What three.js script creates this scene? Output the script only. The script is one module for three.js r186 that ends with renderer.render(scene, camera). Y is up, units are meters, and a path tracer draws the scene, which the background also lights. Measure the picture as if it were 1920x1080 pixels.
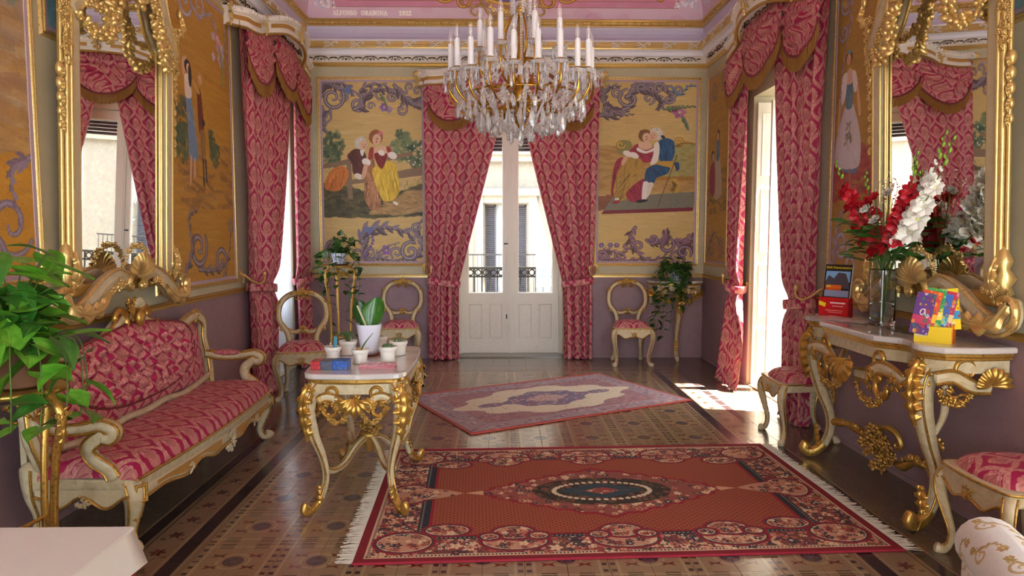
import * as THREE from 'three';
import { mergeGeometries } from 'three/addons/utils/BufferGeometryUtils.js';
import { RoundedBoxGeometry } from 'three/addons/geometries/RoundedBoxGeometry.js';
import { ImprovedNoise } from 'three/addons/math/ImprovedNoise.js';

// ------------------------------------------------------------------ camera, sky, sun, exposure
const scene = new THREE.Scene();
const camera = new THREE.PerspectiveCamera(2 * Math.atan(540 / 1290) * 180 / Math.PI, 16 / 9, 0.05, 200);
camera.position.set(0, 1.6, 0);
camera.rotation.set(-Math.atan(98 / 1290), -Math.atan(22.5 / 1290), 0, 'YXZ');
const renderer = new THREE.WebGLRenderer({ antialias: true });
renderer.toneMapping = THREE.LinearToneMapping;
renderer.toneMappingExposure = 1.62;
renderer.shadowMap.enabled = true;
scene.background = new THREE.Color().setRGB(0.80, 0.90, 1.0);
scene.backgroundIntensity = 8.5;
const sun = new THREE.DirectionalLight(0xfff0dc, 75);
sun.position.set(3.6, 9.3, -6.0);
sun.target.position.set(0, 0, -6.7);
sun.castShadow = true;
sun.shadow.mapSize.set(4096, 4096);
Object.assign(sun.shadow.camera, { left: -12, right: 12, top: 12, bottom: -12, near: 0.1, far: 60 });
scene.add(sun, sun.target);

// ------------------------------------------------------------------ helpers
const PI = Math.PI, V = (x, y, z) => new THREE.Vector3(x, y, z);
let seed_ = 7;
const rnd = () => { seed_ = (seed_ * 1664525 + 1013904223) >>> 0; return seed_ / 4294967296; };
const rr = (a, b) => a + (b - a) * rnd();
const noise = new ImprovedNoise();
const lerp = (a, b, t) => a + (b - a) * t, clamp = (x, a, b) => Math.min(b, Math.max(a, x));
const smooth = (t) => { t = clamp(t, 0, 1); return t * t * (3 - 2 * t); };
const used = new Map();
function numbered(n) { const k = used.get(n) || 0; used.set(n, k + 1); return k ? n + '_' + String(k).padStart(3, '0') : n; }
function clean(g) {
  g = g.index ? g.toNonIndexed() : g.clone();
  for (const k of Object.keys(g.attributes)) if (!['position', 'normal', 'uv'].includes(k)) g.deleteAttribute(k);
  if (!g.attributes.normal) g.computeVertexNormals();
  if (!g.attributes.uv) g.setAttribute('uv', new THREE.BufferAttribute(new Float32Array(g.attributes.position.count * 2), 2));
  g.clearGroups();
  return g;
}
const _m = new THREE.Matrix4(), _q = new THREE.Quaternion(), _e = new THREE.Euler();
function at(g, p = [0, 0, 0], r = [0, 0, 0], s = 1) {     // a moved copy
  g = clean(g);
  _m.compose(V(...p), _q.setFromEuler(_e.set(...r)), Array.isArray(s) ? V(...s) : V(s, s, s));
  return g.applyMatrix4(_m);
}
function flat(list) { return list.flat(Infinity).filter(Boolean); }
const merge = (...list) => { const l = flat(list); return l.length === 1 ? clean(l[0]) : mergeGeometries(l.map(clean)); };
const mirrorX = (g) => {
  g = clean(g).applyMatrix4(_m.makeScale(-1, 1, 1));
  for (const k of ['position', 'normal', 'uv']) {
    const a = g.attributes[k], n = a.itemSize, d = a.array;
    for (let i = 0; i < a.count; i += 3) for (let c = 0; c < n; c++) { const t = d[(i + 1) * n + c]; d[(i + 1) * n + c] = d[(i + 2) * n + c]; d[(i + 2) * n + c] = t; }
  }
  return g;
};
const both = (g) => [clean(g), mirrorX(g)];
function thing(name, label, category, pos = [0, 0, 0], ry = 0, group) {
  const o = new THREE.Group(); o.name = numbered(name); o.position.set(...pos); o.rotation.y = ry; scene.add(o);
  o.userData = { label, category }; if (group) o.userData.group = group;
  return o;
}
function part(name, geo, mat, parent, label) {
  const m = new THREE.Mesh(Array.isArray(geo) ? merge(geo) : geo, mat); m.name = name; parent.add(m);
  if (label) m.userData.label = label;
  return m;
}
function one(name, geo, mat, label, category, pos = [0, 0, 0], ry = 0, group) {
  const m = new THREE.Mesh(Array.isArray(geo) ? merge(geo) : geo, mat); m.name = numbered(name); scene.add(m);
  m.position.set(...pos); m.rotation.y = ry; m.userData = { label, category }; if (group) m.userData.group = group;
  return m;
}
function struct(name, geo, mat, label) {
  const m = new THREE.Mesh(Array.isArray(geo) ? merge(geo) : geo, mat); m.name = numbered(name); scene.add(m);
  m.userData = { kind: 'structure', label, category: name.split('_')[0] };
  return m;
}
function copyOf(o, pos, ry, label) {
  const c = o.clone(); c.name = numbered(o.name.replace(/_\d\d\d$/, '')); c.position.set(...pos); c.rotation.y = ry; c.userData = { ...o.userData }; if (label) c.userData.label = label;
  scene.add(c); return c;
}
const box = (x0, x1, y0, y1, z0, z1) => new THREE.BoxGeometry(Math.abs(x1 - x0), Math.abs(y1 - y0), Math.abs(z1 - z0)).translate((x0 + x1) / 2, (y0 + y1) / 2, (z0 + z1) / 2);
const rbox = (w, h, d, r = 0.01, s = 2) => new RoundedBoxGeometry(w, h, d, s, r);
const ball = (r, p = [0, 0, 0], s = 1, n = 8) => at(new THREE.SphereGeometry(r, n, Math.max(4, n - 2)), p, [0, 0, 0], s);
const lathe = (pts, seg = 16) => new THREE.LatheGeometry(pts.map((p) => new THREE.Vector2(p[0], p[1])), seg);
// grid surface: f(u, v) -> [x, y, z], uv in metres by fuv
function grid(nu, nv, f, fuv) {
  const pos = [], uv = [], idx = [];
  for (let j = 0; j <= nv; j++) for (let i = 0; i <= nu; i++) { const u = i / nu, v = j / nv; pos.push(...f(u, v)); uv.push(...(fuv ? fuv(u, v) : [u, v])); }
  for (let j = 0; j < nv; j++) for (let i = 0; i < nu; i++) { const a = j * (nu + 1) + i, b = a + 1, c = a + nu + 1, d = c + 1; idx.push(a, b, d, a, d, c); }
  const g = new THREE.BufferGeometry(); g.setAttribute('position', new THREE.Float32BufferAttribute(pos, 3)); g.setAttribute('uv', new THREE.Float32BufferAttribute(uv, 2)); g.setIndex(idx); g.computeVertexNormals();
  return g;
}
// tapered limb along a smooth path; up = facing direction; rad(t) -> radius or [along up, across]
function samples(pts, n, closed = false) {
  const c = new THREE.CatmullRomCurve3(pts.map((p) => V(...p)), closed, 'centripetal');
  const P = c.getSpacedPoints(n); return P;
}
function frames(P, up) {
  const U = V(...up).normalize(), out = [];
  for (let i = 0; i < P.length; i++) {
    const t = V().subVectors(P[Math.min(i + 1, P.length - 1)], P[Math.max(i - 1, 0)]).normalize();
    let s = V().crossVectors(t, U); if (s.lengthSq() < 1e-4) s = out.length ? out[out.length - 1].s.clone() : V(1, 0, 0); s.normalize();
    out.push({ p: P[i], t, s, n: V().crossVectors(s, t).normalize() });
  }
  return out;
}
function sweep(pts, rad, { up = [0, 0, 1], n = 20, k = 8, closed = false, sq = 1 } = {}) {
  const F = frames(samples(pts, n, closed), up), L = []; let acc = 0;
  F.forEach((f, i) => { if (i) acc += f.p.distanceTo(F[i - 1].p); L.push(acc); });
  const R = (t) => { const r = typeof rad === 'function' ? rad(t) : rad; return Array.isArray(r) ? r : [r, r]; };
  const g = grid(k, n, (u, v) => {
    const f = F[Math.round(v * n)], [a, b] = R(v), th = -u * 2 * PI; let c = Math.cos(th), s = Math.sin(th);
    if (sq < 1) { c = Math.sign(c) * Math.abs(c) ** sq; s = Math.sign(s) * Math.abs(s) ** sq; }
    return [f.p.x + f.n.x * a * c + f.s.x * b * s, f.p.y + f.n.y * a * c + f.s.y * b * s, f.p.z + f.n.z * a * c + f.s.z * b * s];
  }, (u, v) => [u * 2 * PI * R(v)[0], L[Math.round(v * n)]]);
  if (closed) return clean(g);
  const caps = [];
  for (const [i, sgn] of [[0, -1], [n, 1]]) {
    const f = F[i], [a, b] = R(i / n); if (Math.max(a, b) < 0.0015) continue;
    caps.push(grid(k, 2, (u, v) => {
      const th = -u * 2 * PI; let c = Math.cos(th), s = Math.sin(th); if (sq < 1) { c = Math.sign(c) * Math.abs(c) ** sq; s = Math.sign(s) * Math.abs(s) ** sq; }
      const q = Math.cos(v * PI / 2), h = Math.sin(v * PI / 2) * Math.min(a, b) * 0.7 * sgn;
      return [f.p.x + (f.n.x * a * c + f.s.x * b * s) * q + f.t.x * h, f.p.y + (f.n.y * a * c + f.s.y * b * s) * q + f.t.y * h, f.p.z + (f.n.z * a * c + f.s.z * b * s) * q + f.t.z * h];
    }));
  }
  return merge(g, ...caps);
}
// gilt lines that run along both edges of a limb
function edges(pts, rad, r, { up = [0, 0, 1], n = 20, closed = false, k = 5, sides = [-1, 1], lift = 0.55, out = 0.92 } = {}) {
  const F = frames(samples(pts, n, closed), up), R = (t) => { const q = typeof rad === 'function' ? rad(t) : rad; return Array.isArray(q) ? q : [q, q]; };
  return sides.map((s) => sweep(F.map((f, i) => { const [a, b] = R(i / n); const p = f.p.clone().addScaledVector(f.s, s * b * out).addScaledVector(f.n, a * lift); return [p.x, p.y, p.z]; }), r, { up, n, k, closed }));
}
const spiral = (cx, cy, r0, r1, a0, a1, n = 10, z = 0) => Array.from({ length: n + 1 }, (_, i) => { const t = i / n, r = lerp(r0, r1, t), a = lerp(a0, a1, t); return [cx + r * Math.cos(a), cy + r * Math.sin(a), z]; });
// scallop shell, fan opening upward (+y) in the xy plane, bulging to +z
function shell(R, ribs = 9, span = 2.2, depth = 0.35) {
  return grid(ribs * 4, 8, (u, v) => {
    const a = (u - 0.5) * 2 * span, rib = Math.cos(u * ribs * 2 * PI), r = R * v * (1 + 0.06 * -rib) * (1 - 0.12 * Math.abs(u - 0.5));
    return [Math.sin(a) * r, Math.cos(a) * r, R * depth * (Math.sin(v * PI * 0.75) + 0.15) - rib * 0.05 * R * v * 1.4];
  });
}
// acanthus leaf along a path, lobed edge, cupped
function leafAlong(pts, w, { up = [0, 0, 1], lobes = 4, cup = 0.35, n = 32, thick = 0.25 } = {}) {
  const F = frames(samples(pts, n), up);
  return grid(12, n, (u, v) => {
    const f = F[Math.round(v * n)], s = (u - 0.5) * 2, wid = w * Math.sin(PI * Math.min(1, v * 0.92 + 0.1)) ** 0.7 * (0.92 + 0.4 * Math.sin(v * lobes * 2 * PI));
    const h = w * (cup * (1 - s * s) + thick * (1 - Math.abs(s)) * 0.6 + 0.11 * Math.cos(s * 3 * PI) + 0.12 * Math.sin(v * lobes * 2 * PI) * Math.abs(s));
    return [f.p.x + f.s.x * s * wid + f.n.x * h, f.p.y + f.s.y * s * wid + f.n.y * h, f.p.z + f.s.z * s * wid + f.n.z * h];
  });
}
const petalBase = new THREE.SphereGeometry(1, 6, 4);
function rosette(r, p, face = [0, 0, 0], petals = 5) {
  const L = [at(petalBase, [0, 0, r * 0.3], [0, 0, 0], r * 0.34)];
  for (let i = 0; i < petals; i++) { const a = i / petals * 2 * PI + r * 40; L.push(at(petalBase, [Math.cos(a) * r * 0.6, Math.sin(a) * r * 0.6, 0], [0, 0, a], [r * 0.48, r * 0.38, r * 0.26])); }
  return at(merge(L), p, face);
}
// a garland of blossoms and leaves along a path
function garland(pts, r, count, face = [0, 0, 0]) {
  const P = samples(pts, count - 1);
  return merge(P.map((p, i) => {
    const k = r * (0.75 + 0.5 * Math.sin(PI * i / (count - 1))), j = [p.x + rr(-0.3, 0.3) * r, p.y + rr(-0.3, 0.3) * r, p.z + rr(0, 0.4) * r];
    return rnd() < 0.6 ? rosette(k, j, [face[0] + rr(-0.4, 0.4), face[1] + rr(-0.4, 0.4), rr(0, 6)]) : [at(petalBase, j, [rr(0, 3), rr(0, 3), rr(0, 3)], [k * 0.9, k * 0.45, k * 0.35]), at(petalBase, [j[0] + k * 0.5, j[1] - k * 0.4, j[2]], [rr(0, 3), rr(0, 3), rr(0, 3)], [k * 0.7, k * 0.4, k * 0.3])];
  }));
}
// encrusted carving: leaves and blossoms scattered round a spot
function cluster(r, count, p = [0, 0, 0], k = 0.35) {
  const L = [];
  for (let i = 0; i < count; i++) {
    const a = rr(0, 6.28), d = Math.sqrt(rnd()) * r, q = [p[0] + Math.cos(a) * d, p[1] + Math.sin(a) * d, p[2] + (1 - d / r) * r * 0.4];
    L.push(rnd() < 0.4 ? rosette(r * k, q, [rr(-0.5, 0.5), rr(-0.5, 0.5), a]) : at(petalBase, q, [0, rr(-0.6, 0.6), a + rr(-0.5, 0.5)], [r * k * 1.3, r * k * 0.5, r * k * 0.45]));
  }
  return merge(L);
}
// C scroll: an arc that ends in two volutes, in the xy plane
function cscroll(r, w, { a0 = -2.2, a1 = 2.2, up = [0, 0, 1], depth = 1 } = {}) {
  const mid = spiral(0, 0, r, r, a0, a1, 12), end = (a, s) => spiral(Math.cos(a) * r * 0.72, Math.sin(a) * r * 0.72, r * 0.28, r * 0.1, a, a + s * 5.2, 10);
  const pts = [...end(a0, -1).reverse(), ...mid.slice(1, -1), ...end(a1, 1)];
  return sweep(pts, (t) => { const k = Math.sin(PI * t); return [w * depth * (0.5 + 0.5 * k), w * (0.45 + 0.55 * k)]; }, { n: 44, k: 6, up });
}
function mouldRect(w, h, profile, inward = false) {       // mitred frame round a w x h rectangle, profile [[outward, forward], ...]
  const pos = [], uv = [], C = [[-1, -1], [1, -1], [1, 1], [-1, 1]];
  for (let c = 0; c < 4; c++) for (let j = 0; j < profile.length - 1; j++) {
    const q = [[c, j], [(c + 1) % 4, j], [(c + 1) % 4, j + 1], [c, j + 1]].map(([ci, ji]) => { const [o, d] = profile[ji]; return [C[ci][0] * (w / 2 + o), C[ci][1] * (h / 2 + o), d]; });
    for (const i of [0, 2, 1, 0, 3, 2]) { pos.push(...q[i]); uv.push(q[i][0] + q[i][2], q[i][1]); }
  }
  const g = new THREE.BufferGeometry(); g.setAttribute('position', new THREE.Float32BufferAttribute(pos, 3)); g.setAttribute('uv', new THREE.Float32BufferAttribute(uv, 2)); g.computeVertexNormals(); return g;
}
const circleProfile = (o, d, r, n = 6) => Array.from({ length: n + 1 }, (_, i) => { const a = PI * i / n; return [o + r * Math.cos(a), d + r * Math.sin(a)]; });
function slab(outline, t, bevel = 0.006) {     // flat outline in x,z extruded downward from y = 0
  const s = new THREE.Shape(outline.map(([x, z]) => new THREE.Vector2(x, -z)));
  const g = new THREE.ExtrudeGeometry(s, { depth: t - 2 * bevel, bevelEnabled: true, bevelThickness: bevel, bevelSize: bevel, bevelOffset: -bevel, bevelSegments: 2, curveSegments: 6 });
  return g.rotateX(-PI / 2).translate(0, -t + bevel, 0);
}

// ------------------------------------------------------------------ textures
function tex(w, h, draw, { srgb = true, rep } = {}) {
  const c = document.createElement('canvas'); c.width = w; c.height = h; const x = c.getContext('2d'); draw(x, w, h);
  const t = new THREE.CanvasTexture(c); if (srgb) t.colorSpace = THREE.SRGBColorSpace; t.wrapS = t.wrapT = THREE.RepeatWrapping; t.magFilter = THREE.LinearFilter;
  if (rep) t.repeat.set(...rep); return t;
}
const rgba = (c, a) => `rgba(${c[0] | 0},${c[1] | 0},${c[2] | 0},${a})`;
function dabs(x, w, h, n, cols, a0, a1, s0, s1, stretch = 1) {
  for (let i = 0; i < n; i++) { const c = cols[Math.floor(rnd() * cols.length)], s = rr(s0, s1); x.fillStyle = rgba(c, rr(a0, a1)); x.beginPath(); x.ellipse(rr(0, w), rr(0, h), s * stretch, s, 0, 0, 7); x.fill(); }
}
const fleck = (base, n = 900, v = 14) => tex(256, 256, (x, w, h) => { x.fillStyle = rgba(base, 1); x.fillRect(0, 0, w, h); dabs(x, w, h, n, [base.map((c) => c + v), base.map((c) => c - v)], 0.06, 0.2, 1, 14, 1.3); });
const clothBump = tex(128, 128, (x, w, h) => { x.fillStyle = '#808080'; x.fillRect(0, 0, w, h); for (let i = 0; i < w; i += 2) { x.fillStyle = i % 4 ? '#9a9a9a' : '#6a6a6a'; x.fillRect(i, 0, 1, h); x.fillRect(0, i, w, 1); } }, { srgb: false, rep: [40, 40] });
// damask: pointed crimson arches round rosy palmettes, one motif in the middle and one at the corners
const damaskTex = tex(256, 320, (x, w, h) => {
  x.fillStyle = '#a20e4a'; x.fillRect(0, 0, w, h);
  const tan = ['#c4827a', '#d0958a', '#b8746e'];
  const motif = (cx, cy) => {
    x.save(); x.translate(cx, cy);
    x.strokeStyle = tan[0]; x.lineWidth = 20; x.beginPath(); x.moveTo(0, -160); for (const s of [1, -1]) { x.moveTo(0, -160); x.bezierCurveTo(s * 20, -112, s * 122, -72, s * 122, 0); x.bezierCurveTo(s * 122, 72, s * 20, 112, 0, 160); } x.stroke();
    const C = new THREE.CubicBezierCurve(new THREE.Vector2(0, -160), new THREE.Vector2(20, -112), new THREE.Vector2(122, -72), new THREE.Vector2(122, 0));
    for (let i = 0; i <= 14; i++) { const p = C.getPoint(i / 14); for (const sx of [1, -1]) for (const sy of [1, -1]) { x.fillStyle = tan[i % 3]; x.beginPath(); x.ellipse(sx * (p.x - 7), sy * p.y, 9, 9, 0, 0, 7); x.fill(); } }
    for (const [px, py, r] of [[0, -52, 15], [-20, -38, 16], [20, -38, 16], [-38, -12, 19], [38, -12, 19], [0, -12, 34], [-46, 20, 17], [46, 20, 17], [0, 26, 40], [-38, 48, 15], [38, 48, 15], [-20, 68, 16], [20, 68, 16], [0, 88, 15], [0, 112, 12], [-14, 102, 9], [14, 102, 9]]) { x.fillStyle = tan[Math.abs(px + py) % 3]; x.beginPath(); x.ellipse(px, py, r, r, 0, 0, 7); x.fill(); }
    x.strokeStyle = 'rgba(130,24,60,0.65)'; x.lineWidth = 3.5;
    for (const s of [-1, 1]) { x.beginPath(); x.moveTo(0, 80); x.bezierCurveTo(s * 10, 40, s * 34, 34, s * 40, 6); x.stroke(); x.beginPath(); x.moveTo(0, 60); x.bezierCurveTo(s * 6, 24, s * 16, 0, s * 16, -30); x.stroke(); x.beginPath(); x.moveTo(0, 96); x.bezierCurveTo(s * 14, 74, s * 30, 70, s * 40, 44); x.stroke(); }
    x.restore();
  };
  motif(w / 2, h / 2); for (const cx of [0, w]) for (const cy of [0, h]) motif(cx, cy);
  dabs(x, w, h, 900, [[110, 30, 50], [210, 140, 128], [150, 50, 70]], 0.08, 0.25, 0.7, 2);
});
damaskTex.repeat.set(1 / 0.207, 1 / 0.26);

// ------------------------------------------------------------------ materials
const std = (o) => new THREE.MeshStandardMaterial({ side: THREE.DoubleSide, ...o }), phys = (o) => new THREE.MeshPhysicalMaterial({ side: THREE.DoubleSide, ...o });
const giltTex = tex(256, 256, (x, w, h) => { x.fillStyle = '#dcbf7c'; x.fillRect(0, 0, w, h); dabs(x, w, h, 500, [[246, 218, 150], [190, 148, 72], [150, 108, 44], [232, 196, 110]], 0.12, 0.4, 1, 9); }, { rep: [5, 5] });
const M = {
  gilt: std({ map: giltTex, metalness: 0.62, roughness: 0.3 }),
  giltDeep: std({ map: tex(256, 256, (x, w, h) => { x.fillStyle = '#c49c4e'; x.fillRect(0, 0, w, h); dabs(x, w, h, 500, [[220, 176, 84], [146, 102, 38], [112, 76, 28], [200, 156, 70]], 0.12, 0.4, 1, 9); }, { rep: [5, 5] }), metalness: 0.72, roughness: 0.28 }),
  giltMatt: std({ color: '#b8924a', metalness: 0.6, roughness: 0.42 }),
  cream: std({ map: tex(256, 256, (x, w, h) => { x.fillStyle = '#c6b896'; x.fillRect(0, 0, w, h); dabs(x, w, h, 300, [[216, 202, 166], [180, 158, 114], [156, 134, 90]], 0.08, 0.25, 2, 14); }, { rep: [3, 3] }), roughness: 0.38 }),
  white: std({ color: '#e9e6df', roughness: 0.5 }),
  doorPaint: std({ map: tex(256, 512, (x, w, h) => { x.fillStyle = '#e6e2d6'; x.fillRect(0, 0, w, h); dabs(x, w, h, 120, [[214, 206, 190], [238, 236, 228], [196, 184, 160]], 0.06, 0.2, 3, 22); dabs(x, w, h, 40, [[140, 124, 96]], 0.1, 0.35, 0.6, 2.2, 0.6); }), roughness: 0.42 }),
  damask: phys({ map: damaskTex, roughness: 0.62, sheen: 0.5, sheenColor: new THREE.Color(0.7, 0.3, 0.32), sheenRoughness: 0.5, bumpMap: clothBump, bumpScale: 0.0004 }),
  fringe: std({ color: '#94682c', roughness: 0.8 }),
  cord: std({ color: '#7a2f34', roughness: 0.8 }),
  glass: phys({ color: '#ffffff', transmission: 1, roughness: 0.0, thickness: 0, ior: 1.5 }),
  frost: phys({ color: '#fafaff', transmission: 0.5, roughness: 0.12, thickness: 0 }),
  crystal: phys({ color: '#f6f6fa', transmission: 0.82, roughness: 0.04, thickness: 0.02, ior: 1.5 }),
  mirror: std({ color: '#f2f2ee', metalness: 1, roughness: 0.015 }),
  iron: std({ color: '#1d1d20', metalness: 0.4, roughness: 0.55 }),
  brass: std({ color: '#caa040', metalness: 1, roughness: 0.25 }),
  pot: phys({ color: '#e9e6dd', roughness: 0.3, clearcoat: 0.4 }),
  soil: std({ color: '#3b2c22', roughness: 1 }),
  marble: phys({ map: tex(512, 512, (x, w, h) => {
    x.fillStyle = '#c9c4bd'; x.fillRect(0, 0, w, h); dabs(x, w, h, 260, [[222, 218, 212], [176, 170, 164], [190, 184, 180]], 0.05, 0.2, 6, 60, 1.6);
    for (let i = 0; i < 26; i++) { x.strokeStyle = `rgba(120,114,112,${rr(0.1, 0.35)})`; x.lineWidth = rr(0.6, 2.4); x.beginPath(); let px = rr(0, w), py = rr(0, h); x.moveTo(px, py); for (let k = 0; k < 9; k++) { px += rr(-30, 60); py += rr(-26, 40); x.lineTo(px, py); } x.stroke(); }
  }), roughness: 0.16, clearcoat: 0.5, clearcoatRoughness: 0.06 }),
};
// ------------------------------------------------------------------ room shell
const XL = -2.5, XR = 2.66, ZB = -8.95, ZF = 2.6, HC = 4.45, TH = 0.42;
const wallTex = fleck([190, 182, 152], 700, 9); wallTex.repeat.set(0.8, 0.8);
const dadoTex = fleck([150, 122, 128], 900, 8); dadoTex.repeat.set(0.9, 0.9);
M.wall = std({ map: wallTex, roughness: 0.75 });
M.dado = std({ map: dadoTex, roughness: 0.6 });
// wall along local x from a to b with openings [x0, x1, y0, y1]; thickness behind the face (local -z)
function wallGeo(a, b, h, holes) {
  const s = new THREE.Shape([[a, -0.2], [b, -0.2], [b, h], [a, h]].map((p) => new THREE.Vector2(...p)));
  for (const [x0, x1, y0, y1] of holes) s.holes.push(new THREE.Path([[x0, y0], [x0, y1], [x1, y1], [x1, y0]].map((p) => new THREE.Vector2(...p))));
  return new THREE.ExtrudeGeometry(s, { depth: TH, bevelEnabled: false }).translate(0, 0, -TH);
}
const WALLH = 5.6, DADO = 1.06;
const BACK_HOLE = [-0.56, 0.84, 0.0, 3.15];           // world x
// local frames: back wall x = world x, faces +z;  left wall x = -z (faces +x);  right wall x = z (faces -x)
const sides = {
  back: { o: [0, 0, ZB], ry: 0, a: XL - TH, b: XR + TH, holes: [BACK_HOLE] },
  left: { o: [XL, 0, 0], ry: PI / 2, a: -ZF, b: -ZB, holes: [[7.15, 8.35, 0, 3.15]] },
  right: { o: [XR, 0, 0], ry: -PI / 2, a: ZB, b: ZF, holes: [[-7.28, -6.02, 0.0, 3.05], [-2.0, -0.7, 0, 3.05], [0.3, 1.6, 0, 3.05]] },
  front: { o: [0, 0, ZF], ry: PI, a: -(XR + TH), b: -(XL - TH), holes: [[-2.4, -1.1, 1.0, 3.65], [1.0, 2.3, 1.0, 3.65]] },
};
const WL = { back: 'olive-beige back wall with a balcony door in its middle', left: 'olive-beige wall behind the sofa', right: 'olive-beige wall behind the long console table', front: 'plain wall behind the viewer' };
for (const [k, s] of Object.entries(sides)) {
  const w = struct('wall_' + k, wallGeo(s.a, s.b, WALLH, s.holes.map(([x0, x1, y0, y1]) => [x0, x1, -0.19 + y0 * 0 + 0.19, y1])), M.wall, WL[k]);
  w.position.set(...s.o); w.rotation.y = s.ry;
  // mauve dado boards between the openings, gilt rail on top
  let x = k === 'back' || k === 'front' ? s.a + TH : s.a; const end = k === 'back' || k === 'front' ? s.b - TH : s.b, runs = [];
  for (const [h0, h1] of [...s.holes].sort((p, q) => p[0] - q[0])) { runs.push([x, h0 - 0.02]); x = h1 + 0.02; } runs.push([x, end]);
  for (const [p, q] of runs) {
    const g = box(p, q, 0, DADO, 0.0005, 0.006); const d = part('dado', g, M.dado, w);
    const uv = d.geometry.attributes.uv, ps = d.geometry.attributes.position; for (let i = 0; i < uv.count; i++) uv.setXY(i, ps.getX(i), ps.getY(i));
    part('dado_rail', merge(box(p, q, DADO, DADO + 0.035, 0, 0.02), at(new THREE.CylinderGeometry(0.012, 0.012, q - p, 8), [(p + q) / 2, DADO + 0.034, 0.018], [0, 0, PI / 2])), k === 'back' ? M.gilt : M.giltMatt, w);
    part('skirting', box(p, q, 0, 0.035, 0.006, 0.016), M.dado, w);
  }
}

// ------------------------------------------------------------------ tiled floor
const T = 0.205, TX = 0.118, TZ = -5.146;
const tileBase = '#9c8768';
const grain = (x, w, h) => { dabs(x, w, h, 420, [[150, 132, 100], [90, 74, 54], [120, 100, 76]], 0.05, 0.16, 1, 10); dabs(x, w, h, 500, [[50, 40, 32], [160, 144, 112]], 0.05, 0.2, 0.5, 1.3); };
// four tiles to a repeat: violet oval in the middle, red butterflies, dashes and dark squares
const fieldTex = tex(512, 512, (x, w, h) => {
  x.fillStyle = '#8a7056'; x.fillRect(0, 0, w, h);
  x.fillStyle = 'rgba(160,142,108,0.55)'; for (const p of [0, 0.335, 0.665]) { x.fillRect(0, 0, 0, 0); } 
  for (const p of [0.11, 0.89]) { x.fillRect(p * w - 9, 0, 18, h); x.fillRect(0, p * h - 9, w, 18); }
  x.strokeStyle = 'rgba(160,142,108,0.55)'; x.lineWidth = 16; x.beginPath(); x.ellipse(w / 2, h / 2, 96, 96, 0, 0, 7); x.stroke();
  x.fillStyle = '#4c3c46'; x.beginPath(); x.ellipse(w / 2, h / 2, 62, 62, 0, 0, 7); x.fill();
  x.strokeStyle = '#33282e'; x.lineWidth = 5; x.beginPath(); x.ellipse(w / 2, h / 2, 60, 60, 0, 0, 7); x.stroke(); x.strokeStyle = '#776a60'; x.lineWidth = 3; for (let i = 0; i < 8; i++) { const a = i * PI / 4; x.beginPath(); x.moveTo(w / 2, h / 2); x.lineTo(w / 2 + 46 * Math.cos(a), h / 2 + 46 * Math.sin(a)); x.stroke(); }
  const fly = (cx, cy, s, rot) => { x.save(); x.translate(cx, cy); x.rotate(rot); x.fillStyle = '#6a241a'; for (const q of [-1, 1]) { x.beginPath(); x.moveTo(0, -6); x.lineTo(q * s, -s * 0.62); x.lineTo(q * s * 0.62, 0); x.lineTo(q * s, s * 0.62); x.lineTo(0, 6); x.fill(); } x.restore(); };
  for (const sx of [-1, 1]) for (const sy of [-1, 1]) fly(w / 2 + sx * 112, h / 2 + sy * 74, 44, 0);
  x.fillStyle = '#453426';
  for (const sx of [-1, 1]) { for (const k of [-1, 0, 1]) { x.fillRect(w / 2 + sx * 112 - 46, (sx * 0) + h * 0.0 + 14 + (k + 1) * 26, 92, 11); x.fillRect(w / 2 + sx * 112 - 46, h - 25 - (k + 1) * 26, 92, 11); } }
  x.fillStyle = '#3c2c32'; for (const cx of [26, w - 26]) for (const cy of [0.2, 0.36, 0.64, 0.8]) x.fillRect(cx - 15, cy * h - 15, 30, 30);
  x.fillStyle = '#453426'; for (const cx of [26, w - 26]) for (const cy of [0.04, 0.5, 0.96]) x.fillRect(cx - 20, cy * h - 8, 40, 16);
  grain(x, w, h);
});
// border strip, two tiles wide: u = 0 inside, u = 1 outside
const borderTex = tex(512, 512, (x, w, h) => {
  x.fillStyle = '#806850'; x.fillRect(0, 0, w, h);
  x.fillStyle = '#32272a'; x.fillRect(w * 0.1, 0, w * 0.19, h); x.fillStyle = 'rgba(160,142,108,0.5)'; x.fillRect(w * 0.315, 0, 10, h); x.fillRect(w * 0.06, 0, 10, h);
  for (let i = 0; i < 2; i++) { x.fillStyle = '#50201a'; const cx = w * 0.52, cy = h * (0.25 + 0.5 * i); for (let k = 0; k < 6; k++) { const a = k * PI / 3; x.beginPath(); x.ellipse(cx + 26 * Math.cos(a), cy + 26 * Math.sin(a), 27, 11, a, 0, 7); x.fill(); } x.fillStyle = '#453426'; x.fillRect(w * 0.36, cy + 58, 36, 12); x.fillRect(w * 0.6, cy + 58, 36, 12); }
  x.fillStyle = '#53443c'; x.fillRect(w * 0.72, 0, 12, h); x.fillStyle = '#2d2426'; x.fillRect(w * 0.79, 0, w * 0.17, h);
  grain(x, w, h);
});
const plainTex = tex(256, 256, (x, w, h) => { x.fillStyle = '#5f5342'; x.fillRect(0, 0, w, h); grain(x, w, h); });
const gloss = { roughness: 0.22, clearcoat: 0.35, clearcoatRoughness: 0.12 };
const tileMats = [phys({ map: fieldTex, ...gloss }), phys({ map: borderTex, ...gloss }), phys({ map: plainTex, ...gloss })];
const floor = struct('floor', box(XL - TH, XR + TH, -0.2, -0.006, ZB - TH, ZF + TH), std({ color: '#4a4034', roughness: 0.9 }), 'glossy patterned cement tile floor');
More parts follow.
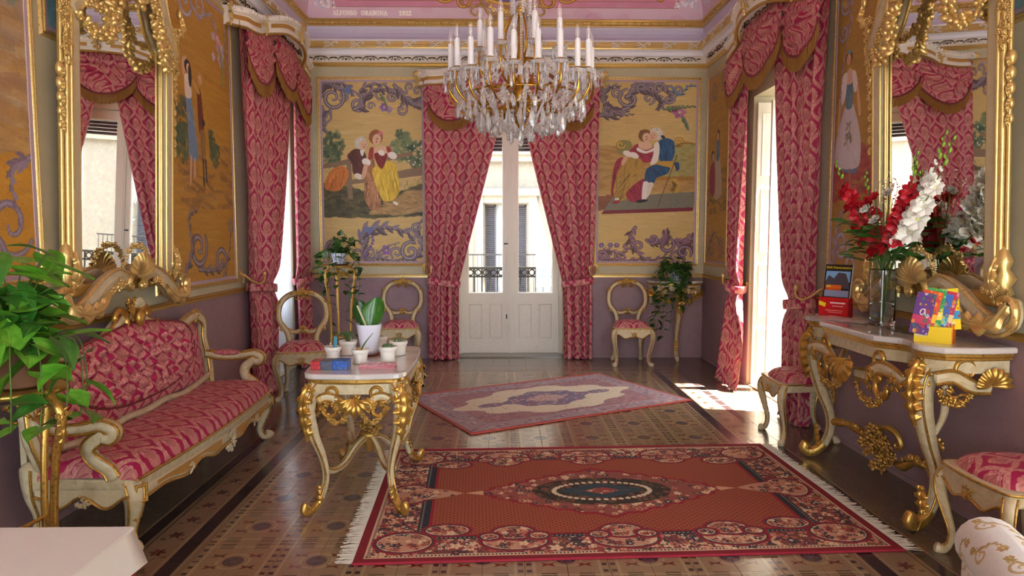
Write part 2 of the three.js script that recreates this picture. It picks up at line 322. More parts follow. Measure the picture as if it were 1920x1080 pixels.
{
  const geoCache = new Map();
  const tileGeo = (u0, v0, us, rot, w = T, d = T) => {      // a thin tile whose top shows its share of a repeat
    const key = [u0, v0, us, rot, w.toFixed(3), d.toFixed(3)].join(); if (geoCache.has(key)) return geoCache.get(key);
    const e = 0.0008, b = 0.0014, pos = [], uv = [], X = w / 2 - e, Z = d / 2 - e, x2 = X - b, z2 = Z - b;
    const quad = (...q) => { for (const i of [0, 1, 2, 0, 2, 3]) { const p = q[i]; pos.push(...p); let s = p[0] / T + 0.5, t = 0.5 - p[2] / T; if (rot === 1) [s, t] = [t, s]; if (rot === 2) s = 1 - s; uv.push(u0 + s * us, v0 + t * us); } };
    quad([-x2, 0, z2], [x2, 0, z2], [x2, 0, -z2], [-x2, 0, -z2]);
    const R = [[-X, Z], [X, Z], [X, -Z], [-X, -Z]], r = [[-x2, z2], [x2, z2], [x2, -z2], [-x2, -z2]];
    for (let i = 0; i < 4; i++) { const j = (i + 1) % 4; quad([R[i][0], -0.0012, R[i][1]], [R[j][0], -0.0012, R[j][1]], [r[j][0], 0, r[j][1]], [r[i][0], 0, r[i][1]]); quad([R[i][0], -0.006, R[i][1]], [R[j][0], -0.006, R[j][1]], [R[j][0], -0.0012, R[j][1]], [R[i][0], -0.0012, R[i][1]]); }
    const g = new THREE.BufferGeometry(); g.setAttribute('position', new THREE.Float32BufferAttribute(pos, 3)); g.setAttribute('uv', new THREE.Float32BufferAttribute(uv, 2)); g.computeVertexNormals(); geoCache.set(key, g); return g;
  };
  const fl = (k, n) => ((k % n) + n) % n, list = [];
  const i0 = Math.floor((XL - TX) / T), i1 = Math.ceil((XR - TX) / T), j0 = Math.floor((-8.95 - TZ) / T), j1 = Math.ceil((ZF - TZ) / T);
  const iL = -10, iR = 9, jF = -16;                       // outermost border tiles left, right, far
  for (let j = j0; j < j1; j++) for (let i = i0; i < i1; i++) {
    let xa = TX + i * T, xb = xa + T, za = TZ + j * T, zb = za + T; xa = Math.max(xa, XL); xb = Math.min(xb, XR); za = Math.max(za, ZB); zb = Math.min(zb, ZF); if (xb - xa < 0.02 || zb - za < 0.02) continue;
    let mat = 2, g;
    const dx = Math.max(iL - i, i - iR), dz = jF - j, out = Math.max(dx, dz);     // > 0 outside the border
    if (out > 0) g = tileGeo(0, 0, 1, 0, xb - xa, zb - za);
    else if (out > -2) { mat = 1; const col = out === 0 ? 0.5 : 0; g = dz >= dx ? tileGeo(col, fl(i, 2) * 0.5, 0.5, 1) : tileGeo(col, fl(j, 2) * 0.5, 0.5, i > 0 ? 0 : 2); }
    else { mat = 0; g = tileGeo(fl(i, 2) * 0.5, fl(j + 1, 2) * 0.5, 0.5, 0); }
    list.push({ g, mat, x: (xa + xb) / 2, z: (za + zb) / 2 });
  }
  // threshold tiles inside the door reveals
  for (const [x0, x1, z0, z1] of [[BACK_HOLE[0], BACK_HOLE[1], ZB - TH, ZB], [XR, XR + TH, -7.28, -6.02]]) part('threshold', box(x0, x1, -0.006, 0.012, z0, z1), tileMats[2], floor, 'pale stone door sill');
  // those that show largest are single tiles
  const covered = (x, z) => { const c = Math.cos(0.0367), s = Math.sin(0.0367), px = x - 0.635, pz = z + 4.186, lx = px * c - pz * s, lz = px * s + pz * c; if (Math.abs(lx) < 1.3 && Math.abs(lz) < 0.8) return true;
    const c2 = Math.cos(0.49), s2 = Math.sin(0.49), qx = x - 0.459, qz = z + 6.655; return Math.abs(qx * c2 - qz * s2) < 1.05 && Math.abs(qx * s2 + qz * c2) < 0.62; };
  const inView = (t) => t.z < -2.9 && t.z > -8.95 && Math.abs(t.x) < -t.z * 0.78 && !covered(t.x, t.z) && !(t.x < -1.95 && t.z < -3.4 && t.z > -5.5) && !(t.x < -0.9 && t.z > -3.0);
  list.forEach((t) => { t.s = inView(t) ? 1 / (t.z * t.z) : 0; });
  list.sort((a, b) => b.s - a.s);
  list.slice(0, 300).forEach((t) => { const m = part('tile', t.g, tileMats[t.mat], floor); m.position.set(t.x, 0, t.z); });
  for (let k = 0; k < 3; k++) { const r = list.slice(300).filter((t) => t.mat === k).map((t) => t.g.clone().translate(t.x, 0, t.z)); if (r.length) { const m = part(['pattern_tiles', 'border_tiles', 'plain_tiles'][k], mergeGeometries(r), tileMats[k], floor); m.userData.kind = 'stuff'; } }
}

// ------------------------------------------------------------------ cornice and ceiling
// a moulding all round the room: profile [[inward, y], ...]
function loop(profile, sm = false) {
  const pos = [], uv = [], C = [[XL, ZB, 1, 1], [XR, ZB, -1, 1], [XR, ZF, -1, -1], [XL, ZF, 1, -1]];
  for (let c = 0; c < 4; c++) for (let j = 0; j < profile.length - 1; j++) {
    const q = [[c, j], [(c + 1) % 4, j], [(c + 1) % 4, j + 1], [c, j + 1]].map(([ci, ji]) => { const [d, y] = profile[ji], k = C[ci]; return [k[0] + k[2] * d, y, k[1] + k[3] * d, ji / (profile.length - 1)]; });
    for (const i of [0, 1, 2, 0, 2, 3]) { pos.push(q[i][0], q[i][1], q[i][2]); uv.push(c % 2 ? q[i][2] : q[i][0], q[i][3]); }
  }
  const g = new THREE.BufferGeometry(); g.setAttribute('position', new THREE.Float32BufferAttribute(pos, 3)); g.setAttribute('uv', new THREE.Float32BufferAttribute(uv, 2)); g.computeVertexNormals(); return g;
}
const lilacTex = fleck([204, 198, 222], 500, 8);
M.lilac = std({ map: lilacTex, roughness: 0.6 }); M.lilacWhite = std({ color: '#ece9f0', roughness: 0.55 }); M.plasterWhite = std({ color: '#e6ded2', roughness: 0.6 }); M.tanBand = std({ color: '#b08a4e', roughness: 0.6, metalness: 0.15 }); M.umber = std({ color: '#5c4632', roughness: 0.7 });
struct('trim_1', loop([[0, 3.735], [0.02, 3.735], [0.032, 3.748], [0.02, 3.76], [0.03, 3.77], [0.036, 3.782], [0.022, 3.79], [0, 3.79]]), M.gilt, 'gilt fillet under the cornice');
const frieze = struct('trim_2', loop([[0.02, 3.79], [0.055, 3.86], [0.06, 3.866]]), M.plasterWhite, 'cream frieze of the cornice');
struct('trim_3', loop([[0.06, 3.866], [0.075, 3.87], [0.08, 3.915], [0.1, 3.925], [0.1, 3.93], [0.13, 3.935]]), M.lilacWhite, 'lilac white fascia of the cornice');
const ribbonBand = struct('trim_4', loop([[0.13, 3.935], [0.135, 3.95], [0.145, 3.955], [0.145, 3.975], [0.15, 3.98], [0.15, 4.0], [0.145, 4.004], [0.145, 4.018]]), M.gilt, 'gilt reeded band crossed by white ribbons');
struct('trim_5', loop([[0.145, 4.018], [0.158, 4.024], [0.158, 4.036], [0.15, 4.04]]), M.lilacWhite, 'white fillet of the cornice');
struct('trim_6', loop([[0.15, 4.04], [0.115, 4.08], [0.095, 4.13], [0.09, 4.18], [0.095, 4.21]]), M.lilac, 'lilac cove of the cornice');
const beadBand = struct('trim_7', loop([[0.095, 4.21], [0.12, 4.212], [0.125, 4.222], [0.112, 4.228], [0.1, 4.245], [0.112, 4.268], [0.13, 4.274], [0.14, 4.288], [0.13, 4.3], [0.1, 4.302]]), M.gilt, 'gilt beaded moulding under the painted ceiling');
{ // beads and leaf tips: along back wall and the far halves of the side walls each bead is a part, the rest joined
  const bead = new THREE.SphereGeometry(0.017, 8, 6), far = [];
  const put = (x, z, ry, single) => { if (single) { const m = part('bead', bead, M.gilt, beadBand); m.position.set(x, 4.248, z); m.scale.set(1.25, 1, 1); m.rotation.y = ry; } else far.push(bead.clone().scale(1.25, 1, 1).rotateY(ry).translate(x, 4.248, z)); };
  for (let x = XL + 0.2; x < XR - 0.15; x += 0.105) put(x, ZB + 0.115, 0, true);
  for (let z = ZB + 0.2; z < ZF; z += 0.105) { put(XL + 0.115, z, PI / 2, z < -7.6); put(XR - 0.115, z, PI / 2, z < -7.6); }
  const m = part('distant_beads', mergeGeometries(far), M.gilt, beadBand); m.userData.kind = 'stuff';
}
{ // white ribbon bows on the gilt band
  const bow = merge(
    sweep([[-0.085, -0.035, 0], [-0.02, -0.02, 0.006], [0.02, 0.01, 0.01], [0.07, 0.032, 0.008], [0.085, 0.012, 0.006], [0.06, 0.008, 0.006]], [0.005, 0.009], { n: 20, k: 6 }),
    sweep([[0.03, -0.03, 0.004], [0.0, -0.005, 0.012], [-0.04, 0.022, 0.01], [-0.068, 0.026, 0.006], [-0.072, 0.006, 0.006], [-0.045, -0.002, 0.008], [-0.03, 0.01, 0.01]], [0.005, 0.008], { n: 22, k: 6 }));
  const put = (x, z, ry) => { const m = part('ribbon_bow', bow, M.plasterWhite, ribbonBand); m.position.set(x, 3.978, z); m.rotation.y = ry; };
  for (let x = XL + 0.4; x < XR - 0.2; x += 0.325) put(x, ZB + 0.152, 0);
  for (let z = ZB + 0.4; z < -4; z += 0.325) { put(XL + 0.152, z, PI / 2); put(XR - 0.152, z, -PI / 2); }
  // running scroll of the frieze
  const sc = merge(sweep([[-0.1, -0.02, 0], [-0.06, 0.018, 0.004], [0, 0.024, 0.005], [0.06, 0.018, 0.004], [0.1, -0.02, 0]], [0.006, 0.006], { n: 16, k: 5 }), both(sweep(spiral(0.045, -0.004, 0.024, 0.006, 0.4, 6.5, 9), 0.0045, { n: 18, k: 5 })), rosette(0.016, [0, -0.012, 0]), both(at(petalBase, [0.13, 0.006, 0], [0, 0, 0.2], [0.03, 0.01, 0.006])));
  const putS = (x, z, ry) => { const m = part('scroll', sc, M.umber, frieze); m.position.set(x, 3.832, z); m.rotation.set(0.45, 0, 0); m.rotation.order = 'YXZ'; m.rotation.y = ry; };
  for (let x = XL + 0.25; x < XR - 0.2; x += 0.31) putS(x, ZB + 0.047, 0);
  for (let z = ZB + 0.3; z < -4.6; z += 0.31) { putS(XL + 0.047, z, PI / 2); putS(XR - 0.047, z, -PI / 2); }
}
// painted cove: a quarter round up to the flat of the ceiling
{
  const R = 1.05, cove = (n) => Array.from({ length: n + 1 }, (_, i) => { const a = i / n * PI / 2; return [0.1 + R * (1 - Math.cos(a)), 4.302 + R * 0.85 * Math.sin(a)]; });
  const prof = cove(14), len = R * 1.45;
  const paintCove = (sign) => (x, w, h) => {               // canvas: w along the wall (5.16 m), h up the cove
    const m = w / 5.16, up = (v) => h - v * m;               // metres up from the moulding
    x.fillStyle = '#dcc0d0'; x.fillRect(0, 0, w, h);
    x.fillStyle = '#d08aa6'; x.fillRect(0.42 * m, up(1.1), w - 0.84 * m, 0.94 * m);
    dabs(x, w, h, 700, [[220, 160, 182], [196, 120, 150], [214, 178, 196]], 0.05, 0.16, 4, 30, 1.6);
    x.strokeStyle = '#9a6a44'; x.lineWidth = 3; for (const [o, v0] of [[0.42, 0.155], [0.62, 0.235], [0.9, 0.3]]) { x.strokeRect(o * m, up(1.3), w - 2 * o * m, (1.3 - v0) * m); }
    const scroll = (cx, cy, s, d) => { for (const [lw, col] of [[15, '#8a5c26'], [8, '#d8a648']]) { x.strokeStyle = col; x.lineWidth = lw * s; x.beginPath(); for (let a = 0; a < 9; a += 0.2) { const r = (52 - 5 * a) * s; x.lineTo(cx + d * r * Math.cos(a), cy - r * Math.sin(a)); } x.stroke(); x.beginPath(); x.moveTo(cx + d * 52 * s, cy); x.bezierCurveTo(cx + d * 110 * s, cy + 30 * s, cx + d * 130 * s, cy - 50 * s, cx + d * 180 * s, cy - 10 * s); x.stroke(); } };
    for (const d of [-1, 1]) { const cx = w / 2 - d * 0.08 * m; scroll(cx + d * 2.0 * m, up(0.32), 0.9, -d); scroll(cx + d * 1.55 * m, up(0.36), 0.8, d); scroll(cx + d * 0.62 * m, up(0.24), 1.1, d);
      for (let i = 0; i < 60; i++) { x.fillStyle = rgba([[232, 232, 240], [206, 206, 222], [180, 176, 200], [244, 240, 236]][i % 4], 0.8); x.beginPath(); x.ellipse(w / 2 + d * rr(2.12, 2.38) * m, up(rr(0.14, 0.42)), 9, 6, rr(0, 3), 0, 7); x.fill(); }
      for (let i = 0; i < 50; i++) { x.fillStyle = rgba([[242, 232, 240], [214, 190, 214], [150, 160, 200], [236, 214, 224]][i % 4], 0.85); x.beginPath(); x.ellipse(w / 2 + d * rr(0.8, 1.5) * m, up(rr(0.3, 0.42)), 9, 7, rr(0, 3), 0, 7); x.fill(); } }
    const cx = w / 2 + 0.02 * m; x.fillStyle = '#6a5a9a'; x.beginPath(); x.ellipse(cx, up(0.62), 0.5 * m, 0.42 * m, 0, 0, 7); x.fill(); dabs(x, 1, 1, 0, [[0, 0, 0]], 0, 0, 1, 1);
    for (let i = 0; i < 80; i++) { const a = rr(0, 6.28), r = rr(0, 0.44); x.fillStyle = rgba([[120, 110, 180], [180, 120, 150], [70, 64, 130], [210, 170, 150]][i % 4], 0.6); x.beginPath(); x.ellipse(cx + r * Math.cos(a) * m, up(0.62) + r * 0.8 * Math.sin(a) * m, 16, 10, a, 0, 7); x.fill(); }
    x.strokeStyle = '#b8842e'; x.lineWidth = 20; x.beginPath(); x.ellipse(cx, up(0.62), 0.5 * m, 0.42 * m, 0, 0, 7); x.stroke(); x.strokeStyle = '#e6c068'; x.lineWidth = 7; x.stroke();
    if (sign) { x.fillStyle = '#fff8f0'; x.strokeStyle = '#fff8f0'; x.lineWidth = 2; x.font = 'bold ' + Math.round(0.082 * m) + 'px serif'; x.textBaseline = 'alphabetic'; const word = (s, x0, x1) => { x.save(); x.translate((x0 + 2.5) * m, up(0.045)); const k = (x1 - x0) * m / x.measureText(s).width; x.scale(k, 1); x.fillText(s, 0, 0); x.strokeText(s, 0, 0); x.restore(); }; word('ALFONSO', -2.08, -1.78); word('ORABONA', -1.73, -1.4); word('1922', -1.26, -1.1); }
  };
  const tb = tex(2048, 600, paintCove(true)), ts = tex(2048, 600, paintCove(false));
  tb.wrapS = tb.wrapT = ts.wrapT = THREE.ClampToEdgeWrapping;
  const side = (c0, c1, uvf) => { const n = prof.length - 1; return grid(20, n, (u, v) => { const [d, y] = prof[Math.round(v * n)], a = c0(d), b = c1(d); return [lerp(a[0], b[0], u), y, lerp(a[1], b[1], u)]; }, uvf); };
  const L = (d) => XL + d, Rr = (d) => XR - d, B = (d) => ZB + d, Fz = (d) => ZF - d, n = prof.length - 1;
  const mk = (name, c0, c1, t, along) => { const g = side(c0, c1); const p = g.attributes.position, uv = g.attributes.uv; for (let i = 0; i < p.count; i++) { const v = Math.floor(i / 21) / n; uv.setXY(i, along(p.getX(i), p.getZ(i)), v * len / (5.16 * 600 / 2048)); } return struct(name, g, std({ map: t, roughness: 0.7 }), 'pink painted ceiling cove with gilt scrolls'); };
  mk('ceiling_cove', (d) => [L(d), B(d)], (d) => [Rr(d), B(d)], tb, (x) => (x - XL) / 5.16);
  mk('ceiling_cove', (d) => [Rr(d), B(d)], (d) => [Rr(d), Fz(d)], ts, (x, z) => (z - ZB) / 5.16);
  mk('ceiling_cove', (d) => [L(d), Fz(d)], (d) => [L(d), B(d)], ts, (x, z) => (z - ZB) / 5.16);
  mk('ceiling_cove', (d) => [Rr(d), Fz(d)], (d) => [L(d), Fz(d)], ts, (x) => (x - XL) / 5.16);
  const y = prof[n][1]; struct('ceiling', box(XL - TH, XR + TH, y, y + 0.3, ZB - TH, ZF + TH), std({ map: fleck([206, 168, 186], 600, 10), roughness: 0.8 }), 'flat of the pink painted ceiling');
  // gilt scrollwork under the medallion, standing out of the cove
  const s = merge(both(sweep([[0, 0.0, 0], [0.12, -0.02, 0.01], [0.24, 0.02, 0.01], [0.3, 0.1, 0.01], [0.42, 0.1, 0.01], [0.46, 0.03, 0.01], [0.4, -0.01, 0.01], [0.37, 0.04, 0.01]], (t) => 0.026 * (1 - 0.6 * t), { n: 36, k: 7 })), both(sweep([[0.3, 0.1, 0], [0.38, 0.2, 0], [0.5, 0.22, 0], [0.56, 0.14, 0], [0.5, 0.09, 0]], (t) => 0.02 * (1 - 0.6 * t), { n: 24, k: 6 })), both(leafAlong([[0.1, 0.0, 0.01], [0.2, 0.08, 0.02], [0.3, 0.2, 0.01]], 0.03)), shell(0.1, 7, 1.4).rotateZ(PI).translate(0, 0.1, 0));
  const sc2 = struct('trim_8', s, M.gilt, 'gilt scroll carving below the ceiling medallion'); sc2.position.set(0.1, 4.35, ZB + 0.125); sc2.rotation.x = 0.12;
}
// ------------------------------------------------------------------ painted wall panels
function poly(x, col, pts, k = 0.25) {                     // soft closed brush shape through points
  x.fillStyle = col; x.beginPath(); const n = pts.length; x.moveTo(...pts[0]);
  for (let i = 0; i < n; i++) { const a = pts[(i + n - 1) % n], b = pts[i], c = pts[(i + 1) % n], d = pts[(i + 2) % n], q = 0.14; x.bezierCurveTo(b[0] + (c[0] - a[0]) * q, b[1] + (c[1] - a[1]) * q, c[0] - (d[0] - b[0]) * q, c[1] - (d[1] - b[1]) * q, c[0], c[1]); } x.fill();
}
function strokes(x, cols, pts, n, len, lw, dir) {          // brush strokes inside the hull box of pts, clipped to it
  x.save(); x.beginPath(); pts.forEach((p, i) => (i ? x.lineTo(...p) : x.moveTo(...p))); x.closePath(); x.clip();
  const xs = pts.map((p) => p[0]), ys = pts.map((p) => p[1]);
  for (let i = 0; i < n; i++) { x.strokeStyle = rgba(cols[i % cols.length], rr(0.25, 0.6)); x.lineWidth = rr(lw * 0.5, lw); const px = rr(Math.min(...xs), Math.max(...xs)), py = rr(Math.min(...ys), Math.max(...ys)), a = dir + rr(-0.35, 0.35); x.beginPath(); x.moveTo(px, py); x.quadraticCurveTo(px + len * 0.5 * Math.cos(a) + rr(-4, 4), py + len * 0.5 * Math.sin(a), px + len * Math.cos(a), py + len * Math.sin(a)); x.stroke(); }
  x.restore();
}
function inside(p, pts) { let r = false; for (let i = 0, j = pts.length - 1; i < pts.length; j = i++) if ((pts[i][1] > p[1]) !== (pts[j][1] > p[1]) && p[0] < (pts[j][0] - pts[i][0]) * (p[1] - pts[i][1]) / (pts[j][1] - pts[i][1]) + pts[i][0]) r = !r; return r; }
function scrub(x, cols, pts, n, s, stretch = 2) {        // loose dabs inside a polygon, ragged edge
  const xs = pts.map((p) => p[0]), ys = pts.map((p) => p[1]);
  for (let i = 0; i < n; i++) { const p = [rr(Math.min(...xs), Math.max(...xs)), rr(Math.min(...ys), Math.max(...ys))]; if (!inside(p, pts)) continue; x.fillStyle = rgba(cols[i % cols.length], rr(0.3, 0.8)); x.beginPath(); x.ellipse(p[0], p[1], s * stretch * rr(0.5, 1), s * rr(0.5, 1), rr(-0.3, 0.3), 0, 7); x.fill(); }
}
const garment = (x, base, cols, pts, dir = 1.4) => {       // cloth: base, deep folds with lights beside them, fine strokes
  poly(x, rgba(base, 1), pts); const xs = pts.map((p) => p[0]), ys = pts.map((p) => p[1]), L = Math.max(...ys) - Math.min(...ys), dk = base.map((c) => c * 0.55), lt = base.map((c) => c * 1.12 + 28);
  strokes(x, cols, pts, 60, L * 0.3, L * 0.035, dir); strokes(x, [dk], pts, 9, L * 0.6, L * 0.045, dir); strokes(x, [lt], pts, 12, L * 0.4, L * 0.028, dir); strokes(x, [dk, ...cols, lt], pts, 60, L * 0.12, L * 0.02, dir + 0.2);
};
function curl(x, cx, cy, r, a0, turns, d, w, cols = ['#5c4c50', '#84747e', '#ab9ca4']) {
  cols.forEach((c, k) => { x.fillStyle = c; for (let t = 0; t <= 1; t += 0.008) { const a = a0 + d * t * turns * 6.283, q = r * (1 - 0.86 * t), rad = w * (0.35 + 0.65 * Math.sin(PI * Math.min(1, t * 0.8 + 0.2))) * [1, 0.66, 0.28][k]; x.beginPath(); x.ellipse(cx + q * Math.cos(a), cy + q * Math.sin(a), rad, rad, 0, 0, 7); x.fill(); } });
}
function vine(x, pts, w, cols = ['#5c4c50', '#84747e', '#ab9ca4']) {      // tapered stem with leaflets
  const P = new THREE.CatmullRomCurve3(pts.map((p) => V(p[0], p[1], 0))).getPoints(90);
  cols.forEach((c, k) => { x.fillStyle = c; P.forEach((p, i) => { const r = w * (1 - 0.7 * i / 90) * [1, 0.66, 0.3][k]; x.beginPath(); x.ellipse(p.x, p.y, r, r, 0, 0, 7); x.fill(); }); });
  for (let i = 6; i < 88; i += 6) {                        // ragged acanthus tips
    const p = P[i], q = P[i + 1] ?? p, t = Math.atan2(q.y - p.y, q.x - p.x), sd = i % 4 < 2 ? 1 : -1, l = w * (3.0 - i / 50) * rr(0.7, 1.3), a = t + sd * rr(0.5, 0.9), ex = p.x + Math.cos(a) * l * 1.4, ey = p.y + Math.sin(a) * l * 1.4, bx = Math.cos(t) * w * 1.5, by = Math.sin(t) * w * 1.5;
    x.fillStyle = cols[i % 12 < 6 ? 0 : 1]; x.beginPath(); x.moveTo(p.x - bx, p.y - by); x.quadraticCurveTo(p.x + Math.cos(a + sd * 0.7) * l * 1.1, p.y + Math.sin(a + sd * 0.7) * l * 1.1, ex, ey); x.quadraticCurveTo(p.x + Math.cos(a - sd * 0.2) * l * 0.6, p.y + Math.sin(a - sd * 0.2) * l * 0.6, p.x + bx, p.y + by); x.fill(); x.strokeStyle = cols[2]; x.lineWidth = w * 0.12; x.beginPath(); x.moveTo(p.x, p.y); x.lineTo(lerp(p.x, ex, 0.75), lerp(p.y, ey, 0.75)); x.stroke();
  }
}
function blossom(x, cx, cy, r, col) { for (let i = 0; i < 6; i++) { const a = i * 1.047; x.fillStyle = rgba(col.map((c) => c + rr(-22, 22)), 0.95); x.beginPath(); x.ellipse(cx + r * 0.6 * Math.cos(a), cy + r * 0.6 * Math.sin(a), r * 0.6, r * 0.42, a, 0, 7); x.fill(); } x.fillStyle = '#d9c26a'; x.beginPath(); x.ellipse(cx, cy, r * 0.25, r * 0.25, 0, 0, 7); x.fill(); }
function gold(x, w, h, base) { x.fillStyle = rgba(base, 1); x.fillRect(0, 0, w, h); dabs(x, w, h, 900, [base.map((c) => c + 26), base.map((c) => c - 22), [base[0] + 14, base[1] + 6, base[2] - 18]], 0.08, 0.26, 2, 7, 9); }
function tree(x, cx, cy, s, cols = [[74, 96, 66], [96, 116, 78], [58, 78, 58]]) { for (let i = 0; i < 70; i++) { const a = rr(0, 6.28), d = Math.sqrt(rnd()) * s; x.fillStyle = rgba(cols[i % 3], 0.55); x.beginPath(); x.ellipse(cx + d * Math.cos(a) * 0.9, cy + d * Math.sin(a) * 1.2, s * 0.22, s * 0.16, rr(0, 3), 0, 7); x.fill(); } }
function head(x, cx, cy, r, hair, faceDir = 1, tilt = 0) {
  x.save(); x.translate(cx, cy); x.rotate(tilt);
  x.fillStyle = rgba(hair, 1); x.beginPath(); x.ellipse(-faceDir * r * 0.22, -r * 0.18, r * 1.08, r * 1.12, 0, 0, 7); x.fill();
  for (let i = 0; i < 12; i++) { x.fillStyle = rgba(hair.map((c) => c + rr(-25, 30)), 0.8); x.beginPath(); x.ellipse(-faceDir * r * 0.3 + rr(-0.7, 0.7) * r, -r * 0.5 + rr(-0.5, 0.6) * r, r * 0.3, r * 0.22, rr(0, 3), 0, 7); x.fill(); }
  x.fillStyle = '#dfb491'; x.beginPath(); x.ellipse(faceDir * r * 0.3, r * 0.12, r * 0.66, r * 0.84, 0, 0, 7); x.fill();
  x.fillStyle = 'rgba(200,110,90,0.5)'; x.beginPath(); x.ellipse(faceDir * r * 0.5, r * 0.35, r * 0.2, r * 0.16, 0, 0, 7); x.fill();
  x.fillStyle = '#5a3a2c'; for (const q of [0.12, 0.62]) { x.beginPath(); x.ellipse(faceDir * r * q, 0, r * 0.1, r * 0.06, 0, 0, 7); x.fill(); } x.fillStyle = '#a8453c'; x.beginPath(); x.ellipse(faceDir * r * 0.42, r * 0.52, r * 0.16, r * 0.06, 0, 0, 7); x.fill();
  x.restore();
}
const bench = [[122, 98, 74], [150, 126, 98], [96, 76, 58]];
// couple at a garden fence (left of the balcony door)
function gardenCouple(x, w, h) {
  gold(x, w, h, [206, 176, 112]); x.save(); x.scale(w / 580, h / 1010); x.translate(-60, -35);
  dabs(x, 700, 640, 60, [[222, 200, 146], [190, 160, 100]], 0.1, 0.25, 4, 10, 8);
  tree(x, 130, 385, 62); tree(x, 120, 440, 60); tree(x, 520, 400, 70, [[104, 128, 86], [86, 110, 78], [124, 140, 100]]); tree(x, 505, 330, 26); tree(x, 600, 440, 66, [[66, 90, 60], [112, 132, 94], [46, 66, 46]]); for (let i = 0; i < 24; i++) { x.fillStyle = 'rgba(226,226,214,0.8)'; x.beginPath(); x.ellipse(rr(550, 634), rr(390, 500), 5, 4, 0, 0, 7); x.fill(); }
  scrub(x, [[78, 74, 46], [92, 86, 54], [62, 60, 38], [110, 98, 62]], [[40, 600], [200, 620], [400, 690], [660, 600], [660, 772], [400, 790], [40, 780]], 1600, 14, 2.2); strokes(x, [[78, 76, 44], [60, 58, 36], [110, 102, 60], [44, 44, 30]], [[66, 600], [300, 650], [640, 560], [640, 790], [66, 780]], 260, 34, 4, -1.3);
  scrub(x, [[176, 140, 88], [160, 124, 76], [190, 156, 104]], [[470, 690], [560, 640], [660, 640], [660, 745], [500, 776], [330, 770]], 500, 10, 3); strokes(x, [[190, 152, 98], [150, 116, 72]], [[400, 690], [640, 650], [640, 760], [400, 760]], 60, 50, 5, 0);
  const board = (pts) => { x.fillStyle = '#8a7054'; x.beginPath(); pts.forEach((p, i) => (i ? x.lineTo(...p) : x.moveTo(...p))); x.fill(); strokes(x, bench, pts, 14, 90, 3, -0.12); };
  board([[430, 452], [580, 422], [580, 446], [430, 478]]); board([[62, 496], [232, 462], [232, 492], [62, 522]]); board([[200, 470], [228, 468], [234, 690], [206, 690]]); board([[190, 588], [640, 505], [640, 556], [190, 612]]);
  garment(x, [206, 122, 48], [[232, 150, 70], [170, 88, 34]], [[72, 610], [110, 530], [170, 505], [212, 530], [205, 580], [160, 640], [92, 640]], 1.8);
  garment(x, [92, 44, 34], [[120, 62, 46], [66, 30, 26]], [[206, 450], [246, 412], [300, 420], [318, 480], [300, 545], [262, 562], [236, 540], [230, 490]], 1.2);
  x.fillStyle = '#e6dccb'; x.beginPath(); x.ellipse(268, 562, 24, 16, 0.4, 0, 7); x.fill(); poly(x, '#ece4d6', [[280, 418], [304, 412], [296, 448], [284, 444]]);
  head(x, 290, 384, 32, [206, 196, 178], 1, 0.1);
  garment(x, [172, 118, 78], [[196, 142, 98], [140, 92, 60]], [[312, 520], [352, 440], [372, 560], [392, 680], [390, 735], [340, 750], [302, 690], [300, 600]], 1.5);
  garment(x, [222, 184, 58], [[242, 212, 96], [190, 146, 40], [232, 198, 74]], [[350, 520], [420, 474], [478, 500], [496, 560], [498, 650], [464, 694], [410, 700], [378, 640], [356, 580]], 1.5);
  poly(x, '#dfb493', [[356, 408], [400, 392], [446, 404], [470, 440], [440, 452], [400, 470], [364, 440]]); garment(x, [130, 36, 36], [[156, 52, 48], [98, 26, 30]], [[360, 436], [432, 436], [424, 480], [404, 520], [380, 500]]); poly(x, '#a23a34', [[334, 410], [356, 402], [352, 456], [326, 470]]); poly(x, '#a23a34', [[430, 396], [452, 404], [460, 430], [436, 428]]);
  for (const [a, b, r] of [[314, 482, 26], [464, 446, 26], [402, 432, 20]]) { x.fillStyle = '#efe6dc'; x.beginPath(); x.ellipse(a, b, r, r * 0.75, 0.4, 0, 7); x.fill(); }
  poly(x, '#d9aa88', [[300, 500], [322, 500], [310, 560], [288, 580], [284, 566]]); head(x, 372, 352, 37, [150, 92, 44], 0.4, 0.25); x.fillStyle = '#d86a86'; x.beginPath(); x.ellipse(396, 322, 13, 11, 0, 0, 7); x.fill();
  x.fillStyle = '#efe4d4'; x.beginPath(); x.ellipse(478, 712, 16, 8, 0.5, 0, 7); x.fill();
  // mauve scrollwork
  vine(x, [[66, 120], [80, 70], [150, 50], [220, 70], [250, 120]], 12); curl(x, 190, 120, 30, 2.4, 1.3, -1, 8); curl(x, 400, 105, 34, 1, 1.3, 1, 8); vine(x, [[300, 160], [330, 110], [400, 80], [470, 100], [520, 80]], 12); curl(x, 565, 70, 26, 2, 1.2, 1, 7); vine(x, [[640, 120], [600, 150], [540, 150], [500, 190]], 9); vine(x, [[70, 180], [60, 240], [90, 280]], 9); vine(x, [[520, 1030], [600, 1010], [630, 930], [600, 860], [630, 800]], 12); curl(x, 480, 990, 36, 2.2, 1.3, 1, 8); vine(x, [[300, 1035], [380, 1020], [460, 1036], [520, 1020]], 9); curl(x, 250, 1000, 34, 1, 1.3, -1, 8);
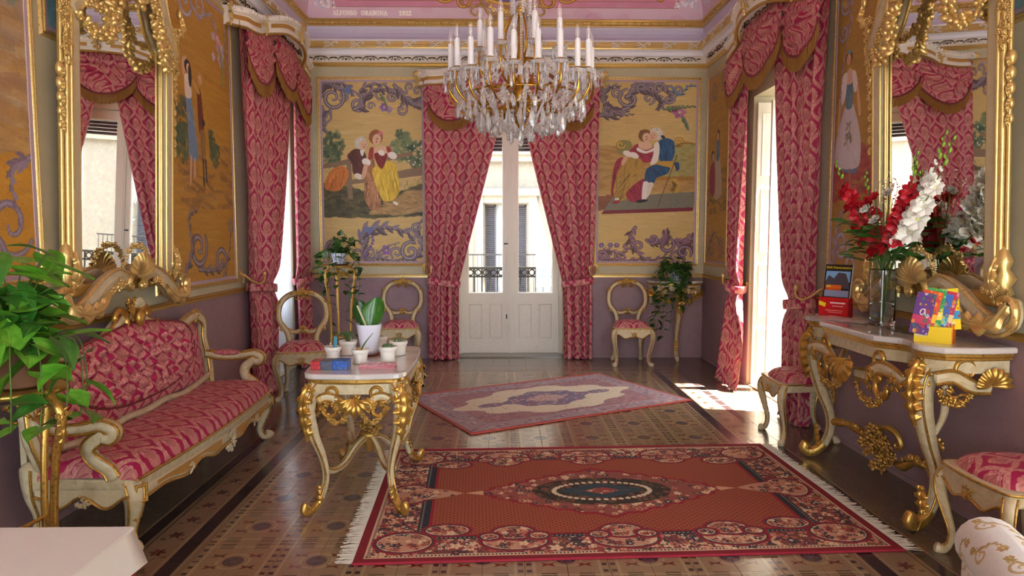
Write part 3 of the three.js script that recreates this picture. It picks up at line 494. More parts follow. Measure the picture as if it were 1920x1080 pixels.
  curl(x, 130, 130, 70, -1.2, 1.5, 1, 11); curl(x, 90, 230, 34, 1.6, 1.2, -1, 7); vine(x, [[70, 60], [110, 55], [170, 85], [240, 60]], 9); vine(x, [[120, 190], [80, 240], [75, 300], [95, 320]], 8); curl(x, 270, 165, 42, 0.2, 1.3, 1, 9); vine(x, [[250, 190], [300, 175], [290, 90], [360, 55], [440, 70], [480, 130]], 12); curl(x, 460, 120, 36, -1.4, 1.2, 1, 8); curl(x, 345, 175, 22, 0, 1.2, -1, 6); vine(x, [[480, 60], [540, 130], [590, 170], [630, 180]], 11); curl(x, 520, 195, 30, -0.5, 1.2, 1, 8); curl(x, 608, 92, 26, 0.4, 1.2, -1, 7); x.fillStyle = '#5f74b0'; poly(x, '#6478ae', [[196, 80], [240, 62], [226, 90], [244, 112], [206, 104]]); blossom(x, 420, 180, 22, [140, 100, 160]); blossom(x, 450, 192, 16, [156, 120, 170]); vine(x, [[400, 110], [425, 150], [450, 215]], 4, ['#5c6a44', '#788a58', '#92a46c']);
  vine(x, [[280, 930], [300, 880], [380, 850], [470, 855], [560, 890], [590, 940]], 16); curl(x, 560, 985, 58, -1.2, 1.4, -1, 12); curl(x, 600, 850, 34, 1.5, 1.2, 1, 8); vine(x, [[300, 1030], [290, 980], [320, 900]], 10); curl(x, 330, 990, 46, 0.3, 1.3, 1, 8); for (let i = 0; i < 8; i++) { x.fillStyle = '#7a5f92'; x.beginPath(); x.ellipse(306 + Math.sin(i * 0.4) * 26 * (i / 3), 1010 - i * 18, 9, 9, 0, 0, 7); x.fill(); } blossom(x, 420, 975, 26, [140, 104, 160]); vine(x, [[360, 1000], [420, 960], [500, 930]], 5, ['#6a5560', '#8a7488', '#a894a4']); curl(x, 110, 950, 34, 2.6, 1.3, 1, 8); vine(x, [[90, 1030], [80, 960], [120, 910]], 8); poly(x, '#6a72a0', [[260, 920], [280, 870], [330, 880], [350, 850], [300, 850]]);
  x.restore();
}
// couple on a settee (right of the balcony door)
function setteeCouple(x, w, h) {
  gold(x, w, h, [208, 178, 112]); x.save(); x.scale(w / 500, h / 1015); x.translate(5, -32);
  scrub(x, [[182, 142, 76], [170, 130, 66], [196, 156, 90]], [[-20, 400], [500, 380], [520, 640], [-20, 660]], 1500, 12, 4); strokes(x, [[196, 156, 86], [160, 122, 62], [178, 140, 80]], [[-10, 410], [500, 390], [500, 680], [-10, 690]], 160, 70, 7, 0); scrub(x, [[150, 92, 62], [134, 80, 54]], [[-20, 680], [80, 670], [60, 745], [-20, 750]], 200, 10, 3);
  poly(x, '#8f8a4c', [[92, 400], [110, 362], [160, 366], [168, 410], [150, 440], [104, 432]]); curl(x, 112, 384, 24, 0, 1.2, 1, 7, ['#7a5a20', '#c49a3c', '#e6c66a']); scrub(x, [[163, 154, 88], [150, 142, 80], [178, 166, 100]], [[320, 400], [400, 372], [510, 392], [510, 570], [320, 570]], 500, 10, 2); strokes(x, [[150, 146, 88], [186, 170, 104]], [[320, 380], [500, 385], [500, 560], [320, 560]], 60, 40, 5, 0.1); curl(x, 400, 366, 26, 2, 1.2, -1, 8, ['#7a5a20', '#c49a3c', '#e6c66a']); vine(x, [[380, 390], [430, 372], [500, 380]], 6, ['#7a5a20', '#c49a3c', '#e6c66a']);
  x.fillStyle = '#a87a2e'; x.fillRect(240, 562, 260, 22); vine(x, [[368, 580], [398, 610], [380, 660], [384, 700]], 8, ['#7a5a20', '#c49a3c', '#e6c66a']);
  x.fillStyle = '#7d7a66'; x.beginPath(); [[18, 772], [78, 676], [500, 646], [482, 756]].forEach((p, i) => (i ? x.lineTo(...p) : x.moveTo(...p))); x.fill(); strokes(x, [[110, 104, 88], [128, 82, 76], [150, 142, 120], [92, 92, 76]], [[18, 772], [78, 676], [500, 646], [482, 756]], 200, 10, 5, 0); x.fillStyle = '#7c2430'; x.beginPath(); [[18, 774], [30, 754], [484, 736], [480, 756]].forEach((p, i) => (i ? x.lineTo(...p) : x.moveTo(...p))); x.fill();
  garment(x, [156, 36, 58], [[186, 62, 84], [118, 24, 44]], [[66, 660], [72, 560], [88, 480], [124, 458], [110, 560], [92, 660]], 1.5);
  garment(x, [160, 42, 62], [[190, 70, 92], [120, 26, 46]], [[140, 440], [196, 380], [250, 390], [284, 420], [262, 480], [214, 480], [160, 450]], 0.6);
  garment(x, [178, 138, 58], [[206, 168, 84], [146, 106, 40], [192, 150, 70]], [[84, 600], [104, 520], [140, 470], [210, 462], [232, 520], [196, 580], [150, 650], [144, 696], [96, 694], [78, 650]], 1.9);
  garment(x, [160, 38, 62], [[190, 66, 90], [124, 26, 48]], [[142, 660], [180, 610], [234, 578], [224, 690], [170, 704]], 1.4); x.fillStyle = '#e8ddcb'; x.beginPath(); x.ellipse(96, 690, 12, 8, 0, 0, 7); x.fill(); x.fillStyle = '#9a2c34'; x.beginPath(); x.ellipse(92, 706, 20, 9, -0.3, 0, 7); x.fill();
  poly(x, '#e2b896', [[204, 374], [250, 368], [272, 396], [240, 414], [204, 400]]); poly(x, '#eee4d8', [[196, 400], [240, 420], [280, 402], [276, 420], [236, 434], [196, 420]]); x.fillStyle = '#eee6da'; for (const [a, b] of [[148, 436], [180, 444]]) { x.beginPath(); x.ellipse(a, b, 26, 16, 0.5, 0, 7); x.fill(); } poly(x, '#dcae8a', [[120, 470], [140, 446], [150, 456], [128, 500], [116, 496]]);
  garment(x, [40, 84, 124], [[70, 122, 164], [24, 56, 92], [54, 102, 144]], [[300, 372], [340, 348], [378, 366], [384, 420], [372, 470], [330, 484], [304, 460]], 1.4); garment(x, [38, 78, 116], [[66, 116, 158], [22, 52, 86]], [[234, 590], [244, 520], [300, 494], [360, 500], [350, 545], [296, 570], [278, 604], [240, 604]], 1.0); poly(x, '#244a74', [[376, 490], [404, 484], [408, 522], [384, 530]]);
  poly(x, '#ece2d4', [[280, 384], [302, 372], [308, 420], [296, 480], [262, 496], [276, 440]]); poly(x, '#c69a3a', [[300, 480], [370, 478], [392, 530], [360, 512], [300, 496]]);
  poly(x, '#ece4d8', [[228, 596], [256, 600], [244, 690], [222, 694]]); poly(x, '#e0d6c6', [[256, 600], [280, 602], [262, 660], [246, 680]]); x.fillStyle = '#22201e'; x.beginPath(); x.ellipse(222, 700, 30, 9, -0.15, 0, 7); x.fill(); x.strokeStyle = '#6a4a26'; x.lineWidth = 4; x.beginPath(); x.moveTo(398, 440); x.lineTo(302, 732); x.stroke();
  head(x, 236, 340, 31, [128, 88, 44], 0.5, 0.1); head(x, 284, 330, 31, [214, 208, 196], -1, -0.1); x.fillStyle = '#26303c'; x.beginPath(); x.ellipse(324, 342, 12, 8, 0.7, 0, 7); x.fill();
  vine(x, [[10, 220], [60, 226], [120, 200], [160, 160], [150, 110]], 12); curl(x, 90, 95, 30, 0.4, 1.3, 1, 8); curl(x, 250, 130, 32, 1.4, 1.3, -1, 8); vine(x, [[170, 60], [230, 50], [300, 60], [360, 100], [350, 160]], 11); curl(x, 400, 80, 26, 1.2, 1.2, 1, 7); curl(x, 150, 130, 54, -1.8, 1.4, -1, 10); vine(x, [[150, 180], [70, 200], [30, 140], [50, 70], [110, 60]], 11); curl(x, 40, 190, 26, 0, 1.2, 1, 7); vine(x, [[140, 120], [200, 80], [280, 100], [320, 150], [300, 195]], 13); curl(x, 215, 70, 26, 2, 1.2, 1, 7); curl(x, 300, 75, 36, 0.5, 1.3, -1, 8); curl(x, 20, 60, 26, 0, 1.2, 1, 7); curl(x, 350, 130, 34, -1.4, 1.1, 1, 8); vine(x, [[360, 60], [400, 110], [450, 60], [490, 60]], 6, ['#4c6078', '#6c8098', '#8ea2b4']); vine(x, [[0, 70], [40, 180], [110, 220], [180, 215]], 7); blossom(x, 405, 205, 30, [168, 110, 150]); blossom(x, 378, 186, 16, [120, 50, 100]); vine(x, [[330, 190], [400, 180], [490, 170]], 6, ['#50643c', '#708450', '#8c9e68']); vine(x, [[420, 230], [440, 270], [452, 305]], 5, ['#50643c', '#6c7a70', '#8c9e98']);
  const rose = ['#5c3f38', '#876074', '#a890a0']; vine(x, [[0, 1040], [60, 1030], [140, 1040], [220, 1030], [300, 1040]], 11, rose); curl(x, 150, 960, 26, 0.6, 1.2, -1, 7, rose); vine(x, [[250, 920], [300, 940], [340, 910], [330, 870]], 9, rose); curl(x, 400, 1010, 30, 2, 1.3, 1, 8, rose); vine(x, [[380, 940], [430, 930], [480, 950], [490, 1000]], 10, rose); curl(x, 205, 955, 34, 1.4, 1.4, 1, 9, rose); vine(x, [[190, 850], [165, 900], [190, 970], [250, 1030], [330, 1020], [380, 960]], 10, rose); curl(x, 350, 950, 44, -1.2, 1.3, 1, 10, rose); curl(x, 280, 915, 30, 2.6, 1.2, -1, 8, rose); vine(x, [[440, 1030], [420, 960], [470, 930], [482, 880]], 10, rose); curl(x, 440, 990, 40, 0.6, 1.3, -1, 9, rose); vine(x, [[0, 1000], [50, 980], [120, 1000], [170, 960]], 8, rose); curl(x, 30, 1010, 32, 2, 1.3, 1, 8, rose); curl(x, 110, 1015, 28, 0, 1.3, -1, 7, rose); for (const a of [20, 65, 98]) blossom(x, a, 950, 13, [110, 84, 140]); vine(x, [[330, 960], [356, 900], [350, 862]], 8, rose); curl(x, 470, 900, 20, 0, 1.2, 1, 6, rose);
  x.restore();
}
function standingCouple(x, w, h) {                         // dancer and gallant, ochre ground
  gold(x, w, h, [184, 136, 52]); const X = w / 100, Y = h / 240; x.save(); x.scale(X, Y);
  strokes(x, [[150, 112, 72], [180, 140, 92], [132, 98, 66], [120, 86, 60]], [[0, 128], [100, 118], [100, 176], [0, 180]], 160, 14, 4, 0.1); tree(x, 12, 108, 15, [[70, 84, 66], [84, 96, 74], [56, 68, 60]]); tree(x, 8, 128, 13); tree(x, 58, 122, 10, [[70, 84, 66], [84, 96, 74], [56, 68, 60]]); tree(x, 66, 130, 9);
  x.lineWidth = 3; const g = (b, c, p) => { poly(x, rgba(b, 1), p); strokes(x, c, p, 14, 8, 1.3, 1.4); };
  g([116, 140, 170], [[150, 172, 196], [84, 108, 142], [196, 206, 214]], [[17, 88], [25, 87], [31, 112], [35, 134], [29, 140], [20, 138], [19, 112]]); poly(x, '#e4d3c4', [[16, 74], [24, 72], [27, 88], [17, 90]]); poly(x, '#d6a88a', [[13, 62], [18, 58], [20, 60], [16, 74], [13, 72]]); head(x, 22, 66, 4.6, [36, 34, 48], 0.5); x.fillStyle = '#26262e'; x.beginPath(); x.ellipse(25, 72, 2.6, 9, 0, 0, 7); x.fill(); poly(x, '#d6a88a', [[21, 138], [24, 138], [22, 156], [19, 160]]); poly(x, '#d6a88a', [[27, 139], [30, 138], [29, 152], [26, 154]]);
  g([190, 142, 44], [[214, 168, 70], [150, 106, 30]], [[40, 78], [48, 76], [52, 100], [55, 138], [46, 130], [42, 108]]); g([110, 50, 40], [[140, 72, 54], [80, 36, 32]], [[36, 84], [42, 80], [46, 108], [42, 118], [37, 112]]); g([150, 112, 64], [[172, 134, 84], [120, 86, 46]], [[39, 114], [47, 114], [47, 136], [41, 138]]); head(x, 42, 71, 4.4, [190, 150, 84], -0.6); x.strokeStyle = '#33303a'; x.lineWidth = 2.4; x.beginPath(); x.moveTo(43, 136); x.lineTo(43, 160); x.moveTo(47, 136); x.lineTo(48, 156); x.stroke(); poly(x, '#c8a060', [[30, 74], [40, 80], [39, 84], [29, 78]]); x.fillStyle = '#2c2c36'; x.beginPath(); x.ellipse(45, 106, 3, 3, 0, 0, 7); x.fill();
  x.restore(); x.save(); x.scale(X, X); const hh = h / X;
  curl(x, 20, 12, 12, 0, 1.3, 1, 2, ['#8d8290', '#a89cab', '#c4bac6']); curl(x, 44, 8, 10, 2, 1.2, -1, 1.8, ['#8d8290', '#a89cab', '#c4bac6']); vine(x, [[20, 2], [40, 16], [66, 10], [80, 30], [90, 50]], 1.6, ['#8d8290', '#a89cab', '#c4bac6']); for (let i = 0; i < 16; i++) blossom(x, rr(66, 88), rr(22, 46), 3, [[206, 150, 180], [196, 180, 206], [216, 170, 190]][i % 3]); vine(x, [[80, 30], [84, 44], [82, 60]], 1.2, ['#7a8a5a', '#94a270', '#aab488']); vine(x, [[90, 8], [94, 40], [92, 90]], 1, ['#8d8290', '#a89cab', '#c4bac6']);
  curl(x, 30, hh - 26, 15, -0.6, 1.5, 1, 2.6); curl(x, 70, hh - 14, 13, 1.2, 1.4, -1, 2.4); vine(x, [[6, hh - 6], [20, hh - 26], [16, hh - 48], [30, hh - 54]], 2); vine(x, [[30, hh - 10], [56, hh - 8], [84, hh - 16], [92, hh - 40]], 2); curl(x, 92, hh - 44, 6, 0, 1.2, 1, 1.4);
  x.restore();
}
function ladyInWhite(x, w, h) {
  gold(x, w, h, [172, 134, 66]); const X = w / 100, Y = h / 240; x.save(); x.scale(X, Y);
  scrub(x, [[162, 72, 74], [176, 88, 84], [146, 62, 66]], [[-10, 138], [60, 136], [110, 140], [110, 180], [40, 170], [-10, 178]], 500, 2.6, 3); strokes(x, [[176, 84, 78], [140, 60, 66], [190, 120, 96]], [[0, 142], [100, 140], [100, 172], [0, 172]], 60, 12, 3, 0);
  const g = (b, c, p) => { poly(x, rgba(b, 1), p); strokes(x, c, p, 18, 9, 1.4, 1.4); };
  poly(x, '#6f86a6', [[10, 144], [40, 148], [38, 156], [14, 152]]); g([206, 196, 200], [[230, 222, 222], [176, 164, 176], [160, 152, 140]], [[18, 104], [30, 102], [44, 128], [44, 150], [24, 152], [4, 146], [6, 126]]); for (let i = 0; i < 26; i++) { x.fillStyle = rgba([[120, 116, 84], [150, 146, 110], [96, 98, 76]][i % 3], 0.6); x.beginPath(); x.ellipse(rr(20, 30), rr(116, 132), 1.6, 1.2, rr(0, 3), 0, 7); x.fill(); }
  g([96, 130, 150], [[130, 164, 180], [70, 100, 124]], [[20, 84], [28, 82], [30, 104], [20, 104]]); poly(x, '#d9b49a', [[20, 76], [28, 76], [29, 86], [20, 86]]); poly(x, '#ded4d0', [[12, 80], [20, 78], [18, 96], [8, 104]]); poly(x, '#ded4d0', [[28, 78], [34, 80], [38, 92], [32, 94]]); poly(x, '#d2a88a', [[8, 102], [12, 98], [9, 118], [6, 120]]); poly(x, '#d2a88a', [[36, 92], [39, 92], [44, 112], [40, 112]]); head(x, 22, 67, 5, [110, 78, 56], -0.3); x.fillStyle = '#7aa0b4'; x.beginPath(); x.ellipse(22, 62, 4, 1.6, 0, 0, 7); x.fill(); poly(x, '#b07860', [[18, 152], [20, 152], [19, 164], [16, 164]]); poly(x, '#b07860', [[28, 153], [30, 152], [32, 164], [29, 165]]);
  x.restore(); x.save(); x.scale(X, X); const hh = h / X; const c = ['#8a7a8c', '#a294a6', '#bcb0be'];
  curl(x, 14, 22, 9, 1, 1.5, 1, 2, c); curl(x, 12, 44, 7, 3, 1.3, -1, 1.6, c); vine(x, [[6, 6], [20, 14], [22, 40], [14, 60]], 1.8, c); blossom(x, 12, 22, 3, [190, 160, 80]); vine(x, [[14, 60], [10, 90], [14, 108]], 1, c); curl(x, 20, hh - 30, 12, 0, 1.5, 1, 2.4, c); curl(x, 34, hh - 14, 9, 2, 1.3, -1, 2, c); vine(x, [[6, hh - 6], [12, hh - 40], [20, hh - 56]], 2, c); x.restore();
}
function landscape(x, w, h) {
  gold(x, w, h, [186, 146, 84]); const X = w / 100, Y = h / 200; x.save(); x.scale(X, Y);
  strokes(x, [[172, 150, 130], [150, 126, 106], [196, 172, 136]], [[0, 60], [100, 50], [100, 130], [0, 126]], 160, 30, 8, 0.1); strokes(x, [[198, 162, 96], [176, 136, 84], [160, 124, 92]], [[0, 100], [100, 96], [100, 160], [0, 160]], 140, 30, 7, 0); tree(x, 78, 46, 16, [[110, 126, 116], [96, 114, 108], [130, 140, 124]]); tree(x, 92, 56, 14, [[110, 126, 116], [96, 114, 108], [130, 140, 124]]); tree(x, 30, 60, 18);
  scrub(x, [[204, 150, 48], [190, 136, 44]], [[0, 150], [100, 146], [100, 200], [0, 200]], 300, 6, 3); x.restore(); x.save(); x.scale(X, X); const hh = h / X, c = ['#7c6a80', '#94839a', '#a89cb0']; curl(x, 84, hh - 22, 14, 0.5, 1.4, 1, 1.6, c); curl(x, 70, hh - 10, 12, 2, 1.3, -1, 1.6, c); vine(x, [[98, hh - 50], [86, hh - 44], [90, hh - 20]], 1.4, c); x.restore();
}
function darkCouple(x, w, h) {
  gold(x, w, h, [178, 138, 68]); const X = w / 100, Y = h / 240; x.save(); x.scale(X, Y); const g = (b, c, p) => { poly(x, rgba(b, 1), p); strokes(x, c, p, 18, 9, 1.4, 1.4); };
  strokes(x, [[110, 104, 66], [140, 118, 76], [92, 88, 62]], [[0, 130], [100, 120], [100, 176], [0, 180]], 120, 14, 4, 0.1); g([186, 170, 152], [[214, 200, 182], [150, 134, 122]], [[40, 110], [60, 106], [74, 150], [44, 160], [34, 140]]); g([150, 60, 80], [[180, 92, 104], [116, 44, 62]], [[14, 120], [36, 112], [40, 150], [16, 150]]); g([92, 116, 150], [[130, 150, 178]], [[46, 86], [58, 84], [60, 108], [46, 110]]); head(x, 52, 80, 6, [70, 50, 36], -0.4); head(x, 28, 104, 6, [60, 44, 34], 0.4); x.restore();
  x.save(); x.scale(X, X); const hh = h / X, c = ['#5c4c50', '#84747e', '#ab9ca4']; curl(x, 30, 20, 14, 0, 1.4, 1, 2.4, c); curl(x, 70, 16, 12, 2, 1.4, -1, 2.2, c); curl(x, 30, hh - 24, 15, 0.6, 1.4, 1, 2.4, c); curl(x, 72, hh - 22, 14, 2, 1.4, -1, 2.4, c); vine(x, [[8, hh - 8], [40, hh - 40], [90, hh - 12]], 2, c); x.restore();
}
function oil(x, w, h) {                                    // brushwork: every short stroke takes the colour that lies under it
  const d = x.getImageData(0, 0, w, h).data, n = w * h / 45;
  for (let i = 0; i < n; i++) { const px = rr(0, w - 1) | 0, py = rr(0, h - 1) | 0, k = (py * w + px) * 4, j = rr(-16, 16), a = noise.noise(px / 50, py / 50, 2) * 3 + rr(-0.5, 0.5), l = rr(2, 6); x.strokeStyle = rgba([d[k] + j, d[k + 1] + j, d[k + 2] + j], 0.55); x.lineWidth = rr(1.2, 3); x.beginPath(); x.moveTo(px - l * Math.cos(a), py - l * Math.sin(a)); x.lineTo(px + l * Math.cos(a), py + l * Math.sin(a)); x.stroke(); }
}
const skyPanel = (x, w, h) => { x.fillStyle = '#5f8fa2'; x.fillRect(0, 0, w, h); dabs(x, w, h, 200, [[120, 168, 184], [70, 120, 140], [170, 196, 200]], 0.1, 0.3, 6, 40, 1.6); };
M.mauveEdge = std({ color: '#b39ca8', roughness: 0.7 });
function panel(side, x0, x1, y0, y1, W, H, draw, label) {   // a painting set in the wall inside a gilt moulding
  const s = sides[side], w = x1 - x0, h = y1 - y0, g = thing('wall_painting', label, 'painting');
  g.rotation.y = s.ry; g.position.set(...s.o).add(V((x0 + x1) / 2, y0, 0).applyAxisAngle(V(0, 1, 0), s.ry));
  const canvas = new THREE.PlaneGeometry(w - 0.04, h - 0.04).translate(0, h / 2, 0.0075), t = tex(W, H, (x, w, h) => { draw(x, w, h); oil(x, w, h); });
  part('canvas', merge(canvas, box(-w / 2 + 0.02, w / 2 - 0.02, 0.02, h - 0.02, 0.0005, 0.007)), std({ map: t, roughness: 0.55 }), g);
  // the sides of the board take the edge colour of the painting; a mauve fillet runs round it
  part('fillet', mouldRect(w - 0.075, h - 0.075, [[0, 0.0076], [0.002, 0.011], [0.03, 0.012], [0.036, 0.008]]).translate(0, h / 2, 0), M.mauveEdge, g);
  part('gilt_frame', mouldRect(w, h, [[-0.012, 0.004], ...circleProfile(-0.002, 0.012, 0.009).reverse(), ...circleProfile(0.018, 0.01, 0.007).reverse(), [0.03, 0.0]]).translate(0, h / 2, 0), M.gilt, g);
  return g;
}
panel('back', -2.30, -0.96, 1.235, 3.585, 640, 1120, gardenCouple, 'framed painting of a man leaning on a garden fence beside a lady in yellow skirt');
panel('back', 1.235, 2.56, 1.235, 3.595, 640, 1120, setteeCouple, 'framed painting of a gentleman in blue and a lady on a settee');
panel('left', 5.05, 6.55, 1.19, 3.62, 600, 980, (x, w, h) => { gold(x, w, h, [184, 136, 52]); x.save(); x.translate(w * 0.235, 0); standingCouple(x, w * 0.765, h); x.restore(); }, 'ochre framed painting of a dancing lady in blue skirt and a gallant in yellow coat');
panel('left', 2.55, 3.78, 1.36, 3.62, 512, 900, landscape, 'ochre framed landscape painting with hazy trees behind the pothos plant');
panel('left', 8.62, 8.9, 1.19, 3.6, 128, 700, (x, w, h) => { gold(x, w, h, [176, 132, 60]); curl(x, 64, 560, 46, 0, 1.4, 1, 8); curl(x, 64, 120, 46, 0, 1.4, -1, 8); }, 'narrow ochre framed panel in the far left corner');
panel('right', -5.52, -4.55, 1.22, 3.62, 512, 1200, (x, w, h) => ladyInWhite(x, w * 1.0, h), 'framed painting of a lady in a white ball gown with blue bodice');
panel('right', -8.86, -8.02, 1.25, 3.6, 400, 1000, darkCouple, 'dim framed painting of a couple beside the far window curtain');
panel('right', -3.36, -2.2, 1.3, 3.62, 400, 700, (x, w, h) => { x.save(); x.translate(w, 0); x.scale(-1, 1); landscape(x, w, h); x.restore(); }, 'framed landscape painting nearest the camera on the console wall');
panel('left', 3.9, 5.02, 2.72, 3.66, 200, 200, skyPanel, 'blue framed sky panel above the mirror behind the sofa');
panel('right', -4.78, -3.5, 2.72, 3.66, 200, 200, skyPanel, 'blue framed sky panel above the mirror over the console');

// ------------------------------------------------------------------ balcony doors
function doorLeaf(g, x0, x1, h, { glassFrom = 0.83, meet = 0 } = {}) {    // local: x across, y up, z = 0 face; meet = side of meeting stile
  const st = 0.085, t = 0.045, ms = 0.1, L = meet < 0 ? ms : st, R = meet > 0 ? ms : st;
  const leaf = part('door_leaf', merge(box(x0, x0 + L, 0.015, h, -t, 0), box(x1 - R, x1, 0.015, h, -t, 0), box(x0 + L, x1 - R, 0.015, 0.2, -t, -0.001), box(x0 + L, x1 - R, 0.69, glassFrom, -t, -0.001), box(x0 + L, x1 - R, h - 0.12, h, -t, -0.001), box((x0 + L + x1 - R) / 2 - 0.04, (x0 + L + x1 - R) / 2 + 0.04, 0.2, 0.69, -t, -0.002)), M.doorPaint, g);
  const c = (x0 + L + x1 - R) / 2;
  for (const [a, b] of [[x0 + L, c - 0.04], [c + 0.04, x1 - R]]) part('panel', merge(box(a, b, 0.2, 0.69, -0.034, -0.018), at(mouldRect(b - a - 0.05, 0.44, [[0.025, -0.006], [0.012, -0.002], [0.004, -0.012], [-0.004, -0.008], [-0.02, -0.006]]), [(a + b) / 2, 0.445, 0]), box(a + 0.045, b - 0.045, 0.245, 0.645, -0.03, -0.01)), M.doorPaint, leaf);
  part('pane', box(x0 + L, x1 - R, glassFrom, h - 0.12, -0.026, -0.022), M.glass, leaf);
  part('glazing_bead', at(mouldRect(x1 - R - x0 - L - 0.02, h - 0.12 - glassFrom - 0.02, [[0.01, -0.02], [0.01, -0.004], [0, -0.014], [0, -0.02]]), [c, (h - 0.12 + glassFrom) / 2, 0]), M.doorPaint, leaf);
  return leaf;
}
{
  const d = thing('door_1', 'white glazed double balcony door between the back curtains', 'door', [0.14, 0, ZB - 0.3]); d.userData.kind = 'structure';
  part('frame', [box(-0.7, -0.655, 0, 3.15, -0.08, 0.03), box(0.655, 0.7, 0, 3.15, -0.08, 0.03), box(-0.655, 0.655, 3.05, 3.15, -0.08, 0.03)], M.doorPaint, d);
  const l = doorLeaf(d, -0.652, -0.001, 3.04, { meet: 1 }), r = doorLeaf(d, 0.001, 0.652, 3.04, { meet: -1 });
  part('meeting_strip', [box(-0.032, 0.032, 0.015, 3.04, 0.0005, 0.02), box(-0.012, 0.012, 0.015, 3.04, 0.02, 0.028)], M.doorPaint, r);
  part('latch', [box(-0.075, -0.01, 1.485, 1.5, 0.0, 0.014), ball(0.012, [-0.075, 1.492, 0.012])], M.iron, l);
  part('keyhole_plate', [box(-0.06, -0.045, 0.48, 0.54, 0, 0.004)], M.iron, l);
  // left window: same door behind a pleated sheer
  const e = thing('door_2', 'white glazed balcony door behind the sheer of the left window', 'door', [XL - 0.3, 0, -7.75], PI / 2); e.userData.kind = 'structure';
  part('frame', [box(-0.6, -0.555, 0, 3.15, -0.08, 0.03), box(0.555, 0.6, 0, 3.15, -0.08, 0.03), box(-0.555, 0.555, 3.05, 3.15, -0.08, 0.03)], M.doorPaint, e);
  doorLeaf(e, -0.552, -0.001, 3.04, { meet: 1 }); doorLeaf(e, 0.001, 0.552, 3.04, { meet: -1 });
  const sheer = phys({ color: '#dfe4ee', transmission: 0.45, roughness: 0.9, thickness: 0 });
  one('sheer_curtain', grid(90, 6, (u, v) => [lerp(-0.62, 0.62, u), lerp(0.03, 3.2, v), 0.02 * Math.sin(u * 40 * 2)], (u, v) => [u, v]), sheer, 'white pleated sheer curtain in the left window', 'curtain', [XL - 0.03, 0, -7.75], PI / 2);
  // right window: one leaf folded outward at a right angle, far leaf back in the reveal
  const f = thing('door_3', 'open white balcony door beside the sunlit right window curtain', 'door', [2.72, 0, -6.92]); f.userData.kind = 'structure';
  const lf = part('door_leaf', [box(0, 0.05, 0.015, 2.95, -0.04, 0), box(0.55, 0.62, 0.015, 2.95, -0.04, 0), box(0.05, 0.55, 0.72, 0.79, -0.04, 0), box(0.05, 0.55, 2.85, 2.95, -0.04, 0), box(0.05, 0.55, 0.015, 0.06, -0.04, 0)], M.doorPaint, f);
  for (let i = 0; i < 11; i++) part('slat', rbox(0.043, 0.66, 0.014, 0.005, 1).translate(0.073 + i * 0.0454, 0.39, -0.018), M.doorPaint, lf);
  part('panel', [box(0.05, 0.55, 0.79, 2.85, -0.03, -0.02), at(mouldRect(0.42, 1.96, [[0.03, -0.02], [0.015, -0.006], [0, -0.02]]), [0.3, 1.82, 0])], M.doorPaint, lf);
  const q = thing('door_4', 'white panelled shutter leaf folded back in the right window reveal', 'door', [2.69, 0, -7.262]); q.userData.kind = 'structure';
  part('door_leaf', box(0, 0.36, 0.015, 2.98, 0, 0.03), M.doorPaint, q);
  for (const [a, b] of [[0.12, 0.62], [0.74, 1.3], [1.42, 2.1], [2.22, 2.88]]) part('panel', at(mouldRect(0.22, b - a - 0.06, [[0.03, 0.03], [0.02, 0.038], [0.006, 0.032], [0, 0.03]]), [0.18, (a + b) / 2, 0]), M.doorPaint, q);
  part('latch', [box(0.33, 0.36, 0.42, 0.44, 0.03, 0.045)], M.brass, q);
}

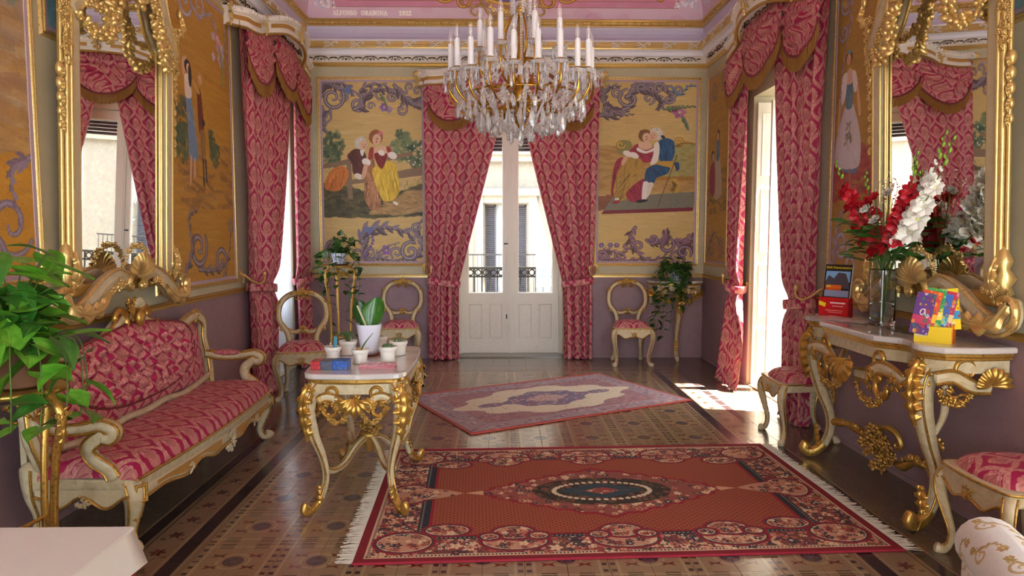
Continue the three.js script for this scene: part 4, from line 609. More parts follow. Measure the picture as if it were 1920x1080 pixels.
// ------------------------------------------------------------------ outside: balconies, street front opposite
{
  const stone = std({ map: fleck([114, 108, 98], 900, 10), roughness: 0.9 }), pale = std({ color: '#827c70', roughness: 0.9 });
  const rail = (name, label, x0, x1, z, ry, p) => {
    const g = thing(name, label, 'railing', p, ry);
    part('top_rail', [box(x0, x1, 1.1, 1.135, -0.025, 0.025)], M.iron, g);
    part('mid_rail', box(x0, x1, 0.98, 1.005, -0.014, 0.014), M.iron, g); part('bottom_rail', box(x0, x1, 0.06, 0.085, -0.015, 0.015), M.iron, g); for (const x of [x0, x1]) part('post', box(x - 0.015, x + 0.015, -0.022, 1.1, -0.015, 0.015), M.iron, g);
    for (let x = x0 + 0.05; x < x1; x += 0.115) part('baluster', new THREE.CylinderGeometry(0.013, 0.013, 1.02, 6).translate(x, 0.59, 0), M.iron, g);
    for (let x = x0 + 0.1075; x < x1 - 0.1; x += 0.115) part('ring', new THREE.TorusGeometry(0.04, 0.01, 5, 12).translate(x, 1.052, 0), M.iron, g);
    return g;
  };
  one('balcony_slab', box(-1.2, 1.2, -0.2, -0.02, -0.5, 0.5), stone, 'stone balcony floor outside the back door', 'balcony', [0.14, 0, ZB - TH - 0.5]);
  rail('iron_railing', 'black iron balcony railing outside the back door', -1.15, 1.15, 0, 0, [0.14, 0, ZB - TH - 0.9]);
  one('balcony_slab', box(-0.9, 0.9, -0.2, -0.02, -0.5, 0.5), stone, 'stone balcony floor outside the sunny right door', 'balcony', [XR + TH + 0.5, 0, -6.65], PI / 2);
  rail('iron_railing', 'black iron balcony railing outside the sunny right door', -0.85, 0.85, 0, 0, [XR + TH + 0.95, 0, -6.65]).rotation.y = PI / 2;
  const b = thing('building', 'pale sunlit house front across the street', 'building', [0, -5, -16.5]);
  const holes = []; for (const cx of [-6.2, -3, 0.14, 3.3, 6.5]) for (const y of [5.2, 9.6]) holes.push([cx - 0.5, cx + 0.5, y, y + 2.15]);
  const s = new THREE.Shape([[-9, 0], [9, 0], [9, 13.5], [-9, 13.5]].map((p) => new THREE.Vector2(...p))); for (const [a, c, y0, y1] of holes) s.holes.push(new THREE.Path([[a, y0], [a, y1], [c, y1], [c, y0]].map((p) => new THREE.Vector2(...p))));
  part('wall', new THREE.ExtrudeGeometry(s, { depth: 0.3, bevelEnabled: false }).translate(0, 0, -0.3), stone, b);
  part('string_course', [box(-9, 9, 8.35, 8.5, 0, 0.14), box(-9, 9, 8.5, 8.56, 0, 0.22), box(-9, 9, 4.85, 5.0, 0, 0.1), box(-9, 9, 13.2, 13.6, 0, 0.4)], pale, b);
  const shut = std({ color: '#3b3a44', roughness: 0.7 }), inner = std({ color: '#8e949e', roughness: 0.5 });
  for (const [a, c, y0, y1] of holes) {
    const w = part('window', [box(a, c, y0, y1, -0.28, -0.22)], inner, b);
    part('surround', [box(a - 0.22, a - 0.04, y0, y1 + 0.2, 0, 0.08), box(c + 0.04, c + 0.22, y0, y1 + 0.2, 0, 0.08), box(a - 0.3, c + 0.3, y1 + 0.2, y1 + 0.36, 0, 0.16), box(a - 0.24, c + 0.24, y1 + 0.03, y1 + 0.2, 0, 0.06)], pale, b);
    for (const [p, q] of [[a, a + 0.26], [c - 0.26, c]]) { const sh = part('shutter', [box(p, p + 0.03, y0, y1, -0.2, -0.16), box(q - 0.03, q, y0, y1, -0.2, -0.16), box(p, q, y0, y0 + 0.05, -0.2, -0.16), box(p, q, y1 - 0.05, y1, -0.2, -0.16)], shut, b); const sl = []; for (let y = y0 + 0.08; y < y1 - 0.06; y += 0.05) sl.push(at(new THREE.BoxGeometry(q - p - 0.06, 0.01, 0.05), [(p + q) / 2, y, -0.18], [0.7, 0, 0])); part('louvres', sl, shut, sh).userData.kind = 'stuff'; }
    part('balcony_slab', box(a - 0.5, c + 0.5, y0 - 0.16, y0 - 0.02, 0, 0.7), pale, b);
    const bars = []; for (let x = a - 0.46; x < c + 0.48; x += 0.1) bars.push(box(x - 0.006, x + 0.006, y0, y0 + 0.95, 0.64, 0.652)); bars.push(box(a - 0.48, c + 0.48, y0 + 0.95, y0 + 0.98, 0.63, 0.66)); part('balcony_rail', bars, M.iron, b);
  }
  const c = thing('building', 'shaded house front across the lane beyond the right window', 'building', [10, -5, -6]);
  part('wall', box(0, 0.4, 0, 11.5, -10, 14), stone, c); part('string_course', box(-0.15, 0, 4.7, 4.9, -10, 14), pale, c); part('cornice', box(-0.4, 0, 11.1, 11.5, -10, 14), pale, c);
  for (const z of [-7.5, -4.5, -1.5, 1.5, 4.5, 7.5, 10.5]) for (const y of [5.2, 8.4]) { part('surround', [box(-0.06, 0, y, y + 2.3, z - 0.75, z - 0.57), box(-0.06, 0, y, y + 2.3, z + 0.57, z + 0.75), box(-0.1, 0, y + 2.3, y + 2.5, z - 0.8, z + 0.8)], pale, c); part('shutter', box(-0.03, 0, y, y + 2.3, z - 0.55, z + 0.55), shut, c); }
  const rb = thing('rolled_blind', 'dark rolled slat blind above the back balcony door', 'blind', [0.14, 2.72, ZB - TH + 0.03]); for (let i = 0; i < 9; i++) part('slat', rbox(1.385, 0.042, 0.02, 0.008, 1).translate(0, 0.03 + i * 0.046, 0.01 * Math.sin(i)), shut, rb);
  one('street', box(-30, 30, -5.2, -5, -40, 30), std({ color: '#9a948a', roughness: 0.95 }), 'grey street far below the balconies', 'street');
}
// ------------------------------------------------------------------ window dressings
M.pelmetTan = std({ color: '#b98a45', roughness: 0.5, metalness: 0.2 });
function dressing(side, cx, half, where, o) {
  const s = sides[side], P = V(cx, 0, 0).applyAxisAngle(V(0, 1, 0), s.ry).add(V(...s.o)), pos = [P.x, 0, P.z], yTop = 3.52;
  const mk = (n, l, c, grp) => thing(n, l + ' ' + where, c, pos, s.ry, grp);
  // pelmet: serpentine in plan and in elevation
  const W = half + 0.04, plan = (x) => { const t = Math.abs(x) / W; return (0.25 + 0.09 * Math.cos(t * PI) - 0.05 * Math.exp(-(((t - 0.55) / 0.1) ** 2))) * (1 - 0.72 * smooth((t - 0.86) / 0.14)); };
  const lift = (x) => { const t = Math.abs(x) / W; return 0.16 * smooth(1 - (t - 0.18) / 0.62) + (o.lift || 0); };
  const strip = (prof, n = 60) => grid(n, prof.length - 1, (u, v) => { const x = lerp(-W, W, u), [d, y] = prof[Math.round(v * (prof.length - 1))]; return [x, yTop + lift(x) + y, plan(x) + d]; });
  const ends = (prof) => [-W, W].map((x) => { const n = prof.length, g = grid(1, n - 1, (u, v) => { const [d, y] = prof[Math.round(v * (n - 1))]; return [x, yTop + lift(x) + y, u * (plan(x) + d)]; }); return g; });
  const body = [[-0.03, -0.012], [-0.005, 0], [0.012, 0.006], [0.014, 0.034], [0.006, 0.042], [0.006, 0.102], [0.012, 0.11], [0.034, 0.118], [0.042, 0.135], [0.042, 0.17], [0.0, 0.178], [-0.04, 0.178]];
  const p = mk('pelmet', 'white and gilt carved pelmet box', 'pelmet');
  part('box', [strip(body), ...ends(body), box(-W, W, yTop + 0.16, yTop + 0.175, 0.004, 0.05)], M.plasterWhite, p);
  part('lower_lip', sweep(Array.from({ length: 41 }, (_, i) => { const x = lerp(-W, W, i / 40); return [x, yTop + lift(x) - 0.006, plan(x)]; }), [0.018, 0.014], { n: 60, k: 6, up: [0, 0, 1] }), M.giltMatt, p);
  for (const [a, b] of [[-0.97, -0.62], [-0.48, -0.12], [0.12, 0.48], [0.62, 0.97]]) part('inlay', grid(14, 2, (u, v) => { const x = lerp(a, b, u) * W; return [x, yTop + lift(x) + lerp(0.052, 0.094, v), plan(x) + 0.0085]; }), M.pelmetTan, p);
  const tooth = rbox(0.022, 0.03, 0.016, 0.006, 1); const teeth = []; for (let i = 0; i < 46; i++) { const x = lerp(-W + 0.03, W - 0.03, i / 45); teeth.push(at(tooth, [x, yTop + lift(x) + 0.15, plan(x) + 0.046])); }
  part('dentils', teeth, M.white, p).userData.kind = 'stuff';
  for (const t of [-1, -0.55, 0, 0.55, 1]) { const x = t * W, r = t ? 0.065 : 0.1; part('gilt_crest', [at(shell(r, 7, 1.5, 0.4), [x, yTop + lift(x) + 0.12, plan(x) + 0.02]), at(cluster(r * 0.85, 14, [0, 0, 0], 0.3), [x, yTop + lift(x) + 0.1, plan(x) + 0.02]), at(leafAlong([[0, 0, 0], [0, -0.05, 0.02], [0, -0.11, 0.0]], 0.02), [x, yTop + lift(x) + 0.09, plan(x) + 0.02])], M.gilt, p); }
  // valance: overlapping swags with bullion fringe
  const v = mk('swag_valance', 'crimson damask swag valance with bullion fringe', 'valance');
  const n = o.swags.length;
  o.swags.forEach(([a0, b0, drop], i) => { const a = a0 * 0.93, b = b0 * 0.93;
    const zb = 0.17 + (i % 2) * 0.035, bot = (u) => 0.24 + (drop - 0.24) * Math.sin(PI * u) ** 0.75 + (o.tail ? 0 : 0), topY = (x) => yTop + lift(x) + 0.01;
    const f = (u, w) => { const x = lerp(a, b, u) + 0.05 * (b - a) * Math.sin(2 * PI * u) * w * -0.6, d = bot(u) * w, fold = 0.018 * Math.sin(w * 30 * (0.55 + 0.45 * Math.sin(PI * u)) + u * 5 + i) * Math.sin(PI * clamp(w, 0, 1)) + 0.012 * noise.noise(u * 6 + i * 7, w * 9, 3); return [x, topY(x) - d - 0.03 * fold, zb + 0.07 * Math.sin(PI * u) * Math.sin(PI * Math.min(w, 0.8)) + fold]; };
    const sw = part('swag', grid(40, 40, f, (u, w) => [lerp(a, b, u) * 1.15 + 0.06 * Math.sin(w * 7 + u * 9), -bot(u) * w * 1.25 + 0.05 * Math.sin(u * 11)]), M.damask, v);
    const edge = Array.from({ length: 21 }, (_, k) => f(k / 20, 1));
    part('cord', sweep(edge, 0.014, { n: 40, k: 6 }), M.cord, sw);
    const fr = []; for (let k = 0; k < 64; k++) { const q = f((k + 0.5) / 64, 1), len = 0.115 + rr(-0.006, 0.006); fr.push(at(new THREE.CylinderGeometry(0.0052, 0.0068, len, 5, 1, true), [q[0], q[1] - len / 2 - 0.008, q[2] + rr(-0.004, 0.004)], [rr(-0.03, 0.03), 0, rr(-0.05, 0.05)])); }
    part('bullion_fringe', fr, M.fringe, sw).userData.kind = 'stuff';
    if (i < n - 1) part('rosette_knot', [ball(0.035, [b, topY(b) - 0.24, zb + 0.05], [1, 1.2, 0.7]), cluster(0.045, 6, [b, topY(b) - 0.25, zb + 0.06], 0.4)], M.damask, v);
  });
  // two curtains
  o.curtains.forEach((c) => {
    const g = mk('damask_curtain', c.label, 'curtain'), Wd = Math.abs(c.in0 - c.out0) * (c.full || 1.12), yT = yTop + 0.05, yTie = c.tieY ?? 1.02, nf = c.folds || 5, Wu = Math.abs(c.in0 - c.out0) * (c.pat || 1.6);
    const edge = (y, k) => { // k 0 inner 1 outer
      const A = k ? c.out0 : c.in0, B = k ? c.out1 : c.in1, C = k ? c.out2 : c.in2;
      if (y > yTie) { const t = (yT - y) / (yT - yTie); return lerp(A, B, k ? t : t ** (c.ease || 1.15)); } const t = (yTie - y) / yTie; return lerp(B, C, smooth(t * 1.6)); };
    const pinch = (y) => Math.exp(-(((y - yTie) / 0.12) ** 2));
    const f = (u, w) => {
      const y = lerp(0.012, yT, w), e0 = edge(y, 0), e1 = edge(y, 1), width = Math.abs(e1 - e0), x = lerp(e0, e1, u), squeeze = clamp(1 - width / Wd, 0, 1);
      const amp = (0.012 + 0.048 * squeeze) * (1 - 0.55 * pinch(y)), ph = c.phase || 0;
      let z = 0.12 - 0.035 * pinch(y) + (c.fwd || 0) * (y < yTie ? smooth((yTie - y) / yTie) : 0) + amp * (Math.sin(u * nf * 2 * PI + ph + 0.6 * Math.sin(y * 1.3)) + 0.35 * Math.sin(u * nf * 4.6 * PI + ph * 2 + y * 0.5));
      if (y < 0.12) z += (0.12 - y) * 0.25;
      return [x + 0.3 * amp * Math.sin(u * nf * 4 * PI + ph) * (u > 0.02 && u < 0.98 ? 1 : 0), y, Math.max(z, 0.03)];
    };
    part('cloth', grid(110, 84, f, (u, w) => [u * Wu + (c.shift || 0), lerp(0, yT, w)]), M.damask, g);
    // tie-back band and its gilt hook
    const y = yTie, e0 = edge(y, 0), e1 = edge(y, 1), m = (e0 + e1) / 2, r = Math.abs(e1 - e0) / 2 + 0.012, sgn = Math.sign(c.out0 - c.in0);
    const band = []; for (let k = 0; k <= 28; k++) { const a = k / 28 * 2 * PI; band.push([m + r * Math.cos(a), y + 0.03 * sgn * Math.cos(a), 0.105 + 0.105 * Math.sin(a)]); }
    part('tie_band', sweep(band.slice(0, 28), (t) => [0.006, 0.042], { n: 44, k: 8, closed: true, up: [0, 0, 1] }), M.damask, g);
    const hx = c.out1 + sgn * 0.045, hy = y + (c.hookUp ?? 0.2);
    const hk = thing('curtain_hook', c.hook, 'hook', pos, s.ry, 'gilt curtain hooks');
    part('rose', [at(shell(0.045, 9, PI, 0.3), [hx, hy, 0.012]), ball(0.02, [hx, hy, 0.03])], M.gilt, hk);
    part('arm', sweep([[hx, hy, 0.0], [hx, hy - 0.02, 0.07], [hx - sgn * 0.01, hy - 0.07, 0.13], [hx - sgn * 0.05, hy - 0.1, 0.19], [hx - sgn * 0.09, hy - 0.07, 0.22], [hx - sgn * 0.1, hy - 0.02, 0.22]], (t) => 0.012 * (1 - 0.3 * t), { n: 24, k: 7, up: [sgn, 0, 0.2] }), M.gilt, hk);
    part('finial', ball(0.019, [hx - sgn * 0.1, hy - 0.005, 0.22], [1, 1.4, 1]), M.gilt, hk); part('carving', cluster(0.04, 9, [hx, hy - 0.05, 0.05], 0.34), M.gilt, hk);
  });
}
const CB = 0.14;
dressing('back', CB, 1.14, 'over the back balcony door', {
  lift: -0.03, swags: [[-1.12, -0.34, 0.5], [-0.42, 0.42, 0.5], [0.34, 1.12, 0.5]],
  curtains: [
    { label: 'red damask curtain tied to the left,', in0: -0.01, out0: -1.11, in1: -0.665, out1: -1.065, in2: -0.67, out2: -1.06, folds: 4, phase: 0.4, tieY: 1.0, ease: 1.05, full: 1.0, pat: 1.0, hook: 'gilt curtain hook right of the garden painting' },
    { label: 'red damask curtain tied to the right,', in0: 0.03, out0: 1.13, in1: 0.665, out1: 1.05, in2: 0.68, out2: 1.05, folds: 4, phase: 2.1, tieY: 1.0, ease: 1.05, full: 1.0, pat: 1.0, shift: 0.1, hook: 'gilt curtain hook left of the settee painting' }],
});
dressing('left', 7.62, 1.16, 'on the left window', {
  lift: 0, swags: [[-1.15, -0.3, 0.5], [-0.4, 0.4, 0.52], [0.3, 1.15, 0.52]],
  curtains: [
    { label: 'near red damask curtain hung', in0: 0.45, out0: -1.14, in1: -0.35, out1: -0.98, in2: -0.42, out2: -0.95, folds: 5, phase: 1, tieY: 1.08, ease: 1.3, hook: 'gilt curtain hook beside the dancing couple painting', hookUp: 0.16 },
    { label: 'far red damask curtain hung', in0: 0.5, out0: 1.14, in1: 0.55, out1: 1.0, in2: 0.55, out2: 1.05, folds: 4, phase: 2, tieY: 1.08, hook: 'gilt curtain hook in the far left corner', hookUp: 0.16 }],
});
dressing('right', -6.58, 1.2, 'on the sunny right window', {
  lift: 0, swags: [[-1.2, -0.42, 0.47], [-0.52, 0.5, 0.58], [0.4, 1.2, 0.48]],
  curtains: [
    { label: 'far sunlit red damask curtain hung', in0: -0.5, out0: -1.18, in1: -0.68, out1: -0.95, in2: -0.3, out2: -1.0, folds: 4, phase: 0.3, tieY: 1.05, fwd: 0.1, hook: 'gilt curtain hook beside the dim couple painting', hookUp: 0.12 },
    { label: 'near red damask curtain hung', in0: 0.1, out0: 1.2, in1: 0.56, out1: 1.02, in2: 0.6, out2: 1.02, folds: 5, phase: 1.2, tieY: 1.02, ease: 1.25, shift: 0.07, hook: 'gilt curtain hook beside the lady in white painting', hookUp: 0.16 }],
});
// ------------------------------------------------------------------ big carved mirrors
function bigMirror(side, cx, baseY, label) {
  const s = sides[side], P = V(cx, 0, 0).applyAxisAngle(V(0, 1, 0), s.ry).add(V(...s.o));
  const g = thing('wall_mirror', label, 'mirror', [P.x, baseY, P.z]); g.rotation.set(0.036, s.ry, 0, 'YXZ');
  g.translateZ(0.02);
  const gw = 0.49, H = 2.2;
  part('backboard', box(-gw - 0.1, gw + 0.1, 0, H, 0.0, 0.025), M.giltMatt, g);
  part('glass', box(-gw - 0.02, gw + 0.02, 0.0, H, 0.028, 0.034), M.mirror, g);
  for (const k of [-1, 1]) {
    part('post', [box(k * (gw + 0.028), k * (gw + 0.085), -0.05, 1.6, 0.02, 0.08)], M.cream, g);
    const F = part('gilt_moulding', [0.012, 0.03].map((r, i) => at(new THREE.CylinderGeometry(0.009, 0.009, H, 8), [k * (gw + 0.01 + i * 0.012), H / 2, 0.04 + i * 0.03])), M.gilt, g);
    const col = []; for (const [o, r, z] of [[0.093, 0.011, 0.075], [0.112, 0.015, 0.06], [0.132, 0.011, 0.04]]) col.push(at(new THREE.CylinderGeometry(r, r, 1.5, 10), [k * (gw + o), 0.82, z]));
    part('fluted_column', col, M.gilt, g);
    part('foot_carving', [at(lathe([[0.0, 0], [0.05, 0.01], [0.035, 0.05], [0.06, 0.09], [0.03, 0.14], [0.045, 0.18], [0.02, 0.24], [0.0, 0.26]], 12), [k * (gw + 0.125), 0.0, 0.05]), at(leafAlong([[0, 0, 0], [0, 0.1, 0.03], [0.01, 0.2, 0.0]], 0.035), [k * (gw + 0.115), 0.0, 0.08]), at(cluster(0.07, 16, [0, 0, 0], 0.3), [k * (gw + 0.12), 0.02, 0.06]), at(cluster(0.05, 10, [0, 0, 0], 0.32), [k * (gw + 0.04), 0.02, 0.07])], M.gilt, g);
    // carving that climbs over the upper corners and hangs down outside
    const c = []; for (let i = 0; i < 7; i++) c.push(at(cluster(0.07 - i * 0.004, 12, [0, 0, 0], 0.34), [k * (gw + 0.135 + 0.012 * Math.sin(i)), 1.72 - i * 0.075, 0.07]));
    for (let i = 0; i < 5; i++) c.push(ball(0.03 - i * 0.003, [k * (gw + 0.155), 1.2 - i * 0.075, 0.05], [0.8, 1.3, 0.8]), at(leafAlong([[0, 0, 0], [0, -0.03, 0.01], [0, -0.06, 0]], 0.016), [k * (gw + 0.155), 1.22 - i * 0.075, 0.06]));
    c.push(at(leafAlong([[0, 0, 0], [k * 0.05, 0.08, 0.03], [k * 0.02, 0.16, 0.02]], 0.035), [k * (gw + 0.16), 1.72, 0.07]), ball(0.03, [k * (gw + 0.18), 1.9, 0.09], [0.8, 1.6, 0.8]));
    part('corner_carving', c, M.gilt, g);
    part('pediment_arm', sweep([[k * (gw + 0.1), 1.56, 0.07], [k * (gw - 0.02), 1.7, 0.085], [k * 0.34, 1.96, 0.09], [k * 0.22, 2.2, 0.09], [k * 0.12, 2.3, 0.09]], [0.03, 0.055], { n: 26, k: 10, sq: 0.6 }), M.cream, g);
    for (const e of edges([[k * (gw + 0.1), 1.56, 0.07], [k * (gw - 0.02), 1.7, 0.085], [k * 0.34, 1.96, 0.09], [k * 0.22, 2.2, 0.09], [k * 0.12, 2.3, 0.09]], [0.03, 0.055], 0.016, { n: 26 })) part('pediment_gilding', e, M.gilt, g);
    part('garland', [garland([[k * (gw + 0.05), 1.52, 0.1], [k * (gw - 0.06), 1.46, 0.12], [k * (gw - 0.15), 1.46, 0.13], [k * 0.28, 1.6, 0.13], [k * 0.2, 1.78, 0.13], [k * 0.1, 2.0, 0.13]], 0.05, 24), garland([[k * (gw + 0.02), 1.6, 0.1], [k * 0.36, 1.62, 0.13], [k * 0.26, 1.74, 0.13], [k * 0.22, 1.98, 0.13]], 0.036, 16)], M.gilt, g);
    // lower scrolls that rise to the middle shell
    const low = [[k * 0.72, -0.02, 0.07], [k * 0.73, -0.11, 0.08], [k * 0.64, -0.15, 0.09], [k * 0.5, -0.1, 0.1], [k * 0.34, 0.0, 0.1], [k * 0.2, 0.05, 0.1], [k * 0.12, 0.03, 0.1]];
    part('lower_scroll', sweep(low, (t) => [0.032, 0.03 + 0.03 * Math.sin(PI * t)], { n: 30, k: 10, sq: 0.7 }), M.cream, g);
    part('lower_gilding', [...edges(low, (t) => [0.032, 0.03 + 0.03 * Math.sin(PI * t)], 0.015, { n: 30 }), at(cscroll(0.07, 0.022), [k * 0.7, -0.07, 0.1], [0, 0, k > 0 ? 0 : PI]), at(leafAlong([[k * 0.74, -0.02, 0], [k * 0.66, -0.12, 0.03], [k * 0.46, -0.12, 0.04], [k * 0.34, -0.03, 0.02]], 0.05, { lobes: 5 }), [0, -0.01, 0.11]), garland([[k * 0.34, -0.06, 0.13], [k * 0.22, 0.0, 0.14], [k * 0.14, -0.02, 0.14]], 0.025, 9), at(cluster(0.05, 9), [k * 0.6, 0.04, 0.1])], M.gilt, g);
  }
  part('lower_shell', [at(shell(0.17, 11, 1.35, 0.4), [0, 0.02, 0.1]), at(cscroll(0.1, 0.03, { a0: 0.1, a1: PI - 0.1 }), [0, -0.03, 0.12]), garland([[-0.18, 0.06, 0.12], [-0.12, 0.19, 0.12], [0, 0.24, 0.12], [0.12, 0.19, 0.12], [0.18, 0.06, 0.12]], 0.022, 17)], M.gilt, g);
  part('sill', [rbox(1.2, 0.07, 0.08, 0.02).translate(0, -0.02, 0.05)], M.giltMatt, g);
  part('top_shell', [at(shell(0.2, 11, 1.6, 0.4), [0, 2.2, 0.08]), at(cluster(0.14, 30), [0, 2.12, 0.1]), garland([[-0.2, 2.2, 0.12], [-0.1, 1.9, 0.13], [0, 1.78, 0.14], [0.1, 1.9, 0.13], [0.2, 2.2, 0.12]], 0.05, 18)], M.gilt, g);
  return g;
}
bigMirror('left', 4.5, 1.31, 'tall mirror in carved gilt frame above the red sofa');
bigMirror('right', -4.1, 1.29, 'tall mirror in carved gilt frame above the long console table');
// ------------------------------------------------------------------ rococo furniture
// leg in a vertical plane that leaves corner (bx, bz) in direction o; prof [[out, y], ...]
function cabriole(bx, bz, o, prof, rad, n = 28) {
  const l = Math.hypot(...o), ox = o[0] / l, oz = o[1] / l, pts = prof.map(([d, y]) => [bx + ox * d, y, bz + oz * d]), p = [-oz, 0, ox];
  const body = sweep(pts, rad, { up: p, n, k: 10, sq: 0.8 });
  const F = frames(samples(pts, n), p), lines = [];
  for (const k of [-1, 1]) lines.push(sweep(F.slice(0, n - 2).map((f, i) => { const [a, b] = rad(i / n), sg = Math.sign(f.s.x * ox + f.s.z * oz) || 1; const q = f.p.clone().addScaledVector(f.n, k * a * 0.86).addScaledVector(f.s, sg * b * 0.62); return [q.x, q.y, q.z]; }), 0.0065, { up: p, n, k: 5 }));
  if (prof.length > 9) lines.push(sweep(pts.slice(-5), (t) => rad(0.78 + 0.22 * t).map((q) => q * 1.07), { up: p, n: 14, k: 10, sq: 0.8 }));
  return { body, lines, pts, p };
}
const chairProto = (() => {
  const g = new THREE.Group();
  const rail = [[-0.235, 0.21], [-0.12, 0.235], [0, 0.242], [0.12, 0.235], [0.235, 0.21], [0.215, 0], [0.19, -0.2], [0, -0.215], [-0.19, -0.2], [-0.215, 0]];
  const ring = samples(rail.map(([x, z]) => [x, 0, z]), 47, true).slice(0, 47).map((p) => [p.x, p.z]);
  part('seat_cushion', grid(36, 16, (u, v) => { const a = u * 2 * PI, c = Math.cos(a), s = Math.sin(a), k = (Math.abs(c) ** 3.4 + Math.abs(s) ** 3.4) ** (-1 / 3.4), r = Math.sin(Math.min(1, v * 1.0) * PI / 2), z = s * k * 0.218 * r; return [c * k * r * (0.222 + 0.1 * z), 0.475 + 0.075 * (1 - r ** 5) - 0.02 * (r > 0.97 ? 1 : 0), z]; }, (u, v) => { const a = u * 2 * PI, r = Math.sin(v * PI / 2); return [Math.cos(a) * r * 0.27 + 0.1, Math.sin(a) * r * 0.27]; }), M.damask, g);
  part('seat_frame', slab(ring, 0.07, 0.012).translate(0, 0.476, 0), M.cream, g);
  part('front_apron', [grid(24, 4, (u, v) => { const x = lerp(-0.2, 0.2, u); const b = 0.41 - 0.035 + 0.025 * Math.cos(u * 4 * PI) - 0.03 * Math.exp(-(((u - 0.5) / 0.12) ** 2)); return [x, lerp(b, 0.44, v), 0.228 + 0.012 * Math.sin(PI * u)]; })], M.cream, g);
  part('apron_gilding', [sweep(Array.from({ length: 21 }, (_, i) => { const u = i / 20; return [lerp(-0.2, 0.2, u), 0.375 + 0.025 * Math.cos(u * 4 * PI) - 0.03 * Math.exp(-(((u - 0.5) / 0.12) ** 2)), 0.232 + 0.012 * Math.sin(PI * u)]; }), 0.007, { n: 40, k: 6 }), cluster(0.035, 12, [0, 0.395, 0.245], 0.34), sweep(ring.map(([x, z]) => [x * 1.01, 0.468, z * 1.01]), 0.006, { n: 60, k: 5, closed: true, up: [0, 1, 0] })], M.giltDeep, g);
  const lr = (t) => { const w = lerp(0.034, 0.017, smooth(t * 1.25)) + (t > 0.86 ? (t - 0.86) * 0.08 : 0); return [w * 0.9, w]; };
  for (const [sx, sz, d] of [[-1, 1, 1], [1, 1, 1], [-1, -1, -1], [1, -1, -1]]) {
    const f = sz > 0, c = f ? cabriole(sx * 0.2, 0.18, [sx, 1], [[0, 0.45], [0.045, 0.4], [0.05, 0.33], [0.02, 0.22], [-0.008, 0.12], [0.0, 0.05], [0.03, 0.016], [0.05, 0.018]], lr) : cabriole(sx * 0.165, -0.185, [sx * 0.4, -1], [[0, 0.45], [0.005, 0.36], [-0.012, 0.24], [0.0, 0.12], [0.05, 0.02]], lr);
    const leg = part('leg', c.body, M.cream, g); part('gilding', [...c.lines, ...(f ? [at(cluster(0.028, 8, [0, 0, 0], 0.36), [sx * 0.235, 0.4, 0.222], [0, sx * 0.78, 0])] : [])], M.giltDeep, leg);
  }
  // open balloon back
  const zb = (y) => -0.195 - (y - 0.45) * 0.16, q = (l) => l.map(([x, y]) => [x, y, zb(y)]);
  const hoop = q([[-0.15, 0.45], [-0.135, 0.55], [-0.165, 0.635], [-0.225, 0.72], [-0.238, 0.82], [-0.21, 0.92], [-0.13, 0.99], [0, 1.015], [0.13, 0.99], [0.21, 0.92], [0.238, 0.82], [0.225, 0.72], [0.165, 0.635], [0.135, 0.55], [0.15, 0.45]]);
  const cross = q([[-0.19, 0.66], [-0.12, 0.622], [-0.06, 0.615], [0, 0.65], [0.06, 0.615], [0.12, 0.622], [0.19, 0.66]]);
  const hr = [0.017, 0.025], back = part('back_frame', [sweep(hoop, hr, { n: 60, k: 10, sq: 0.75 }), sweep(cross, [0.014, 0.02], { n: 26, k: 8, sq: 0.75 })], M.cream, g);
  part('gilding', [...edges(hoop, hr, 0.007, { n: 60 }), ...edges(cross, [0.014, 0.02], 0.006, { n: 26 }), both(at(cluster(0.032, 9, [0, 0, 0], 0.34), [0.225, 0.91, zb(0.91) + 0.015])), both(at(leafAlong([[0, 0, 0], [0.02, -0.03, 0.01], [0, -0.06, 0]], 0.012), [0.2, 0.68, zb(0.68) + 0.015]))], M.giltDeep, back);
  part('crest_carving', [at(shell(0.06, 7, 1.5, 0.4), [0, 0.99, zb(1) + 0.015]), at(cluster(0.05, 12, [0, 0, 0], 0.3), [0, 1.015, zb(1) + 0.012]), both(at(leafAlong([[0, 0, 0], [0.05, 0.008, 0.01], [0.1, -0.02, 0]], 0.018), [0.03, 1.01, zb(1) + 0.015])), both(at(cscroll(0.022, 0.008), [0.05, 0.965, zb(1) + 0.02], [0, 0, -1.2]))], M.giltDeep, g);
  part('back_cartouche', [at(shell(0.038, 7, 1.6, 0.4), [0, 0.645, zb(0.65) + 0.014]), both(at(cscroll(0.026, 0.009, { a0: 1.4, a1: 4.6 }), [0.03, 0.63, zb(0.65) + 0.016])), ball(0.018, [0, 0.625, zb(0.64) + 0.02])], M.giltDeep, g);
  return g;
})();
function chair(pos, ry, label) { const g = thing('side_chair', label, 'chair', pos, ry, 'gilt balloon-back chairs'); for (const c of chairProto.children) g.add(c.clone()); return g; }
chair([1.63, 0, -8.52], 0, 'gilt balloon-back chair with red seat between right curtain and corner console');
chair([-1.24, 0, -8.55], 0.03, 'gilt balloon-back chair with red seat beneath the garden fence painting');
chair([-1.98, 0, -6.85], 0.22, 'gilt balloon-back chair with red seat in front of the left window');
chair([2.37, 0, -5.34], -PI / 2 - 0.05, 'gilt chair with red seat squeezed between near curtain and console table');
chair([2.44, 0, -3.12], -PI / 2 + 0.0, 'gilt chair with red seat nearest the camera against the console wall');

// tables with cabriole legs
const serp = (w, d, bx, bz, n = 96) => Array.from({ length: n }, (_, i) => { const a = i / n * 2 * PI, c = Math.cos(a), s = Math.sin(a), k = (Math.abs(c) ** 9 + Math.abs(s) ** 9) ** (-1 / 9), x = c * k, z = s * k; return [x * w / 2 * (1 + bx * (Math.cos(z * PI * 1.15) - 0.2)), z * d / 2 * (1 + bz * (Math.cos(x * PI * 1.15) - 0.2))]; });
